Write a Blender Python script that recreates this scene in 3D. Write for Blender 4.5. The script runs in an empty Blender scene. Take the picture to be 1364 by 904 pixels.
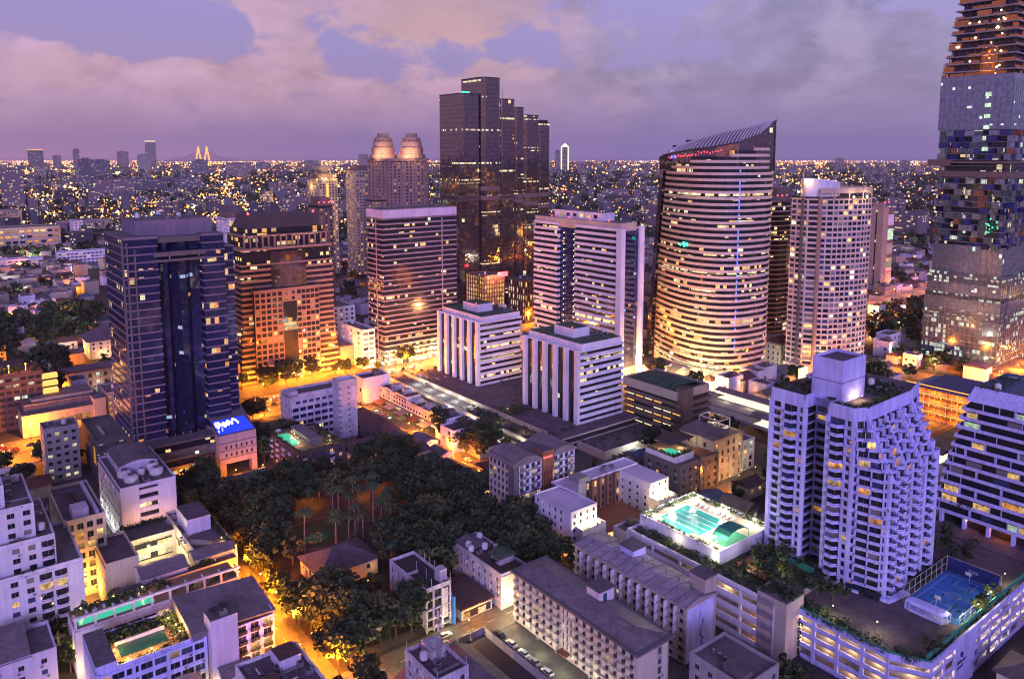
import bpy, bmesh, math, random
from mathutils import Vector, Matrix
from mathutils.bvhtree import BVHTree
R = random.Random(7)
rad = math.radians
SC = bpy.context.scene
COL = SC.collection
ANG = rad(38)                       # the street grid: s runs along it, t across it
UX, UY = math.cos(ANG), math.sin(ANG)
CAMZ = 150.0
def W(s, t, z=0.0): return Vector((s*UX - t*UY, s*UY + t*UX, z))
SODIUM = (1, .26, .012); WARM = (1, .70, .34); WHITE = (.92, 1, .86)
RECTS = []                          # footprints of the big buildings, to keep houses and trees off them

# ------------------------------------------------------------------ mesh builder
class MB:
    def __init__(self): self.v = []; self.f = []; self.m = []
    def quad(self, pts, m=0):
        b = len(self.v); self.v += [tuple(p) for p in pts]; self.f.append(tuple(range(b, b+len(pts)))); self.m.append(m)
    def prism(self, poly, z0, z1, m=0, mt=None, top=True, bot=True, poly2=None):
        n = len(poly); b = len(self.v); q = poly2 or poly
        self.v += [(p[0], p[1], z0) for p in poly] + [(p[0], p[1], z1) for p in q]
        for i in range(n):
            j = (i+1) % n; self.f.append((b+i, b+j, b+n+j, b+n+i)); self.m.append(m)
        if top: self.f.append(tuple(b+n+i for i in range(n))); self.m.append(m if mt is None else mt)
        if bot: self.f.append(tuple(b+n-1-i for i in range(n))); self.m.append(m)
    def box(self, x0, x1, y0, y1, z0, z1, m=0, mt=None):
        self.prism([(x0, y0), (x1, y0), (x1, y1), (x0, y1)], z0, z1, m, mt)
    def fbox(self, p0, p1, a0, a1, z0, z1, d0, d1, m=0):
        """box on a facade that runs p0 to p1 (outside on its right): a along it, d outwards"""
        dx, dy = p1[0]-p0[0], p1[1]-p0[1]; L = math.hypot(dx, dy); dx /= L; dy /= L
        P = lambda a, d: (p0[0]+dx*a+dy*d, p0[1]+dy*a-dx*d)
        self.prism([P(a0, d1), P(a1, d1), P(a1, d0), P(a0, d0)], z0, z1, m)
    def cyl(self, x, y, z0, z1, r, n=12, m=0, r2=None, top=True):
        c = [(x+r*math.cos(2*math.pi*i/n), y+r*math.sin(2*math.pi*i/n)) for i in range(n)]
        k = r if r2 is None else r2
        c2 = [(x+k*math.cos(2*math.pi*i/n), y+k*math.sin(2*math.pi*i/n)) for i in range(n)]
        self.prism(c, z0, z1, m, poly2=c2, top=top)
    def bar(self, p, q, r=.1, m=0, n=5):
        p, q = Vector(p), Vector(q); d = (q-p).normalized()
        a = d.orthogonal().normalized(); c = d.cross(a); b = len(self.v)
        for o in (p, q):
            for i in range(n):
                w = 2*math.pi*i/n; self.v.append(tuple(o + a*r*math.cos(w) + c*r*math.sin(w)))
        for i in range(n):
            j = (i+1) % n; self.f.append((b+i, b+j, b+n+j, b+n+i)); self.m.append(m)
    def octa(self, c, r, m=0, rz=None):
        b = len(self.v); x, y, z = c; h = r if rz is None else rz
        self.v += [(x+r, y, z), (x, y+r, z), (x-r, y, z), (x, y-r, z), (x, y, z+h), (x, y, z-h)]
        for i in range(4):
            j = (i+1) % 4; self.f += [(b+i, b+j, b+4), (b+j, b+i, b+5)]; self.m += [m, m]
    def add(self, me, loc, rz, slots):
        c, s = math.cos(rz), math.sin(rz); b = len(self.v)
        mm = []
        for mt in me.materials:
            if mt not in slots: slots.append(mt)
            mm.append(slots.index(mt))
        for v in me.vertices:
            x, y, z = v.co; self.v.append((loc[0]+c*x-s*y, loc[1]+s*x+c*y, loc[2]+z))
        for p in me.polygons:
            self.f.append(tuple(b+i for i in p.vertices)); self.m.append(mm[p.material_index] if mm else 0)
    def mesh(self, name, mats, smooth=False):
        me = bpy.data.meshes.new(name); me.from_pydata(self.v, [], self.f)
        for mt in (mats if isinstance(mats, (list, tuple)) else [mats]): me.materials.append(M(mt) if isinstance(mt, str) else mt)
        me.polygons.foreach_set('material_index', self.m)
        if smooth: me.polygons.foreach_set('use_smooth', [True]*len(self.f))
        uv = me.uv_layers.new(name='UVMap').data
        co = self.v
        for p in me.polygons:
            n = p.normal
            if abs(n.z) > .75:
                for li in p.loop_indices:
                    c = co[me.loops[li].vertex_index]; uv[li].uv = (c[0], c[1])
            else:
                h = math.hypot(n.x, n.y) or 1; tx, ty = -n.y/h, n.x/h
                for li in p.loop_indices:
                    c = co[me.loops[li].vertex_index]; uv[li].uv = (c[0]*tx+c[1]*ty, c[2])
        me.update()
        return me
    def build(self, name, mats, parent=None, smooth=False):
        o = bpy.data.objects.new(name, self.mesh(name, mats, smooth)); COL.objects.link(o)
        if parent: o.parent = parent
        return o

def tag(o, label=None, cat=None, group=None, kind=None):
    if label: o['label'] = label
    if cat: o['category'] = cat
    if group: o['group'] = group
    if kind: o['kind'] = kind
    return o
def thing(name, label, cat, s, t, z=0.0, rot=38, group=None, rect=None):
    o = bpy.data.objects.new(name, None); COL.objects.link(o); o.empty_display_size = .5
    o.location = W(s, t, z); o.rotation_euler = (0, 0, rad(rot))
    tag(o, label, cat, group)
    if rect: RECTS.append((s+rect[0], s+rect[1], t+rect[2], t+rect[3], rect[4]))
    return o
def inst(parent, name, me, loc=(0, 0, 0), rz=0.0):
    o = bpy.data.objects.new(name, me); COL.objects.link(o); o.parent = parent
    o.location = loc; o.rotation_euler = (0, 0, rz)
    return o
CAMLOC = Vector((0, 0, CAMZ))
def insts(root, name, items, cap=96):
    """items: (mesh, loc, rz). The nearest ones as parts, what is left over as one part"""
    mw = Matrix.Translation(root.location) @ Matrix.Rotation(root.rotation_euler.z, 4, 'Z')
    if len(items) > cap: items = sorted(items, key=lambda i: ((mw @ Vector(i[1])) - CAMLOC).length)
    for me, loc, rz in items[:cap]:
        o = inst(root, name, me, loc, rz)
        if me.name in FRAMES and (root.location-CAMLOC).length < 400: inst(o, 'frame', FRAMES[me.name])
    if len(items) > cap:
        mb = MB(); slots = []
        for me, loc, rz in items[cap:]: mb.add(me, loc, rz, slots)
        tag(mb.build(name, slots, root), kind='stuff')
def struct(name, mb, mats, z=0.0, kind='structure'):
    o = mb.build(name, mats); o.location = (0, 0, z); o.rotation_euler = (0, 0, ANG); o['kind'] = kind
    return o

# ------------------------------------------------------------------ materials
MATS = {}
def M(n): return MATS[n]
class NT:
    def __init__(self, name):
        m = bpy.data.materials.new(name); m.use_nodes = True; self.m = m; self.t = m.node_tree; self.n = self.t.nodes
        self.p = self.n['Principled BSDF']; MATS[name] = m
        m.cycles.emission_sampling = 'NONE'
    def new(self, typ, **k):
        o = self.n.new('ShaderNode'+typ)
        for a, b in k.items(): setattr(o, a, b)
        return o
    def link(self, a, b): self.t.links.new(a, b)
    def math(self, op, a, b=None, c=None):
        o = self.new('Math', operation=op)
        for i, x in enumerate((a, b, c)):
            if x is None: continue
            if isinstance(x, (int, float)): o.inputs[i].default_value = x
            else: self.link(x, o.inputs[i])
        return o.outputs[0]
    def mix(self, fac, a, b, bt='MIX'):
        o = self.new('Mix', data_type='RGBA', blend_type=bt)
        for i, x in ((0, fac), (6, a), (7, b)):
            if isinstance(x, (int, float)): o.inputs[i].default_value = x
            elif isinstance(x, tuple): o.inputs[i].default_value = (*x[:3], 1)
            else: self.link(x, o.inputs[i])
        return o.outputs[2]
    def ramp(self, fac, stops):
        o = self.new('ValToRGB'); e = o.color_ramp.elements
        while len(e) < len(stops): e.new(.5)
        for i, (p, c) in enumerate(stops): e[i].position = p; e[i].color = (*c, 1)
        self.link(fac, o.inputs[0]); return o.outputs[0]
    def noise(self, vec, scale, detail=3, rough=.55, dist=0):
        o = self.new('TexNoise'); o.inputs['Scale'].default_value = scale; o.inputs['Detail'].default_value = detail
        o.inputs['Roughness'].default_value = rough; o.inputs['Distortion'].default_value = dist
        if vec is not None: self.link(vec, o.inputs['Vector'])
        return o.outputs[0]
    def pos(self, sc=(1, 1, 1)):
        g = self.new('NewGeometry'); mp = self.new('Mapping'); mp.inputs['Scale'].default_value = sc
        self.link(g.outputs['Position'], mp.inputs['Vector']); return mp.outputs[0]
    def set(self, **k):
        for a, b in k.items():
            i = self.p.inputs[a.replace('_', ' ')]
            if isinstance(b, tuple): i.default_value = (*b, 1)
            elif isinstance(b, (int, float)): i.default_value = b
            else: self.link(b, i)

def wallmat(name, rgb, rough=.85, var=.30, streak=.30, metal=0.0):
    t = NT(name)
    a = t.noise(t.pos(), .13, 4); b = t.noise(t.pos((1.1, 1.1, .07)), .9, 3); c = t.noise(t.pos(), 2.3, 2)
    k = t.math('MULTIPLY_ADD', a, var*2, 1-var); k = t.math('MULTIPLY', k, t.math('MULTIPLY_ADD', b, streak*2, 1-streak))
    k = t.math('MULTIPLY', k, t.math('MULTIPLY_ADD', c, .16, .92))
    oi = t.new('ObjectInfo'); k = t.math('MULTIPLY', k, t.math('MULTIPLY_ADD', oi.outputs['Random'], .08, .96))
    if name.startswith('roof') or name in ('paving', 'asphalt', 'old_paint'):      # patched and stained surfaces
        p1 = t.new('MapRange'); t.link(t.noise(t.pos(), .30, 3, .6, .8), p1.inputs[0]); p1.inputs[1].default_value = .50; p1.inputs[2].default_value = .54; p1.inputs[3].default_value = 1.0; p1.inputs[4].default_value = .78
        p2 = t.new('MapRange'); t.link(t.noise(t.pos((1, 1, .4)), .8, 2, .5, 1.5), p2.inputs[0]); p2.inputs[1].default_value = .60; p2.inputs[2].default_value = .63; p2.inputs[3].default_value = 1.0; p2.inputs[4].default_value = 1.22
        k = t.math('MULTIPLY', k, t.math('MULTIPLY', p1.outputs[0], p2.outputs[0]))
    cc = t.new('CombineColor'); [t.link(k, cc.inputs[i]) for i in range(3)]
    t.set(Base_Color=t.mix(1.0, rgb, cc.outputs[0], 'MULTIPLY'), Roughness=rough, Metallic=metal)
def plain(name, rgb, rough=.6, metal=0.0, emit=None, es=0.0):
    t = NT(name); t.set(Base_Color=rgb, Roughness=rough, Metallic=metal)
    if name.startswith('pool'):
        bp = t.new('Bump'); bp.inputs['Strength'].default_value = .5; bp.inputs['Distance'].default_value = .25; t.link(t.noise(t.pos(), 1.3, 3, .5, 1.0), bp.inputs['Height']); t.link(bp.outputs[0], t.p.inputs['Normal'])
    if emit: t.set(Emission_Color=emit, Emission_Strength=es)
def lit(name, rgb, es):
    """one lit window: a lamp-lit room behind it, uneven"""
    t = NT(name); u = t.new('UVMap'); oi = t.new('ObjectInfo')
    n = t.noise(t.pos((.9, .9, .9)), .8, 2)
    sp = t.new('SeparateXYZ'); t.link(u.outputs[0], sp.inputs[0]); n3 = t.noise(u.outputs[0], 2.2, 2)
    k = t.math('MULTIPLY', t.math('MULTIPLY_ADD', n, 2.0, -.35), t.math('MULTIPLY_ADD', oi.outputs['Random'], 1.3, .25))
    k = t.math('MULTIPLY', k, t.math('MULTIPLY_ADD', t.math('MINIMUM', sp.outputs[1], 2.0), .40, .35)); k = t.math('MULTIPLY', k, t.math('MULTIPLY_ADD', n3, 1.6, .3))
    t.set(Base_Color=(.05, .05, .05), Roughness=.15, Emission_Color=rgb, Emission_Strength=t.math('MULTIPLY', t.math('MAXIMUM', k, .12), es))
def ribbon(name, frac, cw=3.2, ch=3.0, es=2.0, base=(.02, .022, .03), rough=.09, metal=0.0, cols=((1, .62, .2), (1, .85, .5), (.85, 1, .8)), vf=.8, grp=4.0):
    """window glass in which some bays are lit"""
    t = NT(name); uv = t.new('UVMap'); sp = t.new('SeparateXYZ'); t.link(uv.outputs[0], sp.inputs[0])
    oi = t.new('ObjectInfo'); rnd = oi.outputs['Random']
    x = t.math('FLOOR', t.math('DIVIDE', sp.outputs[0], cw)); y = t.math('FLOOR', t.math('DIVIDE', sp.outputs[1], ch))
    cv = t.new('CombineXYZ'); t.link(x, cv.inputs[0]); t.link(y, cv.inputs[1]); t.link(t.math('MULTIPLY', rnd, 91.7), cv.inputs[2])
    wn = t.new('TexWhiteNoise', noise_dimensions='3D'); t.link(cv.outputs[0], wn.inputs[0])
    # neighbouring bays tend to be lit together
    c2 = t.new('CombineXYZ'); t.link(t.math('FLOOR', t.math('DIVIDE', x, grp)), c2.inputs[0]); t.link(y, c2.inputs[1]); t.link(t.math('MULTIPLY', rnd, 37.1), c2.inputs[2])
    w2 = t.new('TexWhiteNoise', noise_dimensions='3D'); t.link(c2.outputs[0], w2.inputs[0])
    v = t.math('ADD', t.math('MULTIPLY', wn.outputs[0], .5), t.math('MULTIPLY', w2.outputs[0], .5))
    import bisect
    thr = 1-math.sqrt(frac/2.0) if frac < .5 else math.sqrt((1-frac)/2.0)
    on = t.math('GREATER_THAN', v, thr)
    n = t.noise(uv.outputs[0], 1.7, 3)
    k = t.math('MULTIPLY', on, t.math('MAXIMUM', t.math('MULTIPLY_ADD', n, 3.0, -.8), .1))
    k = t.math('MULTIPLY', k, t.math('MULTIPLY_ADD', wn.outputs[0], 1.2, .2))
    k = t.math('MULTIPLY', k, t.math('LESS_THAN', t.math('FRACT', t.math('DIVIDE', sp.outputs[1], ch)), vf))
    col = t.ramp(t.math('FRACT', t.math('MULTIPLY', wn.outputs[0], 17.3)), [(0, cols[0]), (.5, cols[1]), (1, cols[2])])
    dk = t.noise(uv.outputs[0], .35, 2)
    cc = t.new('CombineColor'); kk = t.math('MULTIPLY_ADD', dk, 1.4, .3); [t.link(kk, cc.inputs[i]) for i in range(3)]
    # each pane sits a touch off true, so reflections break up
    g = t.new('NewGeometry'); wv = t.new('TexWhiteNoise', noise_dimensions='3D'); t.link(cv.outputs[0], wv.inputs[0])
    vm = t.new('VectorMath', operation='MULTIPLY_ADD'); t.link(wv.outputs[1], vm.inputs[0]); vm.inputs[1].default_value = (.012, .012, .012); 
    va = t.new('VectorMath', operation='ADD'); t.link(g.outputs['Normal'], va.inputs[0]); va.inputs[1].default_value = (-.006, -.006, -.006)
    t.link(va.outputs[0], vm.inputs[2]); vn = t.new('VectorMath', operation='NORMALIZE'); t.link(vm.outputs[0], vn.inputs[0])
    t.set(Base_Color=t.mix(1.0, base, cc.outputs[0], 'MULTIPLY'), Roughness=rough, Metallic=metal, Emission_Color=col, Emission_Strength=t.math('MULTIPLY', k, es), Normal=vn.outputs[0])

wallmat('white_paint', (.66, .63, .70)); wallmat('violet_lit_white', (.52, .52, .88), var=.35, streak=.45); wallmat('lavender_paint', (.58, .52, .66)); wallmat('cream', (.60, .51, .40))  # the bluish white holds violet evening light in its colour
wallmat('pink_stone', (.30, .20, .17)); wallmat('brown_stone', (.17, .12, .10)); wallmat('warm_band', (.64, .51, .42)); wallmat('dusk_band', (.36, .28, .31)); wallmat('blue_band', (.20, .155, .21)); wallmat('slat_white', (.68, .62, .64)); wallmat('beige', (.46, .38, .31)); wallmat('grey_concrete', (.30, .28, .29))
wallmat('dark_concrete', (.12, .11, .115)); wallmat('dark_brown', (.07, .05, .05)); wallmat('roof_grey', (.14, .12, .13), var=.55); wallmat('roof_pale', (.36, .31, .36), var=.4); wallmat('roof_metal', (.19, .155, .175), rough=.55, var=.45)
wallmat('roof_green', (.06, .10, .06)); wallmat('roof_brown', (.10, .055, .05)); wallmat('roof_red', (.16, .06, .045)); wallmat('roof_blue', (.10, .13, .20)); wallmat('roof_purple', (.12, .09, .11), var=.55)
wallmat('tan_wall', (.36, .29, .23)); wallmat('rust_panel', (.26, .10, .05), rough=.5); wallmat('soil', (.045, .032, .035), var=.5); wallmat('old_paint', (.50, .46, .52), var=.4, streak=.4)
wallmat('paving', (.10, .09, .085)); wallmat('asphalt', (.085, .08, .078), rough=.75); wallmat('ground_mix', (.035, .03, .028), var=.6); wallmat('court_blue', (.035, .17, .52), var=.6); wallmat('court_green', (.03, .25, .16))
wallmat('lawn', (.03, .055, .02), var=.5); wallmat('deck_wood', (.30, .18, .10)); wallmat('tank_white', (.62, .58, .60)); wallmat('orange_net', (.55, .20, .05)); wallmat('navy_panel', (.03, .04, .16), rough=.4)
plain('metal_dark', (.06, .06, .07), .5, .5); plain('metal_grey', (.30, .30, .32), .45, .6); plain('red_paint', (.5, .03, .03)); plain('black', (.012, .012, .014), .4); plain('line_white', (.55, .55, .55), .7)
plain('pane_dark', (.02, .024, .035), .07); plain('pane_blue', (.05, .07, .14), .1); plain('pane_curtain', (.24, .21, .20), .5); plain('inside_dark', (.018, .016, .018), .7)
plain('pool_water', (.03, .34, .33), .08, emit=(.05, .8, .72), es=.12); plain('pool_dark', (.01, .06, .05), .05, emit=(.02, .6, .35), es=.03); plain('pool_bright', (.03, .3, .2), .06, emit=(.08, 1, .55), es=.5)  # emission in the water stands in for underwater lamps
for n, c, e in (('lit_warm', (1, .60, .20), 1.15), ('lit_orange', (1, .42, .07), 1.0), ('lit_white', (1, .88, .58), 1.2), ('lit_green', (.75, 1, .70), .8)): lit(n, c, e)
for n, c, e in (('glow_sodium', (1, .50, .10), 9), ('far_orange', (1, .33, .05), 4.2), ('far_warm', (1, .58, .24), 3.6), ('far_white', (.9, 1, .8), 2.2), ('glow_warm', (1, .75, .38), 9), ('glow_white', (.9, 1, .85), 14), ('glow_red', (1, .04, .05), 9), ('glow_blue', (.05, .12, 1), 4), ('glow_green', (.05, 1, .45), 2.5), ('screen_white', (1, .97, .9), 3), ('strip_white', (1, .84, .52), 1.5), ('strip_orange', (1, .45, .09), 1.8), ('screen_blue', (.012, .045, 1), 1.25)):
    plain(n, (.02, .02, .02), .4, emit=c, es=e)
ribbon('band_dark', .03, es=1.1, cw=2.2, cols=((1, .45, .1), (1, .7, .3), (.85, 1, .8))); ribbon('band_some', .16, es=1.35, grp=6, cw=2.2, vf=.75, cols=((1, .48, .12), (1, .68, .30), (1, .88, .58))); ribbon('band_full', .62, es=1.5, cw=2.2, cols=((1, .58, .2), (1, .75, .4), (1, .9, .6))); ribbon('band_orange', .30, cols=((1, .4, .08), (1, .55, .18), (1, .75, .4)), es=1.1)
ribbon('blue_glass', .055, es=1.0, grp=5, cw=2.0, cols=((1, .35, .06), (1, .55, .16), (1, .85, .5)), base=(.06, .075, .24), metal=.75, rough=.10, ch=3.7); ribbon('core_glass', .03, es=.8, vf=.5, cols=((1, .35, .06), (1, .55, .16), (.4, .6, 1)), base=(.09, .11, .27), metal=.85, rough=.05, cw=2.4)  # orange bays also paint street reflections into the blue glass
ribbon('core_dark', .03, es=1.0, base=(.012, .012, .016), rough=.2, cols=((1, .5, .12), (1, .75, .4), (1, .9, .7))); ribbon('coated_dark', .006, base=(.27, .23, .215), metal=.9, rough=.06, ch=3.9, es=1.2); ribbon('coated_lit', .45, base=(.27, .23, .215), metal=.9, rough=.06, ch=3.9, es=1.5, cw=1.7, vf=.42, grp=9)
ribbon('curtain_dark', .06, es=.9, base=(.05, .06, .07), metal=.4, rough=.2, cw=1.7, ch=4.1, cols=((1, .6, .25), (1, .9, .6), (.7, 1, .85))); ribbon('curtain_grey', .012, es=1.1, base=(.36, .41, .47), metal=.7, rough=.16, cw=1.7, ch=3.6, cols=((.8, 1, .85), (1, .95, .7), (.7, 1, .9)))
ribbon('curtain_green', .02, es=1.0, base=(.14, .20, .19), metal=.5, rough=.15, cw=1.7, ch=3.6); ribbon('curtain_lit', .2, base=(.14, .16, .18), metal=.4, rough=.12, cw=1.7, ch=3.6, es=.9, cols=((.75, 1, .85), (1, .9, .6), (.7, 1, .9)))
ribbon('shop_lit', .85, cw=2.5, es=1.9, cols=((1, .62, .2), (1, .75, .36), (1, .9, .6))); ribbon('far_windows', .10, cw=3.5, ch=4.2, es=.9, vf=.5, base=(.085, .08, .10), rough=.5, cols=((1, .45, .1), (1, .75, .35), (.9, 1, .8)))
ribbon('far_gold', .42, cw=3, ch=3.6, es=1.3, vf=.55, base=(.22, .15, .11), rough=.7, cols=((1, .42, .08), (1, .55, .16), (1, .75, .36))); ribbon('far_pale', .10, cw=3.5, ch=4.2, es=.9, vf=.5, base=(.17, .13, .14), rough=.7, cols=((1, .5, .15), (1, .8, .45), (.9, 1, .8)))
BANDMIX = [('band_dark', .55), ('band_some', .36), ('band_full', .05), ('band_orange', .04)]
PANEMIX = [('pane_dark', .67), ('pane_blue', .1), ('pane_curtain', .11), ('lit_warm', .07), ('lit_orange', .03), ('lit_white', .02)]
def pick(mix):
    x = R.random()*sum(w for _, w in mix)
    for n, w in mix:
        x -= w
        if x <= 0: return n
    return mix[0][0]

# ------------------------------------------------------------------ facade kit (local x along s, y along t; corner nearest the camera at 0,0)
def rectp(x0, x1, y0, y1): return [(x0, y0), (x1, y0), (x1, y1), (x0, y1)]
def inset(poly, d):
    n = len(poly); out = []
    for i in range(n):
        a, b, c = Vector(poly[i-1]), Vector(poly[i]), Vector(poly[(i+1) % n])
        e1 = (b-a).normalized(); e2 = (c-b).normalized(); n1 = Vector((-e1.y, e1.x)); n2 = Vector((-e2.y, e2.x))
        bis = n1+n2; k = d/max(.35, (1+n1.dot(n2))/1)
        out.append((b.x+bis.x*k, b.y+bis.y*k))
    return out
def chaikin(p, it=2):
    for _ in range(it):
        q = []
        for i in range(len(p)):
            a, b = p[i], p[(i+1) % len(p)]
            q += [(a[0]*.75+b[0]*.25, a[1]*.75+b[1]*.25), (a[0]*.25+b[0]*.75, a[1]*.25+b[1]*.75)]
        p = q
    return p
def banded(root, wall, poly, z0, n, fh, sp, m=0, mix=BANDMIX, d=.45, fn=None, force=None):
    """spandrel slab and window ribbon for each storey; every ribbon is a part"""
    for k in range(n):
        pl = fn(k, poly) if fn else poly
        z = z0+k*fh
        wall.prism(pl, z, z+sp, m)
        b = MB(); b.prism(inset(pl, d), z+sp, z+fh, 0, top=False, bot=False)
        b.build('window_band', force[k] if force and k in force else pick(mix), root)
    wall.prism(fn(n-1, poly) if fn else poly, z0+n*fh, z0+n*fh+sp, m)
PANEC = {}; FRAMES = {}
def pane_mesh(w, h, mat, bars=1):
    k = (round(w, 2), round(h, 2), mat, bars)
    if k not in PANEC:
        b = MB(); b.quad([(-w/2, 0, 0), (w/2, 0, 0), (w/2, 0, h), (-w/2, 0, h)], 0)
        f = MB(); f.fbox((-w/2, 0), (w/2, 0), 0, w, -.09, 0.0, -.01, .1)
        for i in range(bars):
            x = w*(i+1)/(bars+1); f.fbox((-w/2, 0), (w/2, 0), x-.05, x+.05, 0, h, 0, .07)
        PANEC[k] = b.mesh('window', [mat]); FRAMES[PANEC[k].name] = f.mesh('frame', ['metal_grey'])
    return PANEC[k]
def punched(wall, p0, p1, z0, n, fh, cols, ww, wh, sill, panes, m=0, d=.4, mix=PANEMIX, skip=None, a0=0.0, a1=None, bars=1):
    """a wall skin with real openings on the face p0-p1, and the panes set back in them"""
    L = math.hypot(p1[0]-p0[0], p1[1]-p0[1]); a1 = L if a1 is None else a1
    pitch = (a1-a0)/cols; dx, dy = (p1[0]-p0[0])/L, (p1[1]-p0[1])/L; ang = math.atan2(dy, dx)
    for k in range(n):
        z = z0+k*fh
        wall.fbox(p0, p1, a0, a1, z, z+sill, -.05, d, m)
        wall.fbox(p0, p1, a0, a1, z+sill+wh, z+fh, -.05, d, m)
        for c in range(cols+1):
            lo = a0+(c-.5)*pitch+ww/2; hi = a0+(c+.5)*pitch-ww/2
            wall.fbox(p0, p1, max(lo, a0), min(hi, a1), z+sill, z+sill+wh, -.05, d, m)
        for c in range(cols):
            if skip and skip(k, c):
                wall.fbox(p0, p1, a0+(c+.5)*pitch-ww/2, a0+(c+.5)*pitch+ww/2, z+sill, z+sill+wh, -.05, d-.02, m); continue
            a = a0+(c+.5)*pitch
            panes.append((pane_mesh(ww, wh, pick(mix), bars), (p0[0]+dx*a+dy*.06, p0[1]+dy*a-dx*.06, z+sill), ang))
WU = MB(); WU.box(-.45, .45, -.62, -.2, 0, .62); WU.box(-.3, .3, -.64, -.62, .08, .54, 1); WU_MESH = WU.mesh('wall_unit', ['tank_white', 'metal_dark'])
def wall_units(root, panes, n):
    for me, loc, rz in R.sample(panes, min(n, len(panes))):
        dx = R.choice((-.7, .7)); inst(root, 'wall_unit', WU_MESH, (loc[0]+dx*math.cos(rz)+.18*math.sin(rz), loc[1]+dx*math.sin(rz)-.18*math.cos(rz), loc[2]-.85), rz)
def parapet(mb, x0, x1, y0, y1, z, h=1.0, th=.35, m=0):
    mb.box(x0, x1, y0, y0+th, z, z+h, m); mb.box(x0, x1, y1-th, y1, z, z+h, m)
    mb.box(x0, x0+th, y0+th, y1-th, z, z+h, m); mb.box(x1-th, x1, y0+th, y1-th, z, z+h, m)
def gable(mb, x0, x1, y0, y1, z, h, m=0, along='y', over=.6, m2=None):
    x0 -= over; x1 += over; y0 -= over; y1 += over; m2 = m if m2 is None else m2
    if along == 'y':
        c = (x0+x1)/2; A = [(x0, y0, z), (c, y0, z+h), (x1, y0, z)]; B = [(x0, y1, z), (c, y1, z+h), (x1, y1, z)]
    else:
        c = (y0+y1)/2; A = [(x1, y0, z), (x1, c, z+h), (x1, y1, z)]; B = [(x0, y0, z), (x0, c, z+h), (x0, y1, z)]
    mb.quad([A[0], A[1], B[1], B[0]], m); mb.quad([A[1], A[2], B[2], B[1]], m); mb.quad(A, m2); mb.quad(B[::-1], m2); mb.quad([A[0], B[0], B[2], A[2]], m2)
def hip(mb, x0, x1, y0, y1, z, h, m=0, over=.7, flat=0.0):
    x0 -= over; x1 += over; y0 -= over; y1 += over; w = min(x1-x0, y1-y0)/2*(1-flat)
    mb.prism(rectp(x0, x1, y0, y1), z, z+h, m, poly2=rectp(x0+w, x1-w+.02, y0+w, y1-w+.02))
ROOFKIT = {}
def roofkit():
    b = MB(); b.box(-1, 1, -.7, .7, 0, 1.3); b.cyl(-.4, 0, 1.3, 1.5, .5, 10, 1); ROOFKIT['air_conditioner'] = b.mesh('air_conditioner', ['metal_grey', 'black'])
    b = MB(); b.cyl(0, 0, .6, 2.4, 1.1, 12); b.cyl(0, 0, 2.4, 2.8, 1.1, 12, 0, .4); [b.box(x-.1, x+.1, y-.1, y+.1, 0, .6, 1) for x in (-.7, .7) for y in (-.7, .7)]; ROOFKIT['water_tank'] = b.mesh('water_tank', ['tank_white', 'metal_dark'])
    b = MB(); b.cyl(0, 0, 0, 1.2, .25, 8); b.cyl(0, 0, 1.2, 1.5, .5, 8, 0, .15); ROOFKIT['roof_vent'] = b.mesh('roof_vent', ['metal_grey'])
    b = MB(); b.box(-1.6, 1.6, -1.4, 1.4, 0, 2.4); b.box(-1.8, 1.8, -1.6, 1.6, 2.4, 2.6, 1); ROOFKIT['stair_hut'] = b.mesh('stair_hut', ['old_paint', 'roof_grey'])
    b = MB(); b.bar((0, 0, 0), (0, 0, 4.2), .06); [b.bar((-.7, 0, z), (.7, 0, z), .035) for z in (3.2, 3.6, 4.0)]; ROOFKIT['aerial'] = b.mesh('aerial', ['metal_dark'])
    b = MB(); [b.bar((-3, y, .25), (3, y, .25), .12) for y in (-.4, 0, .4)]; [b.box(x, x+.2, -.6, .6, 0, .2) for x in (-2.5, 0, 2.5)]; b.bar((3, 0, .25), (3, 0, 1.4), .12); ROOFKIT['pipe_run'] = b.mesh('pipe_run', ['metal_grey'])
    b = MB(); b.quad([(-1.4, -.6, .4), (1.4, -.6, .4), (1.4, .7, 1.1), (-1.4, .7, 1.1)]); b.box(-1.4, 1.4, .7, 1.0, 1.0, 1.3, 1); ROOFKIT['water_heater'] = b.mesh('water_heater', ['pane_blue', 'tank_white'])
    b = MB(); n = 14
    for i in range(n):
        a, c = 2*math.pi*i/n, 2*math.pi*(i+1)/n
        b.quad([(0, 0, .8), (.8*math.cos(a), .8*math.sin(a), 1.0), (.8*math.cos(c), .8*math.sin(c), 1.0)]); b.quad([(.8*math.cos(a), .8*math.sin(a), 1.0), (1.5*math.cos(a), 1.5*math.sin(a), 1.5), (1.5*math.cos(c), 1.5*math.sin(c), 1.5), (.8*math.cos(c), .8*math.sin(c), 1.0)])
    b.cyl(0, 0, 0, .85, .12, 6); ROOFKIT['satellite_dish'] = b.mesh('satellite_dish', ['metal_dark'])
roofkit()
def clutter(root, x0, x1, y0, y1, z, n, kinds=('air_conditioner', 'air_conditioner', 'roof_vent', 'water_tank', 'aerial', 'pipe_run', 'pipe_run', 'water_heater')):
    used = []; n = int(n*1.8)
    for _ in range(n*4):
        if len(used) >= n: break
        x, y = R.uniform(x0+1.5, x1-1.5), R.uniform(y0+1.5, y1-1.5)
        if any(abs(x-a)+abs(y-c) < 3.4 for a, c in used): continue
        used.append((x, y)); k = R.choice(kinds); inst(root, k, ROOFKIT[k], (x, y, z), R.choice((0, math.pi/2, .1)))
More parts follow.
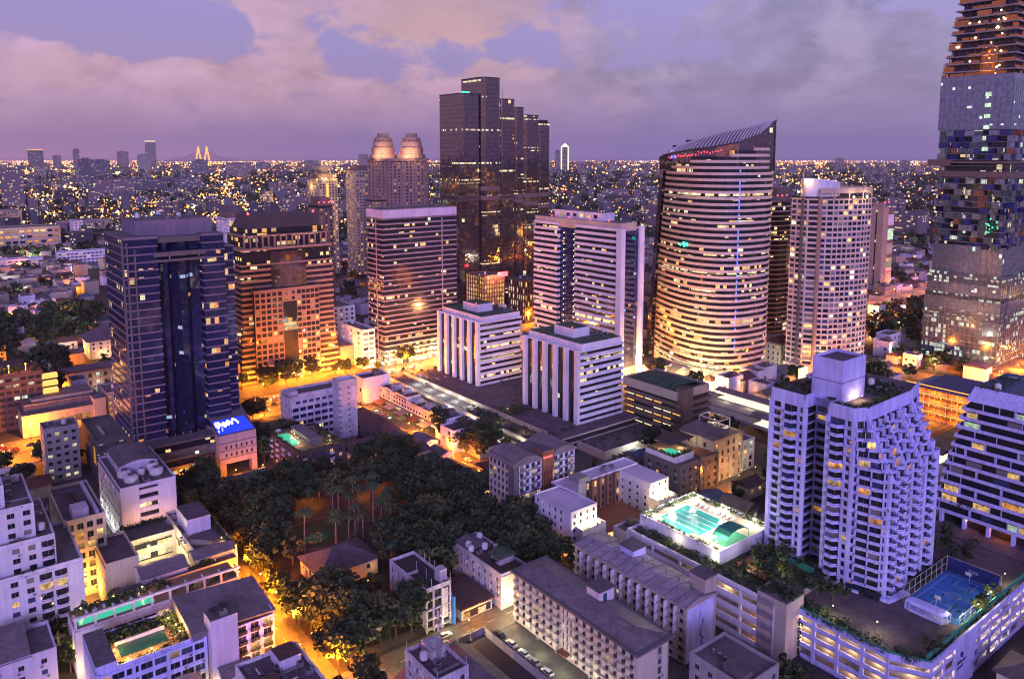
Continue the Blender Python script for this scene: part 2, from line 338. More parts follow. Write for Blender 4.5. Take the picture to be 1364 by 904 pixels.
def balcony(w, d, h=1.0, mat='violet_lit_white', chamfer=0.0, plant=False):
    b = MB(); c = chamfer
    P = [(-w/2, 0), (-w/2+c, -d), (w/2-c, -d), (w/2, 0)]
    b.prism(P, 0, .25)
    for i in range(3): b.fbox(P[i], P[i+1], 0, math.dist(P[i], P[i+1]), .25, .55, -.14, 0); b.fbox(P[i], P[i+1], 0, math.dist(P[i], P[i+1]), .72, h, -.14, 0)
    if plant:
        for i in range(14): b.octa((R.uniform(-w/2+.3, w/2-.3), R.uniform(-d+.1, -.2), R.uniform(.7, 1.3)), R.uniform(.15, .35), 1)
    return b.mesh('balcony', [mat, 'leaf_dark'])
GLOW = 4.0
def glowlamp(parent, loc, power, col, r=.4, spot=False):
    l = bpy.data.lights.new('lamp_light', 'POINT'); l.energy = power*GLOW; l.color = col; l.shadow_soft_size = r
    o = bpy.data.objects.new('lamp_light', l); COL.objects.link(o); o.location = loc
    if parent: o.parent = parent
    return o
# ------------------------------------------------------------------ vegetation
def leafmat(name, rgb):
    t = NT(name); n = t.noise(t.pos(), .55, 2); oi = t.new('ObjectInfo')
    k = t.math('MULTIPLY', t.math('MULTIPLY_ADD', n, 1.5, .25), t.math('MULTIPLY_ADD', oi.outputs['Random'], .5, .75))
    cc = t.new('CombineColor'); [t.link(k, cc.inputs[i]) for i in range(3)]
    t.set(Base_Color=t.mix(1.0, rgb, cc.outputs[0], 'MULTIPLY'), Roughness=.75)
leafmat('leaf_dark', (.026, .046, .016)); leafmat('leaf_mid', (.045, .078, .024)); leafmat('leaf_olive', (.07, .08, .026)); wallmat('bark', (.10, .075, .055)); wallmat('palm_bark', (.22, .18, .16))
def leafquad(b, c, s, m, r=R):
    u = Vector((r.gauss(0, 1), r.gauss(0, 1), r.gauss(0, .6))).normalized(); v = u.cross(Vector((r.gauss(0, 1), r.gauss(0, 1), r.gauss(0, 1)))).normalized()
    c = Vector(c); b.quad([c-u*s-v*s*.5, c+u*s*.2-v*s*.8, c+u*s+v*s*.4, c-u*s*.3+v*s*.8], m)
def crown_mesh(rx, rz, z, nclump, nleaf, ls, mats, flat=0.0):
    b = MB()
    for _ in range(nclump):
        while True:
            p = Vector((R.uniform(-1, 1), R.uniform(-1, 1), R.uniform(-.75, 1)))
            if .35 < p.length < 1: break
        c = Vector((p.x*rx, p.y*rx, z+p.z*rz)); cr = R.uniform(.22, .42)*rx; m = 0 if R.random() < .6 else 1
        for _ in range(nleaf):
            d = Vector((R.gauss(0, 1), R.gauss(0, 1), R.gauss(0, 1))).normalized()*cr*R.uniform(.55, 1.0)
            d.z *= .7; leafquad(b, c+d, R.uniform(.6, 1.25)*ls, m)
    return b.mesh('crown', mats)
def trunk_mesh(h, r, rx, rz):
    b = MB(); b.cyl(0, 0, 0, h*.6, r, 8, 0, r*.7); b.cyl(0, 0, h*.6, h+rz*.3, r*.7, 7, 0, r*.2)
    for i in range(6):
        a = i*1.05+.3; q = (math.cos(a)*rx*.6, math.sin(a)*rx*.6, h+rz*R.uniform(-.1, .5)); b.bar((0, 0, h*R.uniform(.45, .75)), q, r*.32)
    return b.mesh('trunk', ['bark'])
TREES = []
for rx, rz, h, nc, nl, ls, mats in ((5.2, 3.6, 6.5, 30, 40, .62, ('leaf_dark', 'leaf_mid')), (4.2, 4.2, 6.0, 26, 40, .55, ('leaf_mid', 'leaf_dark')), (6.2, 3.4, 7.5, 38, 38, .66, ('leaf_dark', 'leaf_olive')), (3.2, 2.8, 3.8, 18, 36, .45, ('leaf_olive', 'leaf_mid')), (4.6, 5.0, 7.5, 32, 38, .58, ('leaf_dark', 'leaf_dark'))):
    TREES.append((crown_mesh(rx, rz, h+rz*.55, nc, nl, ls, mats), trunk_mesh(h, .32, rx, rz), rx))
def palm_meshes(h):
    b = MB(); px = 0
    for i in range(6): b.cyl(.05*i, 0, h*i/6, h*(i+1)/6, .26-.02*i, 7)
    tr = b.mesh('trunk', ['palm_bark']); c = MB()
    for i in range(16):
        a = 2*math.pi*i/16+R.uniform(-.15, .15); up = R.uniform(.2, 1.0); L = R.uniform(2.6, 3.4); prev = None
        for k in range(6):
            q = k/5; r = L*q; z = h+up*2.2*q-(2.6+R.uniform(-.2, .2))*q*q; w = .55*math.sin(math.pi*min(1, .15+q*.85))+.05
            P = (Vector((.25+math.cos(a)*r-math.sin(a)*w, math.sin(a)*r+math.cos(a)*w, z-.2)), Vector((.25+math.cos(a)*r, math.sin(a)*r, z)), Vector((.25+math.cos(a)*r+math.sin(a)*w, math.sin(a)*r-math.cos(a)*w, z-.2)))
            if prev: c.quad([prev[0], P[0], P[1], prev[1]], 0); c.quad([prev[1], P[1], P[2], prev[2]], 0)
            prev = P
    return c.mesh('crown', ['leaf_mid']), tr
PALMS = [palm_meshes(h) for h in (9.5, 11.5, 13.5)]
def tree(s, t, k=None, sc=1.0, z=0.0, label='broad dark tree', group='trees', palm=False, name=None):
    o = bpy.data.objects.new(name or ('palm_tree' if palm else 'tree'), None); COL.objects.link(o); o.location = W(s, t, z)
    a = R.uniform(0, 6.28); o.rotation_euler = (0, 0, a); o.scale = (sc*R.uniform(.92, 1.1), sc*R.uniform(.92, 1.1), sc*R.uniform(.9, 1.12))
    tag(o, label, 'palm' if palm else 'tree', group)
    c, tr = PALMS[R.randrange(3)] if palm else TREES[R.randrange(5) if k is None else k][:2]
    inst(o, 'crown', c); inst(o, 'trunk', tr)
    return o
BUSH = []
for _ in range(3):
    b = MB()
    for _ in range(150):
        d = Vector((R.gauss(0, 1), R.gauss(0, 1), abs(R.gauss(0, .8)))).normalized()*R.uniform(.5, 1.1); d.z *= .9
        leafquad(b, (d.x, d.y, d.z+.25), R.uniform(.2, .4), R.randrange(2))
    BUSH.append(b.mesh('bush', ['leaf_mid', 'leaf_dark']))
def planting(parent, x0, x1, y0, y1, z, n, name='planting', sc=(.5, 1.2), mats=('leaf_mid', 'leaf_dark')):
    """planter growth on a roof: nobody could count it"""
    b = MB()
    for _ in range(n):
        x, y, k = R.uniform(x0, x1), R.uniform(y0, y1), R.uniform(*sc)
        for _ in range(16):
            d = Vector((R.gauss(0, .5), R.gauss(0, .5), R.uniform(0, 1.3)))*k; leafquad(b, (x+d.x, y+d.y, z+d.z), .32*k, R.randrange(2))
    return tag(b.build(name, list(mats), parent), kind='stuff')

# ------------------------------------------------------------------ camera, light, sky
cam = bpy.data.cameras.new('camera'); co = bpy.data.objects.new('camera', cam); COL.objects.link(co); SC.camera = co
co.location = CAMLOC; co.rotation_euler = (rad(90-6.85), 0, 0)
cam.sensor_width = 36; cam.lens = 27.5; cam.shift_y = -.0893; cam.clip_start = 1; cam.clip_end = 60000
SC.view_settings.view_transform = 'Standard'; SC.view_settings.look = 'None'; SC.view_settings.exposure = 0; SC.view_settings.gamma = 1
SC.cycles.use_denoising = True; SC.cycles.filter_width = 1.15; SC.cycles.max_bounces = 4; SC.cycles.diffuse_bounces = 2; SC.cycles.glossy_bounces = 2; SC.cycles.transmission_bounces = 2
SC.cycles.sample_clamp_indirect = 3; SC.cycles.use_light_tree = True; SC.cycles.caustics_reflective = False; SC.cycles.caustics_refractive = False

sun = bpy.data.lights.new('evening_sky_light', 'SUN'); so = bpy.data.objects.new('evening_sky_light', sun); COL.objects.link(so)
SUNDIR = Vector((.10, -.95, .27)).normalized()
so.rotation_euler = SUNDIR.to_track_quat('Z', 'Y').to_euler(); sun.energy = 2.6; sun.angle = rad(26); sun.color = (.50, .40, 1.0)

wd = bpy.data.worlds.new('World'); SC.world = wd; wd.use_nodes = True
class WT(NT):
    def __init__(self, w): self.m = w; self.t = w.node_tree; self.n = self.t.nodes
t = WT(wd); bg = t.n['Background']
tc = t.new('TexCoord'); d = tc.outputs['Generated']; sp = t.new('SeparateXYZ'); t.link(d, sp.inputs[0]); dx, dy, dz = sp.outputs
az = t.math('ARCTAN2', dx, dy); el = t.math('ARCSINE', dz)
side = t.math('MULTIPLY_ADD', az, .62, .5)                 # 0 at the left of the view, 1 at the right
lo = t.ramp(side, [(0.0, (.41, .245, .38)), (.35, (.25, .185, .39)), (.7, (.19, .17, .40)), (1, (.22, .185, .41))])
zen = t.new('MapRange', interpolation_type='SMOOTHSTEP'); t.link(el, zen.inputs[0]); zen.inputs[1].default_value = .035; zen.inputs[2].default_value = -.01
lo = t.mix(1.0, lo, t.mix(zen.outputs[0], (1.0, 1.0, 1.0), (1.35, 1.15, 1.15)), 'MULTIPLY')
hi = t.ramp(side, [(0.0, (.26, .22, .58)), (.5, (.31, .25, .62)), (1, (.38, .32, .68))])
e = t.math('MULTIPLY', el, 1/.20)
sky = t.mix(t.math('MINIMUM', t.math('MAXIMUM', e, 0), 1), lo, hi)
# banks of cloud, warm where the last light reaches them
vv = t.new('CombineXYZ'); t.link(t.math('MULTIPLY', az, 1.0), vv.inputs[0]); t.link(t.math('MULTIPLY', el, 1.7), vv.inputs[1]); vv.inputs[2].default_value = 3.7
n1 = t.noise(vv.outputs[0], 6.0, 7, .56, .15); n2 = t.noise(vv.outputs[0], 15, 5, .58, .3)
def blob(a, b, ra, rb, w):
    x = t.math('DIVIDE', t.math('SUBTRACT', az, a), ra); y = t.math('DIVIDE', t.math('SUBTRACT', el, b), rb)
    r2 = t.math('ADD', t.math('MULTIPLY', x, x), t.math('MULTIPLY', y, y))
    return t.math('MULTIPLY', t.math('POWER', 2.718, t.math('MULTIPLY', r2, -1)), w)
def px(x, y): return math.atan((x-682)/1050), math.atan((205-y)/1050)*math.cos(math.atan((x-682)/1050))
bias = None
for x, y, rx, ry, w in ((90, 25, 170, 40, -.22), (280, 45, 70, 30, -.20), (480, 85, 75, 30, -.22), (840, 20, 120, 40, -.20), (560, 25, 120, 50, .20), (330, 105, 180, 40, .12), (60, 110, 150, 50, .10), (960, 125, 300, 50, .17), (1150, 75, 140, 45, .12), (700, 150, 300, 30, .03)):
    a, c = px(x, y); q = blob(a, c, rx/1050, ry/1050, w); bias = q if bias is None else t.math('ADD', bias, q)
den = t.math('ADD', t.math('ADD', t.math('MULTIPLY', n1, 1.0), bias), t.math('MULTIPLY', t.math('SUBTRACT', n2, .5), .55))
mask = t.new('MapRange', interpolation_type='SMOOTHSTEP'); t.link(den, mask.inputs[0]); mask.inputs[1].default_value = .42; mask.inputs[2].default_value = .53
ccol = t.ramp(side, [(0.0, (.42, .27, .46)), (.30, (.48, .285, .44)), (.47, (.43, .265, .43)), (.60, (.245, .205, .42)), (1, (.245, .21, .40))])
sh = t.math('MULTIPLY_ADD', t.math('SUBTRACT', n2, .5), 1.5, 1.0); sh = t.math('MULTIPLY', sh, t.math('MULTIPLY_ADD', t.math('SUBTRACT', den, .6), -.35, 1.0))
cc = t.new('CombineColor'); [t.link(sh, cc.inputs[i]) for i in range(3)]
ccol = t.mix(1.0, ccol, cc.outputs[0], 'MULTIPLY')
n4 = t.noise(vv.outputs[0], 9.5, 5, .55, .4); lit_ = t.new('MapRange', interpolation_type='SMOOTHSTEP'); t.link(n4, lit_.inputs[0]); lit_.inputs[1].default_value = .48; lit_.inputs[2].default_value = .66
ccol = t.mix(t.math('MULTIPLY', lit_.outputs[0], .55), ccol, t.ramp(side, [(0, (.62, .36, .47)), (.5, (.60, .36, .47)), (.7, (.44, .36, .60)), (1, (.44, .37, .60))]))
a, c = px(590, 45); warm = blob(a, c, .11, .05, .75); ccol = t.mix(warm, ccol, (.60, .34, .36))
up = t.new('MapRange', interpolation_type='SMOOTHSTEP'); t.link(el, up.inputs[0]); up.inputs[1].default_value = .0; up.inputs[2].default_value = .10
mk = t.math('MULTIPLY', t.math('MULTIPLY', mask.outputs[0], up.outputs[0]), .92)
view = t.mix(mk, sky, ccol)
# overhead and behind the viewer the twilight is deeper blue and brighter
back = t.new('MapRange', interpolation_type='SMOOTHSTEP'); t.link(dy, back.inputs[0]); back.inputs[1].default_value = .55; back.inputs[2].default_value = -.35
hib = t.new('MapRange', interpolation_type='SMOOTHSTEP'); t.link(dz, hib.inputs[0]); hib.inputs[1].default_value = .30; hib.inputs[2].default_value = .8
view = t.mix(t.math('MAXIMUM', back.outputs[0], t.math('MULTIPLY', hib.outputs[0], .8)), view, t.mix(back.outputs[0], (.055, .042, .10), (.17, .125, .38)))
nis = t.new('TexSky', sky_type='NISHITA'); nis.sun_disc = False; nis.sun_elevation = rad(1.0); nis.sun_rotation = math.atan2(SUNDIR.x, SUNDIR.y)
nk = t.mix(1.0, nis.outputs[0], (.05, .05, .05), 'MULTIPLY')
view = t.mix(1.0, view, nk, 'ADD')
below = t.new('MapRange'); t.link(dz, below.inputs[0]); below.inputs[1].default_value = -.002; below.inputs[2].default_value = -.03
t.link(t.mix(below.outputs[0], view, (.06, .045, .06)), bg.inputs[0]); bg.inputs[1].default_value = 1.0; wd.cycles.sampling_method = 'MANUAL'; wd.cycles.sample_map_resolution = 256

# ------------------------------------------------------------------ ground, roads
def gridpoly(mb, poly, z=0.0, m=0): mb.quad([(x, y, z) for x, y in poly], m)
g = MB(); n = 48
for r0, r1 in ((0, 700), (700, 3000), (3000, 8000), (8000, 15000)):
    for i in range(n):
        a, c = 2*math.pi*i/n, 2*math.pi*(i+1)/n
        pts = [(r1*math.cos(a), r1*math.sin(a), 0), (r1*math.cos(c), r1*math.sin(c), 0)]
        g.quad(([(0, 0, 0)] if r0 == 0 else [(r0*math.cos(a), r0*math.sin(a), 0)])+pts+([] if r0 == 0 else [(r0*math.cos(c), r0*math.sin(c), 0)]))
struct('ground', g, ['ground_mix'])
def strip(path, w, mb, z, m=0, off=0.0):
    """flat ribbon along a path in s,t, mitred"""
    L, Rr = [], []
    for i, p in enumerate(path):
        a = Vector(path[max(i-1, 0)]); c = Vector(path[min(i+1, len(path)-1)]); dd = (c-a).normalized(); nn = Vector((-dd.y, dd.x))
        L.append(Vector(p)+nn*(off+w/2)); Rr.append(Vector(p)+nn*(off-w/2))
    for i in range(len(path)-1): mb.quad([(*Rr[i], z), (*Rr[i+1], z), (*L[i+1], z), (*L[i], z)], m)
def solid_strip(path, w, mb, z0, z1, m=0, off=0.0):
    for i in range(len(path)-1):
        a, c = Vector(path[i]), Vector(path[i+1]); dd = (c-a).normalized(); nn = Vector((-dd.y, dd.x))
        P = [a+nn*(off-w/2), c+nn*(off-w/2), c+nn*(off+w/2), a+nn*(off+w/2)]; mb.prism([tuple(p) for p in P], z0, z1, m)
SATH = [(-420, 462), (0, 456), (150, 447), (290, 456), (400, 500), (700, 640)]
ROAD2 = [(84.2, 90), (84.2, 312)]; CROSS = [(66, 200), (66, 441)]; SOI = [(208, 300), (208, 433)]; LANE = [(88, 191), (200, 191)]
NARA = [(365, 40), (365, 330), (398, 420)]; PROAD = [(538, -60), (538, 520)]; PCROSS = [(395, 190), (900, 190)]; KLANE = [(226, 196), (226, 300)]
ROADS = [(SATH, 34), (ROAD2, 7.6), (CROSS, 13), (SOI, 10), (LANE, 7), (NARA, 28), (PROAD, 14), (PCROSS, 13), (KLANE, 8)]
pv = MB(); rd = MB(); mk_ = MB(); kb = MB()
for i, (p, w) in enumerate(ROADS):
    solid_strip(p, 2.4, kb, 0, .13, 0, w/2+1.2); solid_strip(p, 2.4, kb, 0, .13, 0, -w/2-1.2); strip(p, w, rd, .012+.004*i)
    for a, c in zip(p, p[1:]):
        L = math.dist(a, c); dd = ((c[0]-a[0])/L, (c[1]-a[1])/L)
        for o in ([0] if w < 20 else [-w*.37, -w*.25, -w*.13, w*.13, w*.25, w*.37]):
            x = 3.0
            while x < L-3:
                q = [(a[0]+dd[0]*y-dd[1]*o, a[1]+dd[1]*y+dd[0]*o) for y in (x, x+3)]; strip(q, .18, mk_, .06); x += 8
struct('road', rd, ['asphalt']); struct('road_markings', mk_, ['line_white']); struct('pavement', kb, ['paving'])
md = MB(); solid_strip(SATH[1:4], 2.6, md, .03, .22); struct('road_median', md, ['paving'])
# yards and forecourts, and the park
yd = MB()
for i, (a, b_, c, d_) in enumerate(((225, 345, 265, 436), (95, 186, 199, 203), (182, 330, 196, 330), (60, 140, 340, 436), (136, 172, 126, 189), (300, 345, 100, 300), (385, 540, 250, 420), (150, 250, 473, 495), (30, 62, 190, 400))):
    gridpoly(yd, rectp(a, b_, c, d_), .003+.0006*i)
struct('forecourt', yd, ['paving'])
lw = MB()
for cx, cy, r in ((122, 281, 13),): gridpoly(lw, [(cx+r*math.cos(i*.262), cy+r*.8*math.sin(i*.262)) for i in range(24)], .02)
struct('lawn', lw, ['lawn'])
pd = MB(); gridpoly(pd, [(119+5*math.cos(i*.262), 278+4*math.sin(i*.262)) for i in range(24)], .03); struct('pond', pd, ['pool_dark'])
gp = MB(); strip([(122+15*math.cos(i*.2), 281+12.5*math.sin(i*.2)) for i in range(33)], 2, gp, .026); strip([(137, 281), (150, 275), (165, 262), (176, 240)], 2, gp, .03); struct('path', gp, ['paving'])
vl = MB(); gridpoly(vl, rectp(96, 134, 148, 186), .012); struct('vacant_ground', vl, ['soil'])

# ------------------------------------------------------------------ street lamps
LP, LH = None, {}
b = MB(); b.cyl(0, 0, 0, 8.2, .12, 6, 0, .07); b.bar((0, 0, 8.1), (1.6, 0, 8.6), .06); LP = b.mesh('lamp_post', ['metal_dark'])
for m in ('glow_sodium', 'glow_warm', 'glow_white'):
    b = MB(); b.octa((1.7, 0, 8.55), .42, 0, .3); LH[m] = b.mesh('lamp_head', [m])  # oversized heads put the lamp's halo into their shape
LAMPN = [0]
def lamp(s, t, rz=0.0, m='glow_sodium', power=9000, z=0.0, sc=1.0, label=None, group=None, col=None):
    LAMPN[0] += 1
    o = thing('street_lamp', label, 'street lamp', s, t, z, 38, group); o.rotation_euler = (0, 0, ANG+rz); o.scale = (sc,)*3
    inst(o, 'lamp_post', LP); inst(o, 'lamp_head', LH[m])
    c = {'glow_sodium': SODIUM, 'glow_warm': WARM, 'glow_white': WHITE}[m]
    l = glowlamp(o, (1.7, 0, 7.9), power*1.7/GLOW, col or c, .5)
    return o
# ------------------------------------------------------------------ big buildings
INS = lambda p, d=.42: inset(p, d)
def core(mb, x0, x1, y0, y1, z0, z1, m=1, mt=2): mb.box(x0, x1, y0, y1, z0, z1, m, mt)

def blue_tower():
    r = thing('office_tower', 'dark blue glass tower with a tall black recess up its front', 'tower', 75, 373, rect=(-14, 52, -16, 55, 113))
    w = MB(); H = 113; n = 26; fh = 3.55; z0 = 20
    banded(r, w, rectp(0, 14.5, 0, 40), z0, n, fh, .55, 0, [('blue_glass', 1)], .25)
    banded(r, w, rectp(33.5, 44, 0, 40), z0, n, fh, .55, 0, [('blue_glass', 1)], .25)
    banded(r, w, rectp(44.3, 49, 2.5, 36), z0-6, n, fh, .55, 0, [('blue_glass', 1)], .25)
    w.box(1.2, 1.9, -.5, .3, 0, 111, 1); w.box(4.4, 5.0, -.3, .3, 0, 108, 1); w.box(-.5, .3, .4, 1.2, 0, 112, 1)
    w.box(0, 14.5, .2, 40, 112.2, 113.4, 0, 2); w.box(33.5, 44, .2, 40, 112.2, 113.2, 0, 2); w.box(14.5, 33.5, 2, 40, 110, 112.6, 1, 2)
    w.box(7, 41, 8, 34, 112.6, 120, 0, 2); w.box(12.5, 35, -.6, 1.4, 104, 106, 1); w.box(10.5, 37.5, -.4, 1.0, 101.5, 102.6, 1)
    w.build('wall', ['blue_band', 'dark_concrete', 'roof_grey', 'lavender_paint'], r)
    # recessed, faceted glass core
    g = MB(); pl = [(14.5, 6), (19, 4), (21, 7), (24, 3), (27, 3), (29.5, 6.5), (33.5, 5), (33.5, 30), (14.5, 30)]
    g.prism(pl, 2, 110); g.build('curtain_wall', 'core_glass', r)
    for x in (14.5, 18, 21.5, 25, 28.5, 32.5):
        b = MB(); b.box(x, x+.5, 1.8, 3, 2, 20); b.build('column', 'brown_stone', r)
    # lower block: glass podium, stone block with the blue roof screen, left wing
    p = MB(); p.box(0, 33, -9, 0, 19, 19.8, 0); [p.box(0, 33, -9, -8.6, 4+k*3.7, 4.9+k*3.7, 0) for k in range(4)]
    p.build('podium_frame', ['dark_concrete'], r)
    for k in range(4): b = MB(); b.prism(rectp(.3, 32.7, -8.6, 0), 4.9+k*3.7, 7.7+k*3.7, 0, top=False, bot=False); b.build('window_band', ['curtain_lit', 'core_glass', 'curtain_grey', 'band_some'][k], r)
    for x in (1, 8, 15.5, 22, 29): b = MB(); b.box(x, x+.9, -8.9, -8, 0, 4); b.build('column', 'brown_stone', r)
    b = MB(); b.quad([(0, -1, 0), (33, -1, 0), (33, -1, 4), (0, -1, 4)]); b.build('lobby_window', 'band_orange', r)
    q = MB(); q.box(33, 50.5, -14, 20, 6, 20); q.box(33, 36, -14, 20, 0, 6); q.box(48, 50.5, -14, -10, 0, 6)
    [q.box(32.9, 50.7, -14.15, -14, z, z+.35, 1) for z in (8.5, 12.2, 15.9)]; q.quad([(33, -13.8, 20.02), (50.5, -13.8, 20.02), (50.5, 12, 29), (33, 12, 29)], 1); q.prism(rectp(33, 50.5, 12, 20), 20, 29, 0)
    q.quad([(50.5, -13.8, 20.02), (50.5, 12, 20.02), (50.5, 12, 29)], 0)
    q.build('stone_block', ['dusk_band', 'dark_concrete'], r)
    items = []
    for k in range(2):
        for c in range(6): items.append((pane_mesh(.8, 1.6, 'pane_dark', 0), (36.2+c*2.4, -14.05, 9.4+k*3.7), 0))
    insts(r, 'window', items)
    s = thing('led_screen', 'blue lit advertising screen with white writing on the sloping podium roof', 'screen', 75, 373)
    a, c = Vector((33.4, -13.4, 20.55)), Vector((49.8, -3, 24.1)); N = Vector((0, -.327, .945))
    b = MB(); P = [Vector((33.4, -13.5, 20.45)), Vector((50, -13.5, 20.45)), Vector((48.5, -3.0, 24.1)), Vector((33.4, -3.0, 24.1))]
    b.quad(P, 0); b.quad([v-N*.25 for v in P][::-1], 1); [b.quad([P[i], P[i]-N*.25, P[(i+1) % 4]-N*.25, P[(i+1) % 4]], 1) for i in range(4)]; b.build('panel', ['screen_blue', 'metal_dark'], s)
    # the blurred white characters, set out as lit blocks
    rows = ["...................##.....", ".##.#........##...####....", "######..##.#####.##..##...", "##.####.########.#...##...", "##..##########.###....##..", "####..###.####..#.....#...", ".##.....##................", ".#...#....................", "..........................", "#...#.....................", "#........................."]
    b = MB(); e1 = Vector((.46, 0, 0)); e2 = (P[3]-P[0]).normalized()*.8
    for j, row in enumerate(rows):
        for i, ch in enumerate(row):
            if ch == '#': o = P[3]+N*.05+e1*(i+1)-e2*(j+1.6); b.quad([o, o+e1, o+e1+e2, o+e2])
    b.build('lettering', 'screen_white', s)
    # left wing with a dark flat roof and a lit fascia
    v = MB(); v.box(-13, 0, 14, 52, 0, 19); parapet(v, -13, 0, 14, 52, 19, 1.2); v.build('annex', ['dark_concrete'], r)
    b = MB(); b.quad([(-12.8, 13.9, 13.5), (-.2, 13.9, 13.5), (-.2, 13.9, 18.2), (-12.8, 13.9, 18.2)]); b.build('fascia', 'curtain_lit', r)
    b = MB(); b.box(-9, -7.6, 22, 36, 19, 20.2); b.build('duct', 'metal_grey', r)
    b = MB(); b.quad([(-13.1, 16, 8), (-13.1, 22, 8), (-13.1, 21, 16), (-13.1, 17, 16)][::-1]); b.build('lit_mural', 'lit_orange', r)
    clutter(r, 8, 40, 9, 33, 120, 7)
blue_tower()

def stepped_tower():
    r = thing('office_tower', 'brown stone tower with setbacks and an orange lit top floor', 'tower', 169, 500, rect=(-4, 70, -6, 42, 110))
    w = MB(); pan = []
    for k in range(21):     # flaring lower storeys
        e = max(0, 10-k)*.32; z = 3.7*k
        P = rectp(-e, 64+e, -e*.5, 38); w.prism(P, z, z+1.5, 0)
        b = MB(); b.prism(inset(P, .6), z+1.5, z+3.7, 0, top=False, bot=False); b.build('window_band', pick([('band_dark', .6), ('band_some', .37), ('band_full', .03)]), r)
    w.box(-.5, 64.5, -.5, 38, 77.7, 78.6, 0)
    w.box(7.2, 51.4, -3, 0, 3, 60, 1); w.box(26.4, 35.4, -3.35, -2.9, 0, 20, 1)
    for a0, a1 in ((7, 26), (35.8, 51.6)):
        punched(w, (0, -3), (64, -3), 7, 14, 3.8, 5, 2.8, 2.6, .6, pan, 0, .5, [('pane_dark', .80), ('lit_warm', .06), ('pane_curtain', .14)], None, a0, a1, 0)
        punched(w, (0, -3), (64, -3), 0, 1, 7, 5, 2.5, 4.6, .6, pan, 0, .5, [('lit_warm', .8), ('lit_orange', .2)], None, a0, a1, 1)
    punched(w, (0, -3), (64, -3), 52.6, 2, 3.8, 2, 2.3, 2.3, .8, pan, 0, .5, PANEMIX, None, 26, 35.8, 0)
    w.box(6.6, 52, -3.8, 0, 60.4, 61.6, 0)
    w.build('wall', ['pink_stone', 'inside_dark'], r); insts(r, 'window', pan, 98)
    b = MB(); b.quad([(26.3, -3.4, 20), (35.5, -3.4, 20), (35.5, -3.4, 52), (26.3, -3.4, 52)]); b.build('atrium_glass', 'band_orange', r)
    b = MB(); b.quad([(25, -4.2, 1), (37, -4.2, 1), (37, -4.2, 12), (25, -4.2, 12)]); b.build('entrance_glass', 'shop_lit', r)
    b = MB(); b.prism(rectp(1.5, 62, .5, 36), 78.6, 87.5, 0, top=False, bot=False); b.build('glass_storey', 'band_some', r)
    b = MB(); b.box(20, 44, -.4, 3, 62, 86); b.build('bay_glass', 'coated_dark', r)
    b = MB(); b.box(0, 63.5, -.5, 38, 87.5, 89, 0); b.build('ledge', ['pink_stone'], r)
    b = MB(); [b.box(3+i*4.05, 3.9+i*4.05, 1.0, 2, 89, 96.5) for i in range(15)]; b.box(2.5, 61, 1, 35, 96.5, 97.3); b.box(3, 60, 3, 34, 89, 89.3); b.build('crown_frame', ['pink_stone'], r)
    b = MB(); b.prism(rectp(3.4, 60, 2.2, 34), 89.3, 96.5, 0, top=False, bot=False); b.build('crown_window_band', 'band_orange', r)
    b = MB(); b.prism(rectp(5, 58.5, 3, 33), 97.3, 101.5, 0, top=False, bot=False); b.build('terrace_glass', 'band_orange', r)
    b = MB(); b.prism(rectp(6, 57.5, 3.5, 32), 101.5, 110, 0, poly2=rectp(9, 54.5, 8, 28)); b.build('roof', ['dark_brown'], r)
    for x, y in ((9, 8), (54, 8)): b = MB(); b.octa((x, y, 111), .9); b.build('beacon', 'glow_red', r)
    b = MB(); b.box(-22, -3.4, -2, 20, 0, 15); b.build('podium', ['pink_stone'], r); b = MB(); b.box(67.4, 82, -1, 20, 0, 15); b.build('podium', ['pink_stone'], r)
stepped_tower()

def striped_slab():
    r = thing('office_tower', 'square striped tower with a plain white crown and glowing orange lower floors', 'tower', 262.6, 482.5, rect=(-2, 64, -2, 42, 111))
    w = MB()
    f = {k: 'band_orange' for k in range(0, 7)}
    banded(r, w, rectp(0, 62, 0, 24), 3, 28, 3.62, .95, 0, [('band_dark', .62), ('band_some', .36), ('band_full', .02)], .5, force={0: 'band_full', 1: 'band_full', 2: 'band_orange', 4: 'band_orange'})
    w.box(0, 62, 0, 24, 104.5, 111.5, 0, 1); w.box(48.6, 49.4, -.35, 0, 3, 104, 0); w.box(-.35, 0, 9, 9.8, 3, 104, 0)
    w.box(-.03, 62.03, -.03, 24.03, 105.5, 111, 2); w.build('wall', ['dusk_band', 'roof_grey', 'lavender_paint'], r); b = MB(); b.box(1, 61, 1, 23, 0, 3); b.build('lobby_window', 'shop_lit', r)
    clutter(r, 2, 60, 2, 22, 111.5, 6)
striped_slab()

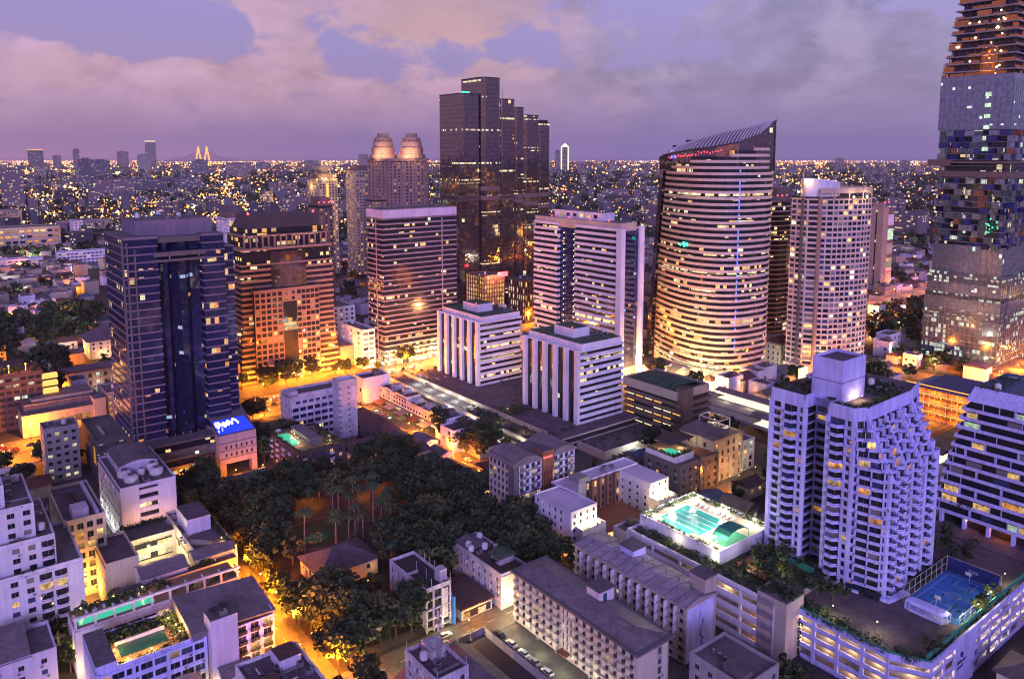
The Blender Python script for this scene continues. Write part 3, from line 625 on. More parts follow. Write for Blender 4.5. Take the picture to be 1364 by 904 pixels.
def glass_steps():
    r = thing('office_tower', 'tallest dark mirrored glass tower, its roof stepping down to the right', 'tower', 416, 610, rect=(0, 126, 0, 42, 205))
    def blk(x0, x1, y0, y1, h, c=3.5):
        P = [(x0+c, y0), (x1-c, y0), (x1, y0+c), (x1, y1), (x0, y1), (x0, y0+c)]; w = MB(); k = 0; z = 0
        n = int(h/15.6); zz = [i*h/n for i in range(n+1)]
        for a, c2 in zip(zz, zz[1:]):
            b = MB(); b.prism(P, a, c2-3.9, 0, top=False, bot=False); b.build('curtain_wall', 'coated_dark', r)
            b = MB(); b.prism(P, c2-3.9, c2, 0, top=False, bot=False); b.build('window_band', pick([('coated_dark', .45), ('coated_lit', .55)]), r)
        for i in range(1, int(h/3.9)): w.prism(inset(P, -.12), i*3.9-.12, i*3.9+.12, 0)
        w.prism(inset(P, -.1), h, h+1.2, 0, 1)
        for zb in (h*.52, 106): w.prism(inset(P, -.3), zb, zb+4, 2)
        w.build('floor_trim', ['metal_dark', 'roof_grey', 'brown_stone'], r)
    blk(0, 24, 0, 36, 205); blk(24.2, 47, -2, 34, 221); blk(47.2, 68, 2, 34, 202); blk(68.2, 83, 6, 34, 195); blk(83.2, 105, 9, 34, 188); blk(105.2, 124, 14, 34, 181)
    b = MB(); [b.cyl(34, 10, 221+z, 222.5+z, 9, 20) for z in (0,)]; b.box(106, 122, 18, 30, 182, 185); b.bar((50, 8, 203), (50, 8, 216), .25); b.bar((55, 8, 203), (55, 8, 213), .2); b.build('roof_plant', ['metal_dark'], r)
    b = MB(); b.box(1, 10, -.3, 0, 206.5, 207.6); b.build('roof_light', 'glow_green', r)
glass_steps()

def dome_pair():
    r = thing('residential_tower', 'tan residential tower crowned by two ribbed stone domes', 'tower', 424, 762, rect=(-6, 60, 0, 60, 150))
    w = MB(); pan = []; w.box(.5, 49.5, .5, 48, 0, 142, 1, 0)
    punched(w, (0, 0), (50, 0), 4, 37, 3.7, 10, 2.2, 1.9, .9, pan, 0, .5, [('pane_dark', .8), ('lit_warm', .13), ('lit_orange', .07)], None, 0, 50, 0)
    punched(w, (0, 48), (0, 0), 4, 37, 3.7, 10, 2.4, 1.9, .9, pan, 0, .5, [('pane_dark', .8), ('lit_warm', .12), ('lit_orange', .08)], None, 0, 48, 0)
    for p0, p1 in (((0, 0), (50, 0)), ((0, 48), (0, 0))):
        for a in (0, 8, 16, 24, 32, 40, 47): w.fbox(p0, p1, a, a+1.6, 0, 143, .4, 1.2, 0)
    w.box(-1, 51, -1, 49, 142, 145, 0); w.build('wall', ['pink_stone', 'inside_dark'], r); insts(r, 'window', pan, 96)
    for cx, cy in ((13, 36), (37, 13)):
        b = MB(); prof = [(15.5, 145), (15.5, 149), (13.2, 149.1), (13, 157), (11.4, 157.1), (11.2, 163.5), (9.2, 163.6), (8.8, 168.5), (6.8, 168.6), (6.2, 173)]
        for (r0, z0), (r1, z1) in zip(prof, prof[1:]): b.cyl(cx, cy, z0, z1, r0, 20, 0, r1)
        for i in range(20):
            a = 2*math.pi*i/20; b.bar((cx+12.9*math.cos(a), cy+12.9*math.sin(a), 150), (cx+9.4*math.cos(a), cy+9.4*math.sin(a), 168), .4)
        b.build('dome', ['pink_stone'], r); b = MB(); [b.octa((cx+15*math.cos(a), cy+15*math.sin(a), 150.5), .7) for a in (0, 2.1, 4.2)]; b.build('beacon', 'glow_red', r)
        glowlamp(r, (cx-17, cy-14, 150), 3000, (1, .55, .22), 1); glowlamp(r, (cx-9, cy-21, 152), 3000, (1, .55, .22), 1)
    w = MB(); pan = []; w.box(-17, -3, 2, 24, 0, 100, 1, 0); punched(w, (-17, 2), (-3, 2), 2, 26, 3.7, 4, 1.9, 1.9, .9, pan, 0, .5, [('pane_dark', .6), ('lit_warm', .28), ('lit_orange', .12)], None, 0, 14, 0); punched(w, (-17, 24), (-17, 2), 2, 26, 3.7, 5, 1.9, 1.9, .9, pan, 0, .5, [('pane_dark', .7), ('lit_warm', .3)], None, 0, 22, 0)
    w.build('lower_wing', ['pink_stone', 'inside_dark'], r); insts(r, 'wing_window', pan, 90)
dome_pair()

def slab_tower(label, s, t, lu, lv, h, wall='tan_wall', mix=None, cap='brown_stone', capw=.7, fl=3.6, lamps=0, cols=None, group=None):
    r = thing('residential_tower', label, 'tower', s, t, rect=(-1, lu+1, -1, lv+1, h), group=group)
    w = MB(); pan = []; mix = mix or [('pane_dark', .72), ('lit_warm', .18), ('lit_orange', .10)]; n = int((h-4)/fl)
    core(w, .4, lu-.4, .4, lv-.4, 0, h-.5, 1, 2)
    punched(w, (0, 0), (lu, 0), 3, n, fl, cols or max(3, int(lu/4)), 2.0, 1.8, .9, pan, 0, .45, mix, None, 0, lu, 0)
    punched(w, (0, lv), (0, 0), 3, n, fl, cols or max(3, int(lv/4)), 2.0, 1.8, .9, pan, 0, .45, mix, None, 0, lv, 0)
    w.box(-.3, lu+.3, -.3, lv+.3, h-1.5, h, 0, 2); e = min(lu, lv)*(1-capw)/2; w.box(e, lu-e, e, lv-e, h, h+6, 3, 2)
    w.build('wall', [wall, 'inside_dark', 'roof_grey', cap], r); insts(r, 'window', pan, 92)
    for i in range(lamps):
        b = MB(); b.octa((R.uniform(0, lu), -.6, h+.6), .9); b.build('roof_lamp', R.choice(['glow_sodium', 'glow_warm', 'glow_white']), r)
    return r
F_ = slab_tower('tan apartment tower left of the two domes with bright lamps along its roof', 399, 889, 24, 33, 120, lamps=4)
for z, q in ((126, 8), (131, 4)): b = MB(); b.box(q, 24-q, q, 33-q, z, z+5); b.build('crown', ['tan_wall'], F_)
for q in ((-3, 4, 122), (8, -3, 122), (20, -3, 122), (-4, 20, 110), (10, -5, 60), (10, -5, 90)): glowlamp(F_, q, 1500, (1, .6, .15), .5)
for q in ((4, -.8, 40), (4, -.8, 80)): b = MB(); b.box(9, 12, -1.0, -.6, q[2]-34, q[2]+34); b.build('lit_stair_strip', 'strip_orange', F_)
slab_tower('plain grey apartment tower with an orange lit edge beside the two domes', 434, 861, 20, 26, 130)
r = slab_tower('slim pale tower striped with lit yellow stairs behind the dark blue tower', 248, 764, 10, 34, 88, wall='white_paint')
for x in (1.5, 7.5): b = MB(); b.box(x, x+1.0, -.9, -.5, 4, 86); b.build('lit_stair_strip', 'strip_orange', r)
b = MB(); b.box(4, 14, 10, 32, 88, 100); b.build('roof_block', ['dark_concrete'], r)
I_ = slab_tower('narrow brown tower with red lamps rising behind the brown stepped tower', 303, 677, 14, 25, 104, wall='brown_stone', cap='brown_stone')
b = MB(); [b.octa((x, -.5, 105.5), .9) for x in (0, 5, 10, 14)]; b.build('beacon', 'glow_red', I_)

def twin_wing_tower():
    r = thing('office_tower', 'white banded office tower split by a black glass core, two white pillars at its side', 'tower', 371.5, 360, rect=(-2, 24, -2, 92, 103))
    w = MB()
    for y0, y1 in ((0, 44), (60, 89)): banded(r, w, rectp(0, 14, y0+2, y1), 6, 23, 4.05, 1.9, 0, [('band_dark', .6), ('band_some', .4)], .7, force={19: 'band_some', 7: 'band_full', 3: 'band_full'})
    w.box(2, 18, 1, 88, 0, 6, 1); w.box(1, 17, 1, 88.5, 98, 104.5, 2, 3); w.box(4, 15, 20, 70, 104.5, 110, 4, 3)
    w.box(-1.4, 2.6, -2.6, 1.9, 0, 101, 4); w.build('wall', ['white_paint', 'dark_concrete', 'beige', 'roof_grey', 'white_paint'], r)
    b = MB(); b.cyl(20, -.5, 0, 102, 2.3, 14); b.build('pillar', ['white_paint'], r)
    b = MB(); b.prism(rectp(2.6, 18, .6, 88), 6, 99, 0, top=False, bot=False); b.build('core_glass_wall', 'core_glass', r)
    lm = MB(); lm.octa((0, 0, 0), .38); lm = lm.mesh('core_lamp', 'glow_warm'); [inst(r, 'core_lamp', lm, (1.6, y, z)) for y in (46.5, 57) for z in range(10, 98, 4)]
    for i in range(6): b = MB(); b.quad([(3.8, 64-i*7, 106), (3.8, 60.5-i*7, 106), (3.8, 60.5-i*7, 108.3), (3.8, 64-i*7, 108.3)]); b.build('penthouse_window', pick(PANEMIX), r)
    b = MB(); [b.octa((1.5, y, 105.5), .6) for y in (12, 30, 52, 70)]; b.build('beacon', 'glow_red', r)
twin_wing_tower()

def finned_block(s, t, label):
    r = thing('office_block', label, 'building', s, t, rect=(-2, 36, -2, 48, 48))
    w = MB(); lu, lv = 34, 46
    for k in range(12):
        z = 3+k*3.6; w.prism(rectp(1.2, lu, 0, lv), z, z+1.85, 0)
        b = MB(); b.prism(rectp(2, lu-.8, .8, lv-.8), z+1.85, z+3.6, 0, top=False, bot=False); b.build('window_band', pick([('band_dark', .55), ('band_some', .35), ('band_full', .10)]), r)
    w.prism(rectp(1.2, lu, 0, lv), 46.2, 47.2, 0)
    g = MB(); g.quad([(1.0, lv-.5, 3), (1.0, .5, 3), (1.0, .5, 46), (1.0, lv-.5, 46)]); g.build('curtain_wall', 'core_dark', r)
    w.box(3, 33, 1, lv-1, 47.2, 50.4, 0, 1); w.box(9, 21, 14, 30, 50.4, 55.5, 0, 1); w.build('wall', ['white_paint', 'roof_green'], r)
    for i in range(6):
        y = i*(lv-2.7)/5; b = MB(); b.box(-.8, 1.1, y, y+2.7, 0, 47.8); b.build('fin', ['white_paint'], r)
    b = MB(); b.box(4, lu-2, 2, lv-2, 0, 3); b.build('lobby_window', 'band_dark', r)
    clutter(r, 22, 33, 3, 22, 50.4, 5)
    b = MB(); b.octa((9, 15, 56.2), .45); b.build('beacon', 'glow_red', r)
finned_block(273.3, 383, 'farther of the twin white office blocks with tall vertical fins')
finned_block(274.3, 294.2, 'nearer of the twin white office blocks with tall vertical fins and green roof')
def office_podium():
    r = thing('parking_podium', 'low planted parking podium with strip lights below the twin finned office blocks', 'podium', 238, 262, rect=(0, 75, 0, 175, 9))
    w = MB()
    for z in (0, 3.1, 6.4): w.box(0, 72, 22, 172, z, z+.9, 0, 1)
    w.box(2.5, 70, 24, 170, .9, 6.4, 2); w.box(0, .5, 22, 172, 7.2, 8.4, 0); w.box(12, 13, 30, 172, 7.3, 9.6, 0); w.box(26, 72, 2, 22, 0, 3.4, 0, 1); w.box(26, 72, 2, 2.5, 3.4, 4.4, 0); w.box(26, 26.5, 2, 22, 3.4, 4.4, 0)
    w.build('slab', ['beige', 'roof_purple', 'inside_dark'], r)
    for z in (2.5, 5.8):
        for k in range(14):
            y = 26+k*10.3; b = MB(); b.box(1.3, 1.9, y, y+8.4, z, z+.3); b.build('strip_light', 'strip_white', r)
    for k in range(6): glowlamp(r, (-3, 34+k*22, 4), 900, (1, .93, .75), .5)
    for k in range(5): glowlamp(r, (8, 92+k*14, 10.5), 700, (.9, 1, .8), .4)
    clutter(r, 36, 72, 74, 100, 7.4, 6); clutter(r, 2, 34, 140, 172, 7.4, 5); [glowlamp(r, (x, y, 9.2), 160, WARM, .2) for x, y in ((6, 40), (6, 60), (20, 72), (40, 76), (56, 40), (70, 90), (20, 160))]; planting(r, 1, 11, 24, 90, 7.4, 90, sc=(.8, 1.8)); planting(r, 14, 34, 66, 78, 7.4, 60, sc=(.8, 2)); planting(r, 36, 70, 24, 170, 7.4, 90, sc=(.7, 1.5)); planting(r, 28, 70, 4, 20, 3.6, 60); planting(r, 14, 34, 30, 31.5, 7.4, 8); planting(r, 2, 34, 150, 170, 7.4, 30)
office_podium()

def clip_poly(P, f):
    """the part of a polygon where f(point) >= 0, f linear"""
    out = []
    for i in range(len(P)):
        a, b = P[i], P[(i+1) % len(P)]; fa, fb = f(a), f(b)
        if fa >= 0: out.append(a)
        if (fa >= 0) != (fb >= 0): k = fa/(fa-fb); out.append((a[0]+(b[0]-a[0])*k, a[1]+(b[1]-a[1])*k))
    Q = []
    for p in out:
        if not Q or math.dist(p, Q[-1]) > .08: Q.append(p)
    if len(Q) > 1 and math.dist(Q[0], Q[-1]) < .08: Q.pop()
    return Q
def sail_tower():
    r = thing('office_tower', 'tall curved white banded tower with a sail shaped metal roof', 'tower', 425, 306, rect=(-16, 50, -4, 82, 165))
    O = (425, 306); raw = [(430, 385), (418, 362), (411, 340), (411, 325), (416, 312), (430, 303.5), (462, 302.5), (477, 330), (472, 385)]
    P0 = chaikin([(x-O[0], y-O[1]) for x, y in raw], 2); w = MB(); fh = 3.95; sp = 1.75
    def lean(z): e = 1-.13*(z/150.)**1.6; return [(x, y*e if y > 0 else y) for x, y in P0]
    k = 0
    while True:
        z = 6+k*fh; P = lean(z); k += 1
        if z > 157: break
        if z > 146: xl = -14+(z-146)/11.5*46; P = clip_poly(P, lambda p: p[0]-xl+max(0, -p[1])*0)
        elif z > 141: yl = 70*((146.5-z)/5.5)+2; P = clip_poly(P, lambda p: yl-p[1])
        if len(P) < 3: break
        w.prism(P, z, z+sp, 0); b = MB(); b.prism(inset(P, .5), z+sp, z+fh, 0, top=False, bot=False)
        b.build('window_band', 'shop_lit' if k < 2 else 'band_full' if k in (17, 30) else pick([('band_dark', .6), ('band_some', .37), ('band_orange', .03)] if k > 14 else [('band_dark', .3), ('band_some', .55), ('band_orange', .15)]), r)
    w.prism(P0, 3, 6, 0); w.build('wall', ['warm_band'], r)  # cream colour stands in for orange light on white bands
    b = MB(); b.prism(inset(P0, 1.5), 0, 3, 0, top=False); b.build('lobby_window', 'shop_lit', r)
    b = MB(); b.prism([(5, 79.5), (6.5, 84), (9, 84), (9, 79.5)], 0, 147, 0, poly2=[(5, 68.5), (6.5, 73), (9, 73), (9, 68.5)]); b.build('edge_glass', 'coated_dark', r)
    # roof: a ruled crescent from the low front edge up to the back edge, the two meeting in a point at the right
    FR = [(5, 73, 148.5), (-7, 50, 151), (-14, 28, 153), (-12.5, 10, 155), (-3, 0, 157.5), (13, -4, 162.5), (31, -4.5, 172)]
    BK = [(7, 73, 149), (14, 62, 155.5), (25, 50, 160.5), (32, 38, 164.5), (35, 22, 167.5), (34.5, 8, 170.2), (31.5, -4, 172.4)]
    def lerp(A, f):
        x = f*(len(A)-1); i = min(int(x), len(A)-2); q = x-i; return Vector(A[i]).lerp(Vector(A[i+1]), q)
    def rp(f, g): p = lerp(FR, f).lerp(lerp(BK, f), g); p.z += 3.2*math.sin(math.pi*g)*math.sin(math.pi*min(1, f*1.02)); return p
    b = MB(); n = 36
    for i in range(n):
        for j in range(5):
            q = [rp(i/n, j/5), rp((i+1)/n, j/5), rp((i+1)/n, (j+1)/5), rp(i/n, (j+1)/5)]; b.quad(q); b.quad([v-Vector((0, 0, .7)) for v in q[::-1]])
    b.build('roof', ['roof_metal'], r)
    rb = MB()
    for i in range(1, 34):
        pr = None
        for j in range(6): q = rp(i/n+.012*j, j/5)+Vector((0, 0, .35)); pr and rb.bar(pr, q, .36); pr = q
    rb.build('roof_rib', ['slat_white'], r)
    b = MB(); pr = None
    for i in range(25):
        q = lerp(FR, i/24)+Vector((1.6, 1.6, -.4)); pr and b.quad([(pr.x, pr.y, 139), (q.x, q.y, 139), tuple(q), tuple(pr)]); pr = q
    b.quad([(31.5, -3.6, 139), (34.5, 8, 139), (34.5, 8, 169.5), (31.5, -3.6, 171.5)]); b.quad([(34.5, 8, 139), (8, 72, 139), (8, 72, 148), (25, 50, 160), (34.5, 8, 169.5)]); b.build('crown_glass', 'coated_dark', r)
    lm = MB(); lm.octa((0, 0, 0), .42); lm = lm.mesh('sky_bar_lamp', 'glow_red'); [inst(r, 'sky_bar_lamp', lm, lerp(FR, .12+.02*i)+Vector((-.2, .4, -3.2+R.uniform(-1, 1)))) for i in range(22)]
    b = MB(); [b.box(-4.9+i*1.1-.3, -4.4+i*1.1, 46.5-i*2.2, 47.5-i*2.2, 147, 149) for i in range(-2, 1)]; b.build('sky_bar_sign', 'glow_blue', r)
    b = MB(); [b.box(-14.6, -14.2, 30+i*.9, 30.5+i*.9, 88+R.uniform(0, 3), 89+R.uniform(0, 3)) for i in range(9)]; b.build('green_light', 'glow_green', r)
    b = MB(); [b.box(-4.2, -3.6, -2.6, -2.2, z, z+R.uniform(1, 2.4)) for z in [24+i*3.95 for i in range(30)] if R.random() < .8]; b.build('blue_light_line', 'glow_blue', r)
    for q in ((-40, 70, 6), (-44, 46, 6), (-40, 22, 6), (-34, -6, 6), (-14, -26, 6)): glowlamp(r, q, 40000, (1, .42, .10), .8)  # added lights without fixtures, standing in for the city's orange glow
sail_tower()

def crescent_tower():
    r = thing('residential_tower', 'cream residential tower with curved balconies and a lit crescent crown', 'tower', 471, 280, rect=(-2, 50, -18, 26, 125))
    O = (471, 280); raw = [(471.5, 298), (471, 286), (474, 279), (480, 273), (490, 268.5), (502, 265.5), (513, 265), (520, 270), (517, 290), (500, 303), (480, 304)]
    P = [(x-O[0], y-O[1]) for x, y in raw]; w = MB(); pan = []; n = 31; fh = 3.6
    w.prism(inset(P, .4), 8, 122, 1)
    for i, cols in ((0, 3), (1, 1), (2, 2), (3, 3), (4, 3), (5, 3), (6, 2)):
        p0, p1 = P[i], P[i+1]; punched(w, p0, p1, 9, n, fh, cols, math.dist(p0, p1)/cols*.80, 2.2, .6, pan, 0, .35, [('pane_dark', .52), ('pane_blue', .25), ('pane_curtain', .14), ('lit_warm', .06), ('lit_white', .03)], None, 0, None, 1)
    for k in range(n+1): w.prism(inset(P[:8]+[(40, 10), (3, 12)], -.9), 9+k*fh-.2, 9+k*fh+.22, 0)
    for x, y in (P[2], P[7]): w.cyl(x, y, 8, 121, 1.5, 8, 2)
    w.prism(inset(P, -1.2), 0, 9, 2); w.box(-.6, .4, 8, 10.6, 9, 122, 3)
    w.build('wall', ['warm_band', 'inside_dark', 'pink_stone', 'dark_concrete'], r); insts(r, 'window', pan, 97)
    b = MB()
    for i in range(2, 8): b.fbox(P[i], P[i+1], 0, math.dist(P[i], P[i+1]), 124.5, 128, -.3, .5)
    for i in range(2, 8): b.fbox(P[i], P[i+1], 0, .7, 120, 124.5, -.3, .4)
    b.build('crown', ['beige'], r)
    b = MB(); m = 16
    for i in range(m):
        a0, a1 = math.pi*(1.05+.9*i/m), math.pi*(1.05+.9*(i+1)/m); z0, z1 = 134-8*(i/m)**2, 134-8*((i+1)/m)**2
        b.quad([(17+16*math.cos(a0), 12+16*math.sin(a0), 120), (17+16*math.cos(a1), 12+16*math.sin(a1), 120), (17+16*math.cos(a1), 12+16*math.sin(a1), z1), (17+16*math.cos(a0), 12+16*math.sin(a0), z0)]); b.quad([(17+15.5*math.cos(a1), 12+15.5*math.sin(a1), 120), (17+15.5*math.cos(a0), 12+15.5*math.sin(a0), 120), (17+15.5*math.cos(a0), 12+15.5*math.sin(a0), z0), (17+15.5*math.cos(a1), 12+15.5*math.sin(a1), z1)])
    b.build('roof_screen', ['white_paint'], r)
    b = MB(); b.box(-1, 1, 9, 11, 122, 134); b.box(-.2, .2, 9.8, 10.2, 134, 139); b.build('spine', ['beige'], r)
    for q in ((-.5, 13, 125), (-.6, 8.2, 132), (20, -14.5, 122), (33, -16.5, 122)): b = MB(); b.octa(q, .9); b.build('roof_lamp', 'glow_warm', r); glowlamp(r, (q[0]-.6, q[1]-1.2, q[2]+.4), 550, (1, .6, .2), .4)
    for q in ((2, 0, 3), (12, -12, 3), (26, -17, 3)): glowlamp(r, (q[0]-9, q[1]-12, 6), 9000, (1, .45, .15), .4)
crescent_tower()

def round_striped():
    r = thing('office_tower', 'dark striped tower with rounded corners between the curved tower and the cream residential tower', 'tower', 514, 338, rect=(-2, 44, -2, 28, 118))
    P = chaikin(rectp(0, 44, 0, 26), 2); w = MB(); banded(r, w, P, 14, 27, 3.7, 1.0, 0, [('band_dark', .5), ('band_some', .5)], .4); w.prism(P, 114, 118, 1); w.box(-14, 50, -10, 26, 0, 13, 2); w.build('wall', ['beige', 'roof_grey', 'beige'], r)
    b = MB(); b.box(12, 30, 8, 20, 118, 124); b.build('roof_block', ['brown_stone'], r)
    b = MB(); [b.octa((x, 1, 119), .7) for x in (3, 9, 15)]; b.build('beacon', 'glow_red', r)
    clutter(r, 2, 40, 8, 24, 118, 4)
round_striped()
def sign_tower():
    r = thing('office_tower', 'brown slab tower with pale poster panels down its right half', 'tower', 840, 419.5, rect=(0, 26, 0, 18, 93))
    w = MB(); w.box(0, 11, 0, 17, 0, 93, 0, 2); w.box(11, 25, 1, 17, 0, 91, 1, 2); w.box(3, 9, 3, 14, 93, 97, 0); w.build('wall', ['tan_wall', 'brown_stone', 'roof_grey'], r)
    for k in range(5): b = MB(); b.box(12, 24.4, .5, 1, 8+k*16, 20+k*16); b.build('poster_panel', ['beige', 'lit_green', 'beige', 'lit_green', 'white_paint'][k], r)
    b = MB(); b.box(-.3, 0, 7, 8.2, 4, 90); b.build('lit_strip', 'band_some', r)
    b = MB(); b.box(11.5, 23, -.2, .5, 21.5, 24.5); b.build('red_sign', 'glow_red', r); b = MB(); [b.octa((x, 0, 98), .9) for x in (2, 10)]; b.build('beacon', 'glow_red', r)
sign_tower()

def pixel_tower():
    r = thing('skyscraper', 'unfinished pixelated glass skyscraper with orange scaffolding at its top', 'skyscraper', 586, 209, rect=(-2, 56, -2, 54, 300))
    def mull(mb, x0, x1, y0, y1, z0, z1, px_=3.6, pz=5.2):
        z = z0
        while z < z1: mb.box(x0-.12, x1+.12, y0-.12, y1+.12, z-.12, z+.12); z += pz
        for p0, p1 in (((x0, y0), (x1, y0)), ((x0, y1), (x0, y0))):
            L = math.dist(p0, p1); a = 0
            while a <= L: mb.fbox(p0, p1, max(0, a-.09), a+.09, z0, z1, 0, .2); a += px_
    for z0, z1, x0, y1, mats in ((0, 18, 0, 50, ('curtain_lit',)), (18, 48, 0, 50, ('curtain_grey', 'curtain_lit', 'curtain_lit')), (48, 64, 0, 49, ('curtain_grey', 'curtain_lit')), (64, 84, 1.5, 47, ('curtain_grey',)), (166.5, 200, 2, 49, ('curtain_grey',))):
        z = z0
        while z < z1-.1:
            b = MB(); b.prism(rectp(x0, 50, x0, y1), z, z+3.7, 0, top=False, bot=False); b.build('window_band', R.choice(mats), r); z += 3.7
        fr = MB(); mull(fr, x0, 50, x0, y1, z0, z1); fr.build('mullion', ['metal_grey'], r)
    # the bitten-out middle: floor slabs with boxes standing in and out of line
    b = MB(); b.box(5, 50, 5, 44, 84, 166); b.build('inner_wall', ['curtain_dark'], r)
    sl = MB(); [sl.box(2.5, 50, 2.5, 48, 84+k*4.1, 84.5+k*4.1) for k in range(20)]; sl.box(-1.5, 50, -1.5, 50, 143.5, 145, 1); sl.box(1, 50, 1, 48, 134, 138, 1); sl.build('slab', ['metal_grey', 'brown_stone'], r)
    bx_ = []
    for k in range(20):
        z = 84.5+k*4.1
        if 133 < z < 144: continue
        for p0, p1 in (((2, 2), (50, 2)), ((2, 48.5), (2, 2))):
            a = R.uniform(0, 2); L = math.dist(p0, p1)
            while a < L-2:
                wd_ = R.uniform(2.6, 7); f = (a+wd_/2)/L; left = p0[1] != 2
                solid = .92 if (z > 146 and left and f < .55-(166-z)*.02) else .66
                if R.random() < solid: bx_.append((p0, p1, a, min(L, a+wd_), z, R.choice((-1.4, 0, 0, .7, 1.6, 2.8)) if solid < .9 else 0))
                a += wd_+R.choice((0, 0, .6, 2.2))
    R.shuffle(bx_); GM = ['curtain_grey', 'curtain_green', 'navy_panel', 'blue_glass', 'rust_panel', 'curtain_lit']; GP = [0, 0, 0, 0, 1, 1, 1, 2, 2, 2, 3, 4, 5]; rest = MB()
    for i, (p0, p1, a0, a1, z, o) in enumerate(bx_):
        m = R.choice(GP)
        if i < 97: bx = MB(); bx.fbox(p0, p1, a0, a1, z, z+3.7, -2.5, o); bx.build('glass_box', GM[m], r)
        else: rest.fbox(p0, p1, a0, a1, z, z+3.7, -2.5, o, m)
    tag(rest.build('glass_box', GM, r), kind='stuff')
    b = MB(); b.box(-4, 1, 38, 52, 142, 146); b.build('crane_deck', ['brown_stone'], r)
    for k in range(13):
        e = 2.6+k*.22; z = 201+k*5.2; b = MB(); b.box(e-R.uniform(0, 1.2), 50, e-R.uniform(0, 1.2), 49-k*.8+R.uniform(0, 1.4), z, z+.8, 0); b.box(e+2.5, 48, e+2.5, 46-k*.8, z+.8, z+5.2, 1)
        
        for p0, p1 in (((e, 49-k*.8), (e, e)), ((e, e), (50, e))):
            a, L = 0, math.dist(p0, p1)
            while a < L-1:
                w_ = min(R.uniform(3, 11), L-a)
                if R.random() < .7: b.fbox(p0, p1, a, a+w_, z+.8, z+R.choice((1.9, 2.6, 4.4)), -.15, .1, 2)
                a += w_+R.choice((0, .8, 2))
        for j in range(9): y = e+j*(44-k*1.4)/8; b.box(e, e+.5, y, y+.5, z+.8, z+5.2, 3)
        b.build('open_floor', ['grey_concrete', 'dark_brown', 'orange_net', 'metal_dark'], r)
    b = MB(); [b.octa((e_+.2, 16+R.uniform(-4, 4), 204+k*5.2), .7) for k, e_ in ((k, 2.6+k*.22) for k in range(9))]; [b.octa((2.5+R.uniform(0, 2), R.uniform(6, 42), 203+R.randrange(8)*5.2), .8) for _ in range(14)]; b.build('work_lamp', 'glow_warm', r)
    b = MB(); [b.box(1.4, 1.9, 15.5, 19, 152+k*7.4, 154.6+k*7.4) for k in range(6)]; b.build('hoist_light', 'lit_green', r)
    for k in range(5): glowlamp(r, (4+k*.6, 20, 203.5+k*5.2), 1500, SODIUM, .5)
    b = MB(); [b.bar((2, -3+i*.01, 0), (2, -3, 60), .2) for i in (0,)]; [b.bar((1+(k % 2)*2, -3.4, k*2.5), (3-(k % 2)*2, -3.4, k*2.5+2.5), .1) for k in range(24)]; [b.bar((x, -3.4, 0), (x, -3.4, 62), .14) for x in (1, 3)]; b.build('hoist_mast', ['navy_panel'], r)
    b = MB(); [b.octa((1, 8+R.uniform(-3, 5), 100+R.uniform(-5, 6)), .6) for _ in range(12)]; b.build('green_light', 'glow_green', r)
    b = MB(); b.box(-24, 40, -22, 0, 0, 5); b.box(-24, -2, 0, 44, 0, 5); b.build('site_podium', ['brown_stone'], r)
    for q in ((-14, -24, 8), (-10, 10, 7), (4, -24, 8), (-26, 30, 7)): glowlamp(r, q, 1800, WARM, .5)
pixel_tower()
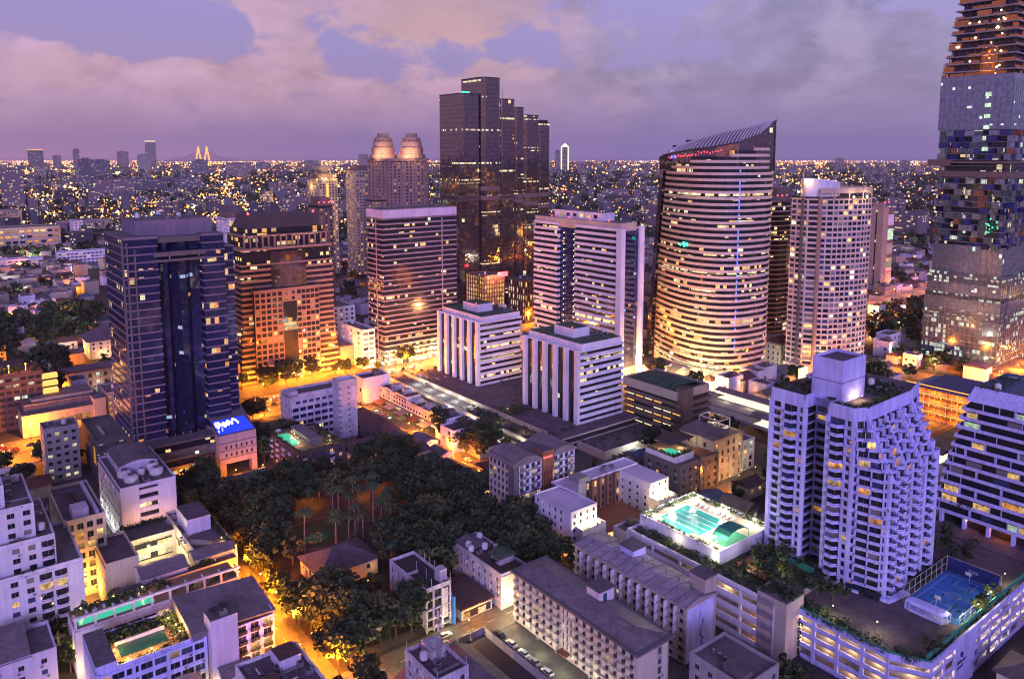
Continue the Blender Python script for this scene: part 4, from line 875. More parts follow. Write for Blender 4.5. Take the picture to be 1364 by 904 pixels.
# ------------------------------------------------------------------ the near condominium, its podium, and the terraced block
def near_condo():
    Z = 14
    r = thing('condominium', 'violet lit white condominium with rows of angular balconies and a planted roof', 'apartment building', 226, 106, Z, rect=(-2, 42, -2, 44, 70))
    w = MB(); n = 19; fh = 2.85; bal = []; pan = []; H = 56.5
    B1 = balcony(4.6, 1.8, 1.05, 'violet_lit_white', 1.1); B2 = balcony(3.4, 1.5, 1.05, 'violet_lit_white', .9); B3 = balcony(3.4, 1.5, 1.05, 'violet_lit_white', .9, True); B4 = balcony(3.6, .9, 1.0, 'violet_lit_white', 0)
    # plan, from the far left end round to the right end
    F = [(0, 41.5), (0, 29), (6.5, 29), (6.5, 21), (0, 21), (0, 12.5), (2.8, 1.5), (36.5, 2.0), (46, 12), (46, 41.5)]
    top = [(0, 41.5), (0, 29), (6.5, 29), (6.5, 21), (0, 21), (0, 12.5), (5.5, 10), (33, 10.5), (46, 14), (46, 41.5)]
    def low(k):     # terraced corner: the upper storeys step back
        q = max(0, (k-13)/6.0)
        return [(a[0]+(c[0]-a[0])*q, a[1]+(c[1]-a[1])*q) for a, c in zip(F, top)]
    mix = [('inside_dark', .55), ('pane_dark', .2), ('pane_blue', .08), ('pane_curtain', .07), ('lit_warm', .05), ('lit_orange', .05)]
    for k in range(n):
        z = k*fh; P = low(k)
        w.prism(inset(P, 1.0), z, z+fh, 1, 2); w.prism(P, z-.14, z+.14, 0)
        E = [(P[i], P[i+1]) for i in range(len(P)-1)]
        def bays(e, lst, solid):
            p0, p1 = e; L = math.dist(p0, p1); dx, dy = (p1[0]-p0[0])/L, (p1[1]-p0[1])/L; an = math.atan2(dy, dx)
            for a0, a1, kind in lst:
                a0 *= L; a1 *= L; c = (a0+a1)/2
                if kind == 'w': w.fbox(p0, p1, a0, a1, z, z+fh, -1.0, 0, 0)
                elif kind == 'p':
                    w.fbox(p0, p1, a0, a1, z, z+1.0, -.25, 0, 0); pan.append((pane_mesh(a1-a0, 1.55, pick(mix), 1), (p0[0]+dx*c-dy*.7*1, p0[1]+dy*c+dx*.7, z+1.0), an))
                else:
                    pan.append((pane_mesh(a1-a0, 2.3, pick(mix), 1), (p0[0]+dx*c-dy*.7, p0[1]+dy*c+dx*.7, z+.2), an))
                    bal.append((kind, (p0[0]+dx*c, p0[1]+dy*c, z), an))
        bays(E[0], ((0, .08, 'w'), (.08, .30, 'p'), (.30, .38, 'w'), (.38, .78, B1), (.78, .84, 'w'), (.84, .95, 'p'), (.95, 1, 'w')), 1)
        bays(E[2], ((0, .06, 'w'), (.06, .48, 'p'), (.48, .54, 'w'), (.54, .96, 'p'), (.96, 1, 'w')), 1)
        bays(E[4], ((0, .06, 'w'), (.06, .66, B1), (.66, .74, 'w'), (.74, .94, 'p'), (.94, 1, 'w')), 1)
        bays(E[5], ((0, .05, 'w'), (.05, .15, 'p'), (.15, .2, 'w'), (.20, .50, B4), (.5, .53, 'w'), (.53, .83, B4), (.83, .87, 'w'), (.87, .96, 'p'), (.96, 1, 'w')), 1)
        bays(E[6], ((0, .04, 'w'), (.04, .14, B2), (.14, .17, 'w'), (.17, .29, B3 if k % 3 == 0 else B2), (.29, .33, 'w'), (.33, .42, 'p'), (.42, .46, 'w'), (.46, .57, B2), (.57, .60, 'w'), (.60, .70, 'p'), (.7, .75, 'w'), (.75, .87, B3 if k % 2 else B2), (.87, 1, 'w')), 1)
        bays(E[7], ((0, .1, 'w'), (.1, .8, B2), (.8, 1, 'w')), 1)
        for a in (0, 1, 4, 5): x, y = P[a if a != 5 else 5]; w.box(x-.15, x+.9, y-.6, y+.6, z, z+fh, 0)
    P = low(n-1)
    w.prism(top, H-2.4, H+.6, 0, 3); w.prism(inset(top, 1.2), H+.6, H+.62, 2)
    for i in (0, 1, 2, 3, 4, 5, 6, 7): w.fbox(top[i], top[i+1], 0, math.dist(top[i], top[i+1]), H+.6, H+1.9, -.5, 0, 0)
    for fx in (4.0, 13.5, 23, 32):      # slanted fins over the terraces
        yb = 1.2; w.quad([(fx, yb, 13*fh+1), (fx, 10.6, H), (fx, 10.6, 13*fh)], 0); w.quad([(fx+.9, yb, 13*fh+1), (fx+.9, 10.6, 13*fh), (fx+.9, 10.6, H)], 0); w.quad([(fx, yb, 13*fh+1), (fx+.9, yb, 13*fh+1), (fx+.9, 10.6, H), (fx, 10.6, H)], 0)
    w.build('wall', ['violet_lit_white', 'inside_dark', 'roof_purple', 'roof_purple'], r)
    insts(r, 'balcony', bal, 97); insts(r, 'window', pan, 97); wall_units(r, pan, 60)
    b = MB(); b.box(5, 19, 19.5, 30, H+.6, 70); b.box(5.3, 18.7, 19.8, 29.7, 70, 70.05, 1); parapet(b, 5, 19, 19.5, 30, 70, .9); b.box(4.9, 19.1, 19.4, 30.1, 63.6, 63.8, 1); b.build('penthouse_block', ['violet_lit_white', 'roof_purple'], r)
    planting(r, 1.5, 30, 11.5, 13.5, H+.7, 70); planting(r, 1, 3, 13, 20, H+.7, 40); planting(r, 1, 3, 30, 41, H+.7, 34); planting(r, 22, 38, 14, 40, H+.7, 110); planting(r, 4, 20, 32, 40, H+.7, 40)
    inst(r, 'satellite_dish', ROOFKIT['satellite_dish'], (3.5, 22, H+.7), 2.4); clutter(r, 20, 38, 14, 40, H+.7, 8)
    for q in ((14, 17.5, H+2), (11, 18, H+2)): glowlamp(r, q, 180, WARM, .2); o = MB(); o.octa(q, .18); o.build('roof_lamp', 'glow_warm', r)
    b = MB(); b.prism([(-.5, 14), (2.2, -.5), (12, -2), (12, 0), (3, 1), (1, 14)], -1, .9, 0); b.build('planter_wall', ['violet_lit_white'], r)
    planting(r, .2, 3, 3, 12, .5, 26, sc=(.8, 1.6)); planting(r, 16, 34, -1.5, .5, 0, 34, sc=(.7, 1.5))
    b = MB(); b.quad([(-.45, 12, 0.05), (1.2, 2, 0.05), (1.2, 2, 2.4), (-.45, 12, 2.4)][::-1]); b.build('lobby_window', 'blue_glass', r)
near_condo()

def podium():
    r = thing('parking_podium', 'white banded parking podium carrying the condominium and a blue rooftop court', 'podium', 203, 84, rect=(-1, 100, -1, 68, 14))
    P = [(0, 46), (0, 9), (5, 0), (98, 0), (98, 66), (29, 66), (29, 46)]; w = MB(); w.prism(inset(P, 2.2), 0, 13.6, 1); w.prism(P, 13.4, 14, 0, 3)
    for k in range(4): z = k*3.5; w.prism(P, z+.0, z+.3, 0); [w.fbox(P[i], P[i+1], 0, math.dist(P[i], P[i+1]), z, z+1.5, -.3, .0, 0) for i in (0, 1, 2)]
    for i in (0, 1, 2): w.fbox(P[i], P[i+1], 0, math.dist(P[i], P[i+1]), 13.2, 15.1, -.5, .05, 0)
    for i, cols in ((0, 5), (2, 12)):
        L = math.dist(P[i], P[i+1])
        for c in range(cols+1): a = c*L/cols; w.fbox(P[i], P[i+1], max(0, a-.5), min(L, a+.5), 0, 13.4, -.4, .1, 0)
    w.fbox(P[2], P[3], 14, 27, 0, 15.6, -.3, .4, 0)
    w.build('wall', ['violet_lit_white', 'tan_wall', 'roof_grey', 'roof_purple'], r)
    for k in range(4):
        for i, cols in ((0, 5), (1, 1), (2, 12)):
            L = math.dist(P[i], P[i+1])
            for c in range(cols):
                if R.random() < .25 or (i == 2 and 2 <= c <= 3): continue
                b = MB(); b.fbox(P[i], P[i+1], c*L/cols+.9, (c+1)*L/cols-.9, k*3.5+2.9, k*3.5+3.2, -1.7, -1.5); b.build('strip_light', 'strip_white' if R.random() < .7 else 'strip_orange', r)
                if R.random() < .6: e = P[i], P[i+1]; q = (c+.5)/cols; glowlamp(r, (e[0][0]+(e[1][0]-e[0][0])*q+(1.4 if i < 2 else 0), e[0][1]+(e[1][1]-e[0][1])*q+(1.4 if i == 2 else 0), k*3.5+2.5), 110, WARM, .3)
    # lettering on the blank panel of the right-hand wall
    b = MB()
    for row, n_ in ((0, 9), (1, 6)):
        for i in range(n_): x = 20.4+i*.62; hh = R.choice((.7, .9, .5)); b.box(x, x+.42, -.5, -.42, 8.0-row*1.5, 8.0-row*1.5+hh)
    b.cyl(22.6, -.46, 10, 11.2, .5, 8); b.build('lettering', ['navy_panel'], r)
    b = MB(); b.fbox(P[0], P[1], 0, 37, 15.1, 15.6, -.35, -.1); b.fbox(P[1], P[2], 0, 10.2, 15.1, 15.6, -.35, -.1); b.fbox(P[2], P[3], 0, 92, 15.1, 16.6, -1.6, -1.4); b.build('green_edge', ['court_green'], r)
    planting(r, -.3, 1.2, 10, 34, 14.4, 70, sc=(.5, 1.0)); planting(r, 1, 6, 2, 9, 14.4, 26); planting(r, 6, 60, 1, 2.5, 14.3, 70, sc=(.5, 1)); planting(r, 1.5, 6, 14, 40, 14.1, 40, sc=(.6, 1.7)); planting(r, 40, 90, 20, 23, 14.1, 40, sc=(.8, 1.8))
    vi = MB()
    for k in range(5):
        for _ in range(90): leafquad(vi, (-.3+R.uniform(-.3, .2), 37+R.gauss(0, .9), R.uniform(0, 12)), .45, R.randrange(2))
    tag(vi.build('creeper', ['leaf_mid', 'leaf_dark'], r), kind='stuff')
    b = MB(); b.box(-7, 2, 36, 46, 0, 19); b.box(-7.2, 2.2, 35.8, 46.2, 19, 19.5, 1); b.build('stair_pier', ['beige', 'roof_grey'], r)
    planting(r, -7, 1, 36, 45, 19.4, 60, sc=(.6, 1.2)); planting(r, 0, 6, 36, 48, 14.2, 40, sc=(.7, 1.6))
    b = MB(); b.box(3, 17, 50, 62, 16.4, 16.8); [b.box(x, x+.3, y, y+.3, 13.9, 16.4) for x in (3, 16.7) for y in (50, 56, 61.7)]; b.build('carport_roof', ['rust_panel'], r)
podium()

def rooftop_court():
    c = thing('sports_court', 'blue rooftop sports court inside a tall wire fence', 'sports court', 235, 88, 14.03, 38)
    b = MB(); b.quad([(-2, -.5, 0), (27.5, -.5, 0), (27.5, 15.5, 0), (-2, 15.5, 0)]); b.build('court_surface', ['court_blue'], c)
    l = MB()
    def ln(x0, x1, y0, y1): l.quad([(x0, y0, .03), (x1, y0, .03), (x1, y1, .03), (x0, y1, .03)])
    for x in (.5, 13, 25.5): ln(x, x+.16, 1, 14)
    for y in (1, 14): ln(.5, 25.6, y, y+.16)
    for x0, x1 in ((.5, 6.5), (19.5, 25.6)): ln(x0, x1, 5, 5.16); ln(x0, x1, 10, 10.16); ln(x1-.16 if x0 < 3 else x0, x1 if x0 < 3 else x0+.16, 5, 10)
    for i in range(28):
        a0, a1 = i*.2244, (i+1)*.2244; l.quad([(13+2*math.cos(a0), 7.5+2*math.sin(a0), .03), (13+2.16*math.cos(a0), 7.5+2.16*math.sin(a0), .03), (13+2.16*math.cos(a1), 7.5+2.16*math.sin(a1), .03), (13+2*math.cos(a1), 7.5+2*math.sin(a1), .03)])
    for _ in range(14): x, y = R.uniform(3, 24), R.uniform(2, 13); l.quad([(x, y, .02), (x+R.uniform(.6, 2.4), y, .02), (x+R.uniform(.6, 2.4), y+R.uniform(.3, 1), .02), (x, y+R.uniform(.3, 1), .02)], 1)
    l.build('court_marking', ['line_white', 'pane_blue'], c)
    f = MB()
    for x in [i*3.7-2 for i in range(9)]: f.bar((x, 15.6, 0), (x, 15.6, 5), .08); 
    for z in (0.3, 2.6, 5): f.bar((-2, 15.6, z), (27.6, 15.6, z), .06); f.bar((27.6, -.5, z), (27.6, 15.6, z), .06)
    for y in [i*4-.5 for i in range(5)]: f.bar((27.6, y, 0), (27.6, y, 5), .08)
    for z in (.3, 1.6, 2.9): f.bar((-2, -.6, z), (20, -.6, z), .05)
    for x in [i*3.7-2 for i in range(7)]: f.bar((x, -.6, 0), (x, -.6, 3), .07)
    f.build('fence', ['line_white'], c)
    b = MB(); b.quad([(27.5, 0, .2), (27.5, 15.4, .2), (27.5, 15.4, 4.8), (27.5, 0, 4.8)]); b.build('net_screen', ['navy_panel'], c)
    for x, sg in ((1.4, 1), (24.8, -1)):
        h = MB(); h.bar((x, 7.5, 0), (x, 7.5, 3.2), .1); h.bar((x, 7.5, 3.1), (x+sg, 7.5, 3.4), .08); h.box(x+sg-.05, x+sg+.05, 6.6, 8.4, 2.9, 4.0); h.build('basket_stand', ['line_white'], c)
    b = MB(); [b.bar((27.3, 6.2+i*1.0, 3.1), (27.3, 6.9+i*1.0, 3.1), .1) or b.bar((27.3, 6.2+i*1.0, 2.4), (27.3, 6.9+i*1.0, 2.4), .1) or b.bar((27.3, 6.2+i*1.0, 2.4), (27.3, 6.2+i*1.0, 3.1), .1) for i in range(3)]; b.build('fence_lettering', ['line_white'], c)
    p = thing('garden_pavilion', 'long white garden pavilion with an open colonnade beside the blue court', 'pavilion', 231, 90, 14.02, 38)
    b = MB(); P = [(-1.7, 1), (0, 0), (2.2, 0), (2.6, 1.2), (2.2, 11), (.8, 12), (-1.2, 11.5), (-1.7, 10)]; b.prism(P, 2.6, 3.2, poly2=[(x*.7, .9+y*.87) for x, y in P]); b.prism(P, 2.4, 2.6); b.build('roof', ['violet_lit_white'], p)
    b = MB(); [b.box(x-.12, x+.12, y-.12, y+.12, 0, 2.5) for x, y in P]; [b.box(-1.75, -1.6, y, y+.15, 0, 2.5) for y in (3, 5.2, 7.5)]; b.prism(P, 0, .25); b.box(-1.8, -1.6, 1, 10, .3, .9); b.build('post', ['violet_lit_white'], p)
    for i, (s, t) in enumerate(((206.5, 112), (209, 100), (232, 86.6), (241, 86), (251, 86.4), (266, 88))):
        lamp(s, t, 0, 'glow_warm', 700, 14, .5, 'short garden lamp glowing pale yellow along the podium roof edge', 'podium garden lamps', (1, .9, .5))
    for i, (s, t, k) in enumerate(((216, 117, 1), (214, 121, 0), (219, 115, 3), (268, 112, 0), (274, 108, 1), (262, 112, 3), (272, 101, 3), (244, 86.8, 3), (255, 87, 3), (213, 87, 3), (216, 86, 3), (248, 87, 3), (282, 112, 1))):
        tree(s, t, k, .55 if k != 3 else .62, 14, 'bushy garden tree growing on the podium roof by the condominium', 'podium roof trees')
rooftop_court()

def terraced_block():
    r = thing('apartment_building', 'white terraced condominium with a sloping top at the right edge', 'apartment building', 297, 40, 14, rect=(-1, 60, -40, 86, 62))
    n = 12; fh = 3.3; w = MB(); pan = []
    for k in range(n):
        x0 = 1.15*k; y1 = 84-.30*k; z = 4.2+k*fh; x1 = 52
        w.box(x0+2.2, x1, -60, y1-1.8, z, z+fh, 1); w.box(x0, x1, -60, y1, z-.2, z+.25, 0, 2); w.box(x0, x0+.25, -60, y1, z+.25, z+1.05, 0); w.box(x0, x1, y1-.25, y1, z+.25, z+1.05, 0)
        y = y1-2
        while y > -60:
            if R.random() < .5: w.box(x0+1.9, x0+2.4, y, y+R.choice((.3, .3, .8)), z, z+fh, 0)
            wd_ = R.choice((3.6, 4.6, 5.4)); y -= wd_+.1
            pan.append((pane_mesh(wd_, 2.1, pick([('inside_dark', .4), ('pane_dark', .34), ('pane_blue', .06), ('pane_curtain', .10), ('lit_warm', .06), ('lit_orange', .02), ('lit_green', .02)]), 1), (x0+2.05, y+wd_/2+.4, z+.3), -math.pi/2))
    z = 4.2+n*fh; w.prism(rectp(14, 52, -60, 80), z, z+5.2, 0, 3, poly2=rectp(17.5, 48, -58, 78.5))
    for k in range(9): w.box(0, 2, 80-k*8, 81-k*8, 0, 4.2, 0)
    w.box(3, 52, -60, 82, 0, 4.2, 1); w.build('wall', ['violet_lit_white', 'inside_dark', 'roof_purple', 'roof_blue'], r); insts(r, 'window', pan, 97)
    planting(r, .4, 1.6, -10, 82, 7.6, 12); planting(r, 17, 40, 70, 77, z+5.2, 30)
    for y in (72, 60, 45): glowlamp(r, (1, y, 3.4), 160, SODIUM, .3)
    b = MB(); b.box(-9, -1.5, 20, 84, -.9, .3); b.build('terrace', ['roof_purple'], r)
    clutter(r, 16, 46, 20, 76, z+5.2, 7)
terraced_block()

def pool_podium():
    r = thing('pool_podium', 'parking block topped by a brightly lit swimming pool deck', 'podium', 196, 124, rect=(-1, 40, -1, 62, 20))
    w = MB(); w.box(2, 34, 0, 60, 0, 16, 1)
    for k in range(5): z = k*3.9; w.box(0, 34.5, 0, 60, z, z+.3, 0); w.box(0, .35, 0, 60, z+.3-.6, z+1.9, 0); w.box(0, 34, 59.7, 60, z, z+1.7, 0)
    for y in range(0, 61, 12): w.box(-.1, .5, max(0, y-.4), y+.4, 0, 16.5, 0)
    w.box(0, 7, 0, 60, 15.6, 16.2, 0, 2); w.box(6.5, 36, 25, 60, 16, 20, 0, 3); w.box(7, 36, 0, 25, 15.5, 16.1, 0, 4)
    parapet(w, 6.5, 36, 25, 60, 20, 1.0, .4, 0)
    w.build('wall', ['white_paint', 'tan_wall', 'roof_grey', 'beige', 'lawn'], r)
    for k in range(4):
        for c in range(5):
            if R.random() < .75:
                b = MB(); b.box(1.2, 1.5, c*12+1, c*12+10.5, k*3.9+3.2, k*3.9+3.5); b.build('strip_light', 'strip_white' if R.random() < .5 else 'strip_orange', r)
                if R.random() < .7: glowlamp(r, (1.2, c*12+6, k*3.9+2.6), 120, WARM if R.random() < .5 else (1, .55, .18), .3)
    b = MB(); b.quad([(12, 37, 20.06), (27, 37, 20.06), (27, 55, 20.06), (12, 55, 20.06)]); b.quad([(9.5, 40, 20.05), (12, 40, 20.05), (12, 53, 20.05), (9.5, 53, 20.05)]); b.build('pool_water', ['pool_water'], r)
    b = MB(); [b.box(13+i*3.2, 13.3+i*3.2, 38, 54, 20.07, 20.1) for i in range(4)]; b.box(11.6, 27.4, 36.6, 37, 20, 20.3); b.box(11.6, 27.4, 55, 55.4, 20, 20.3); b.box(27, 27.4, 37, 55, 20, 20.3); b.build('pool_edge', ['white_paint'], r)
    b = MB(); b.box(12, 24, 26.5, 33, 20.05, 20.12); b.build('wading_pool', ['court_green'], r)
    b = MB(); pr = None
    for i in range(7):
        a = math.pi*i/6; q = (18-6.2*math.cos(a), 22.6+2.2*math.sin(a))
        if pr: b.quad([(pr[0], 26, pr[1]), (q[0], 26, q[1]), (q[0], 32, q[1]), (pr[0], 32, pr[1])])
        pr = q
    [b.bar((x, y, 20), (x, y, 22.7), .12) for x in (12, 24) for y in (26.2, 31.8)]; b.build('canopy', ['court_green'], r)
    for x, y in ((9, 28), (9, 44), (9, 57), (22, 58), (33, 57), (33, 44), (33, 30), (22, 34.5), (15, 34.5)):
        b = MB(); b.octa((x, y, 22.6), .26); b.bar((x, y, 20), (x, y, 22.4), .06, 1); b.build('deck_lamp', ['glow_white', 'metal_dark'], r); glowlamp(r, (x, y, 23.2), 900, (1, .93, .66), .3)
    for i in range(9): u = MB(); x, y = 29.5, 37+i*2; u.box(x, x+1.8, y, y+.7, 20.15, 20.45); u.box(x+1.5, x+1.9, y, y+.7, 20.4, 20.9); u.build('sun_lounger', ['white_paint'], r)
    planting(r, 6.8, 8, 26, 59, 20.3, 60, sc=(.5, 1)); planting(r, 8, 35, 58.2, 59.5, 20.3, 50, sc=(.5, 1.1)); planting(r, 34.2, 35.5, 26, 59, 20.3, 50, sc=(.5, 1.1)); planting(r, 1.5, 6, 4, 58, 16.2, 130, sc=(.6, 1.5)); planting(r, 8, 30, 3, 24, 16.1, 90, sc=(.7, 1.8))
    b = MB(); [b.box(x, x+.25, 22+i*.35, 22.3+i*.35, 16+i*.5, 16.4+i*.5) for i in range(8) for x in (26,)]; b.box(26, 28, 4, 20, 16.1, 17.2); b.build('garden_stair', ['court_green'], r)
    for x, y in ((4, 42), (5, 26), (12, 18), (18, 10)): glowlamp(r, (x, y, 19), 130, (1, .9, .5), .2)
pool_podium()
for s, t in ((212, 140), (218, 136), (208, 134), (222, 143), (215, 130), (226, 138), (204, 142)): tree(s, t, 3 if R.random() < .6 else 1, .6, 16.1, 'small lush tree in the terrace garden below the pool deck', 'pool terrace trees')

# ------------------------------------------------------------------ middle ground
def parking_hall():
    r = thing('parking_hall', 'dark banded parking hall with a green vaulted roof beside the curved tower', 'parking hall', 313, 258, rect=(-1, 28, -1, 42, 25))
    w = MB()
    for k in range(6): z = k*3.6; w.box(0, 26, 0, 40, z, z+2.0, 0); w.box(1.2, 25, 1.2, 39, z+2, z+3.6, 1)
    w.box(-.6, 26.5, 2, 40.6, 21.5, 25.5, 2, 3); parapet(w, -.6, 26.5, 2, 40.6, 25.5, .8, .6, 2); w.box(1, 9, -1.2, 4, 0, 28, 0, 3); w.build('wall', ['brown_stone', 'inside_dark', 'beige', 'roof_green'], r)
    for k in range(5):
        for c in range(6):
            if R.random() < .6: b = MB(); b.box(.9, 1.3, c*6.6+.5, c*6.6+5.6, k*3.6+2.7, k*3.6+3.1); b.build('strip_light', 'strip_orange' if R.random() < .5 else 'strip_white', r)  # glowing bars stand in for glimpses of the lit interior
    b = MB()
    for i in range(8):
        a0, a1 = math.pi*i/8, math.pi*(i+1)/8; b.quad([(13-10*math.cos(a0), 6, 25.5+2.2*math.sin(a0)), (13-10*math.cos(a1), 6, 25.5+2.2*math.sin(a1)), (13-10*math.cos(a1), 36, 25.5+2.2*math.sin(a1)), (13-10*math.cos(a0), 36, 25.5+2.2*math.sin(a0))][::-1])
    b.build('vault_roof', ['roof_green'], r)
    b = MB(); [b.bar((13-10*math.cos(math.pi*i/8), y, 25.7+2.2*math.sin(math.pi*i/8)), (13-10*math.cos(math.pi*(i+1)/8), y, 25.7+2.2*math.sin(math.pi*(i+1)/8)), .16) for i in range(8) for y in (9, 13, 17)]; b.build('roof_rib', ['court_green'], r)
parking_hall()

def mid_block(name, label, s, t, lu, lv, h, wall, fl, colsR, colsL, ww, wh, mix=PANEMIX, roof='roof_grey', sill=.8, par=1.0, cl=4, d=.4, z=0.0, cat='building', bars=1, cap=96, group=None, rect=True):
    """plain block of flats or offices: recessed windows on the two street sides, parapet, roof plant"""
    r = thing(name, label, cat, s, t, z, group=group, rect=(-.5, lu+.5, -.5, lv+.5, h+z) if rect else None)
    w = MB(); pan = []; n = max(1, int((h-.4)/fl)); z0 = h-n*fl-.3
    core(w, d, lu-d, d, lv-d, 0, h, 1, 2); w.box(d, lu, lv-d, lv, 0, h, 0); w.box(lu-d, lu, d, lv-d, 0, h, 0)
    if z0 > .1: w.box(-.02, lu, -.02, d, 0, z0, 0); w.box(-.02, d, 0, lv, 0, z0, 0)
    if colsR: punched(w, (d, d), (lu-d, d), z0, n, fl, colsR, ww, wh, sill, pan, 0, d, mix, None, 0, None, bars)
    else: w.box(0, lu, 0, d, z0, h, 0)
    if colsL: punched(w, (d, lv-d), (d, d), z0, n, fl, colsL, ww, wh, sill, pan, 0, d, mix, None, 0, None, bars)
    else: w.box(0, d, d, lv, z0, h, 0)
    for x, y in ((0, 0), (lu-d, 0), (0, lv-d)): w.box(x, x+d, y, y+d, z0, h, 0)
    parapet(w, -.03, lu+.03, -.03, lv+.03, h-.3, par+.3, .35, 0)
    w.build('wall', [wall, 'inside_dark', roof], r); insts(r, 'window', pan, cap)
    if r.location.length < 430 and pan: wall_units(r, pan, 16)
    if cl: clutter(r, 0, lu, 0, lv, h, cl)
    return r

def studio_flats():
    r = thing('apartment_building', 'white apartment block of two arched roofs with a rust coloured lift shaft between', 'apartment building', 183, 233, rect=(-.5, 34, -.5, 17, 31))
    w = MB(); pan = []; mix = [('pane_blue', .3), ('pane_dark', .42), ('pane_curtain', .14), ('lit_warm', .09), ('lit_white', .05)]; fl = 3.05
    core(w, .4, 32, .4, 16, 0, 29, 1, 2)
    for x0, x1 in ((2.2, 14), (20, 32)): punched(w, (x0, 0), (x1, 0), 0, 9, fl, 4, 1.9, 1.9, .7, pan, 0, .45, mix, None, 0, None, 1); [w.box(x0-.1, x1+.1, -.75, -.45, k*fl-.15, k*fl+.1, 3) for k in range(1, 10)]
    punched(w, (0, 16), (0, 3), 0, 9, fl, 5, 1.9, 1.9, .7, pan, 5, .4, [('pane_dark', .5), ('pane_blue', .35), ('lit_warm', .1), ('lit_orange', .05)], None, 0, None, 1)
    w.box(-.5, 2.2, -.6, 3, 0, 28, 3); w.box(14, 20, -1.2, 5, 22, 30.5, 4, 2); [w.box(14.3+i*1.15, 14.8+i*1.15, -1.1, -.4, 0, 22, 4) for i in range(5)]
    w.build('wall', ['white_paint', 'inside_dark', 'roof_grey', 'dark_concrete', 'rust_panel', 'beige'], r); insts(r, 'window', pan, 97)
    b = MB(); b.quad([(14, -.2, 0), (20, -.2, 0), (20, -.2, 22), (14, -.2, 22)]); b.build('stair_glass', 'blue_glass', r)
    for x0, x1 in ((-1, 14.2), (19.6, 33)):
        b = MB(); m = 6
        for i in range(m):
            f0, f1 = i/m, (i+1)/m; z = lambda f: 28+2.6*math.sin(math.pi*f)**.8
            a, c = x0+(x1-x0)*f0, x0+(x1-x0)*f1
            b.quad([(a, -1, z(f0)), (c, -1, z(f1)), (c, 17, z(f1)), (a, 17, z(f0))]); b.quad([(a, -1, z(f0)-.5), (a, -1, z(f0)), (a, 17, z(f0)), (a, 17, z(f0)-.5)][::-1]); b.quad([(a, -1, 27.4), (c, -1, 27.4), (c, -1, z(f1)), (a, -1, z(f0))])
        b.build('roof', ['roof_metal'], r)
    bm_ = balcony(2.3, .9, 1.0, 'metal_grey'); insts(r, 'balcony', [(bm_, (x, -.45, k*fl+.4), 0) for k in range(1, 9) for x in (4, 10, 22, 28)], 96)
    b = MB(); [b.box(14.4+i, 14.9+i, -1.35, -1.2, 27.6, 28.2) for i in range(5)]; b.build('red_sign', ['glow_red'], r)
studio_flats()

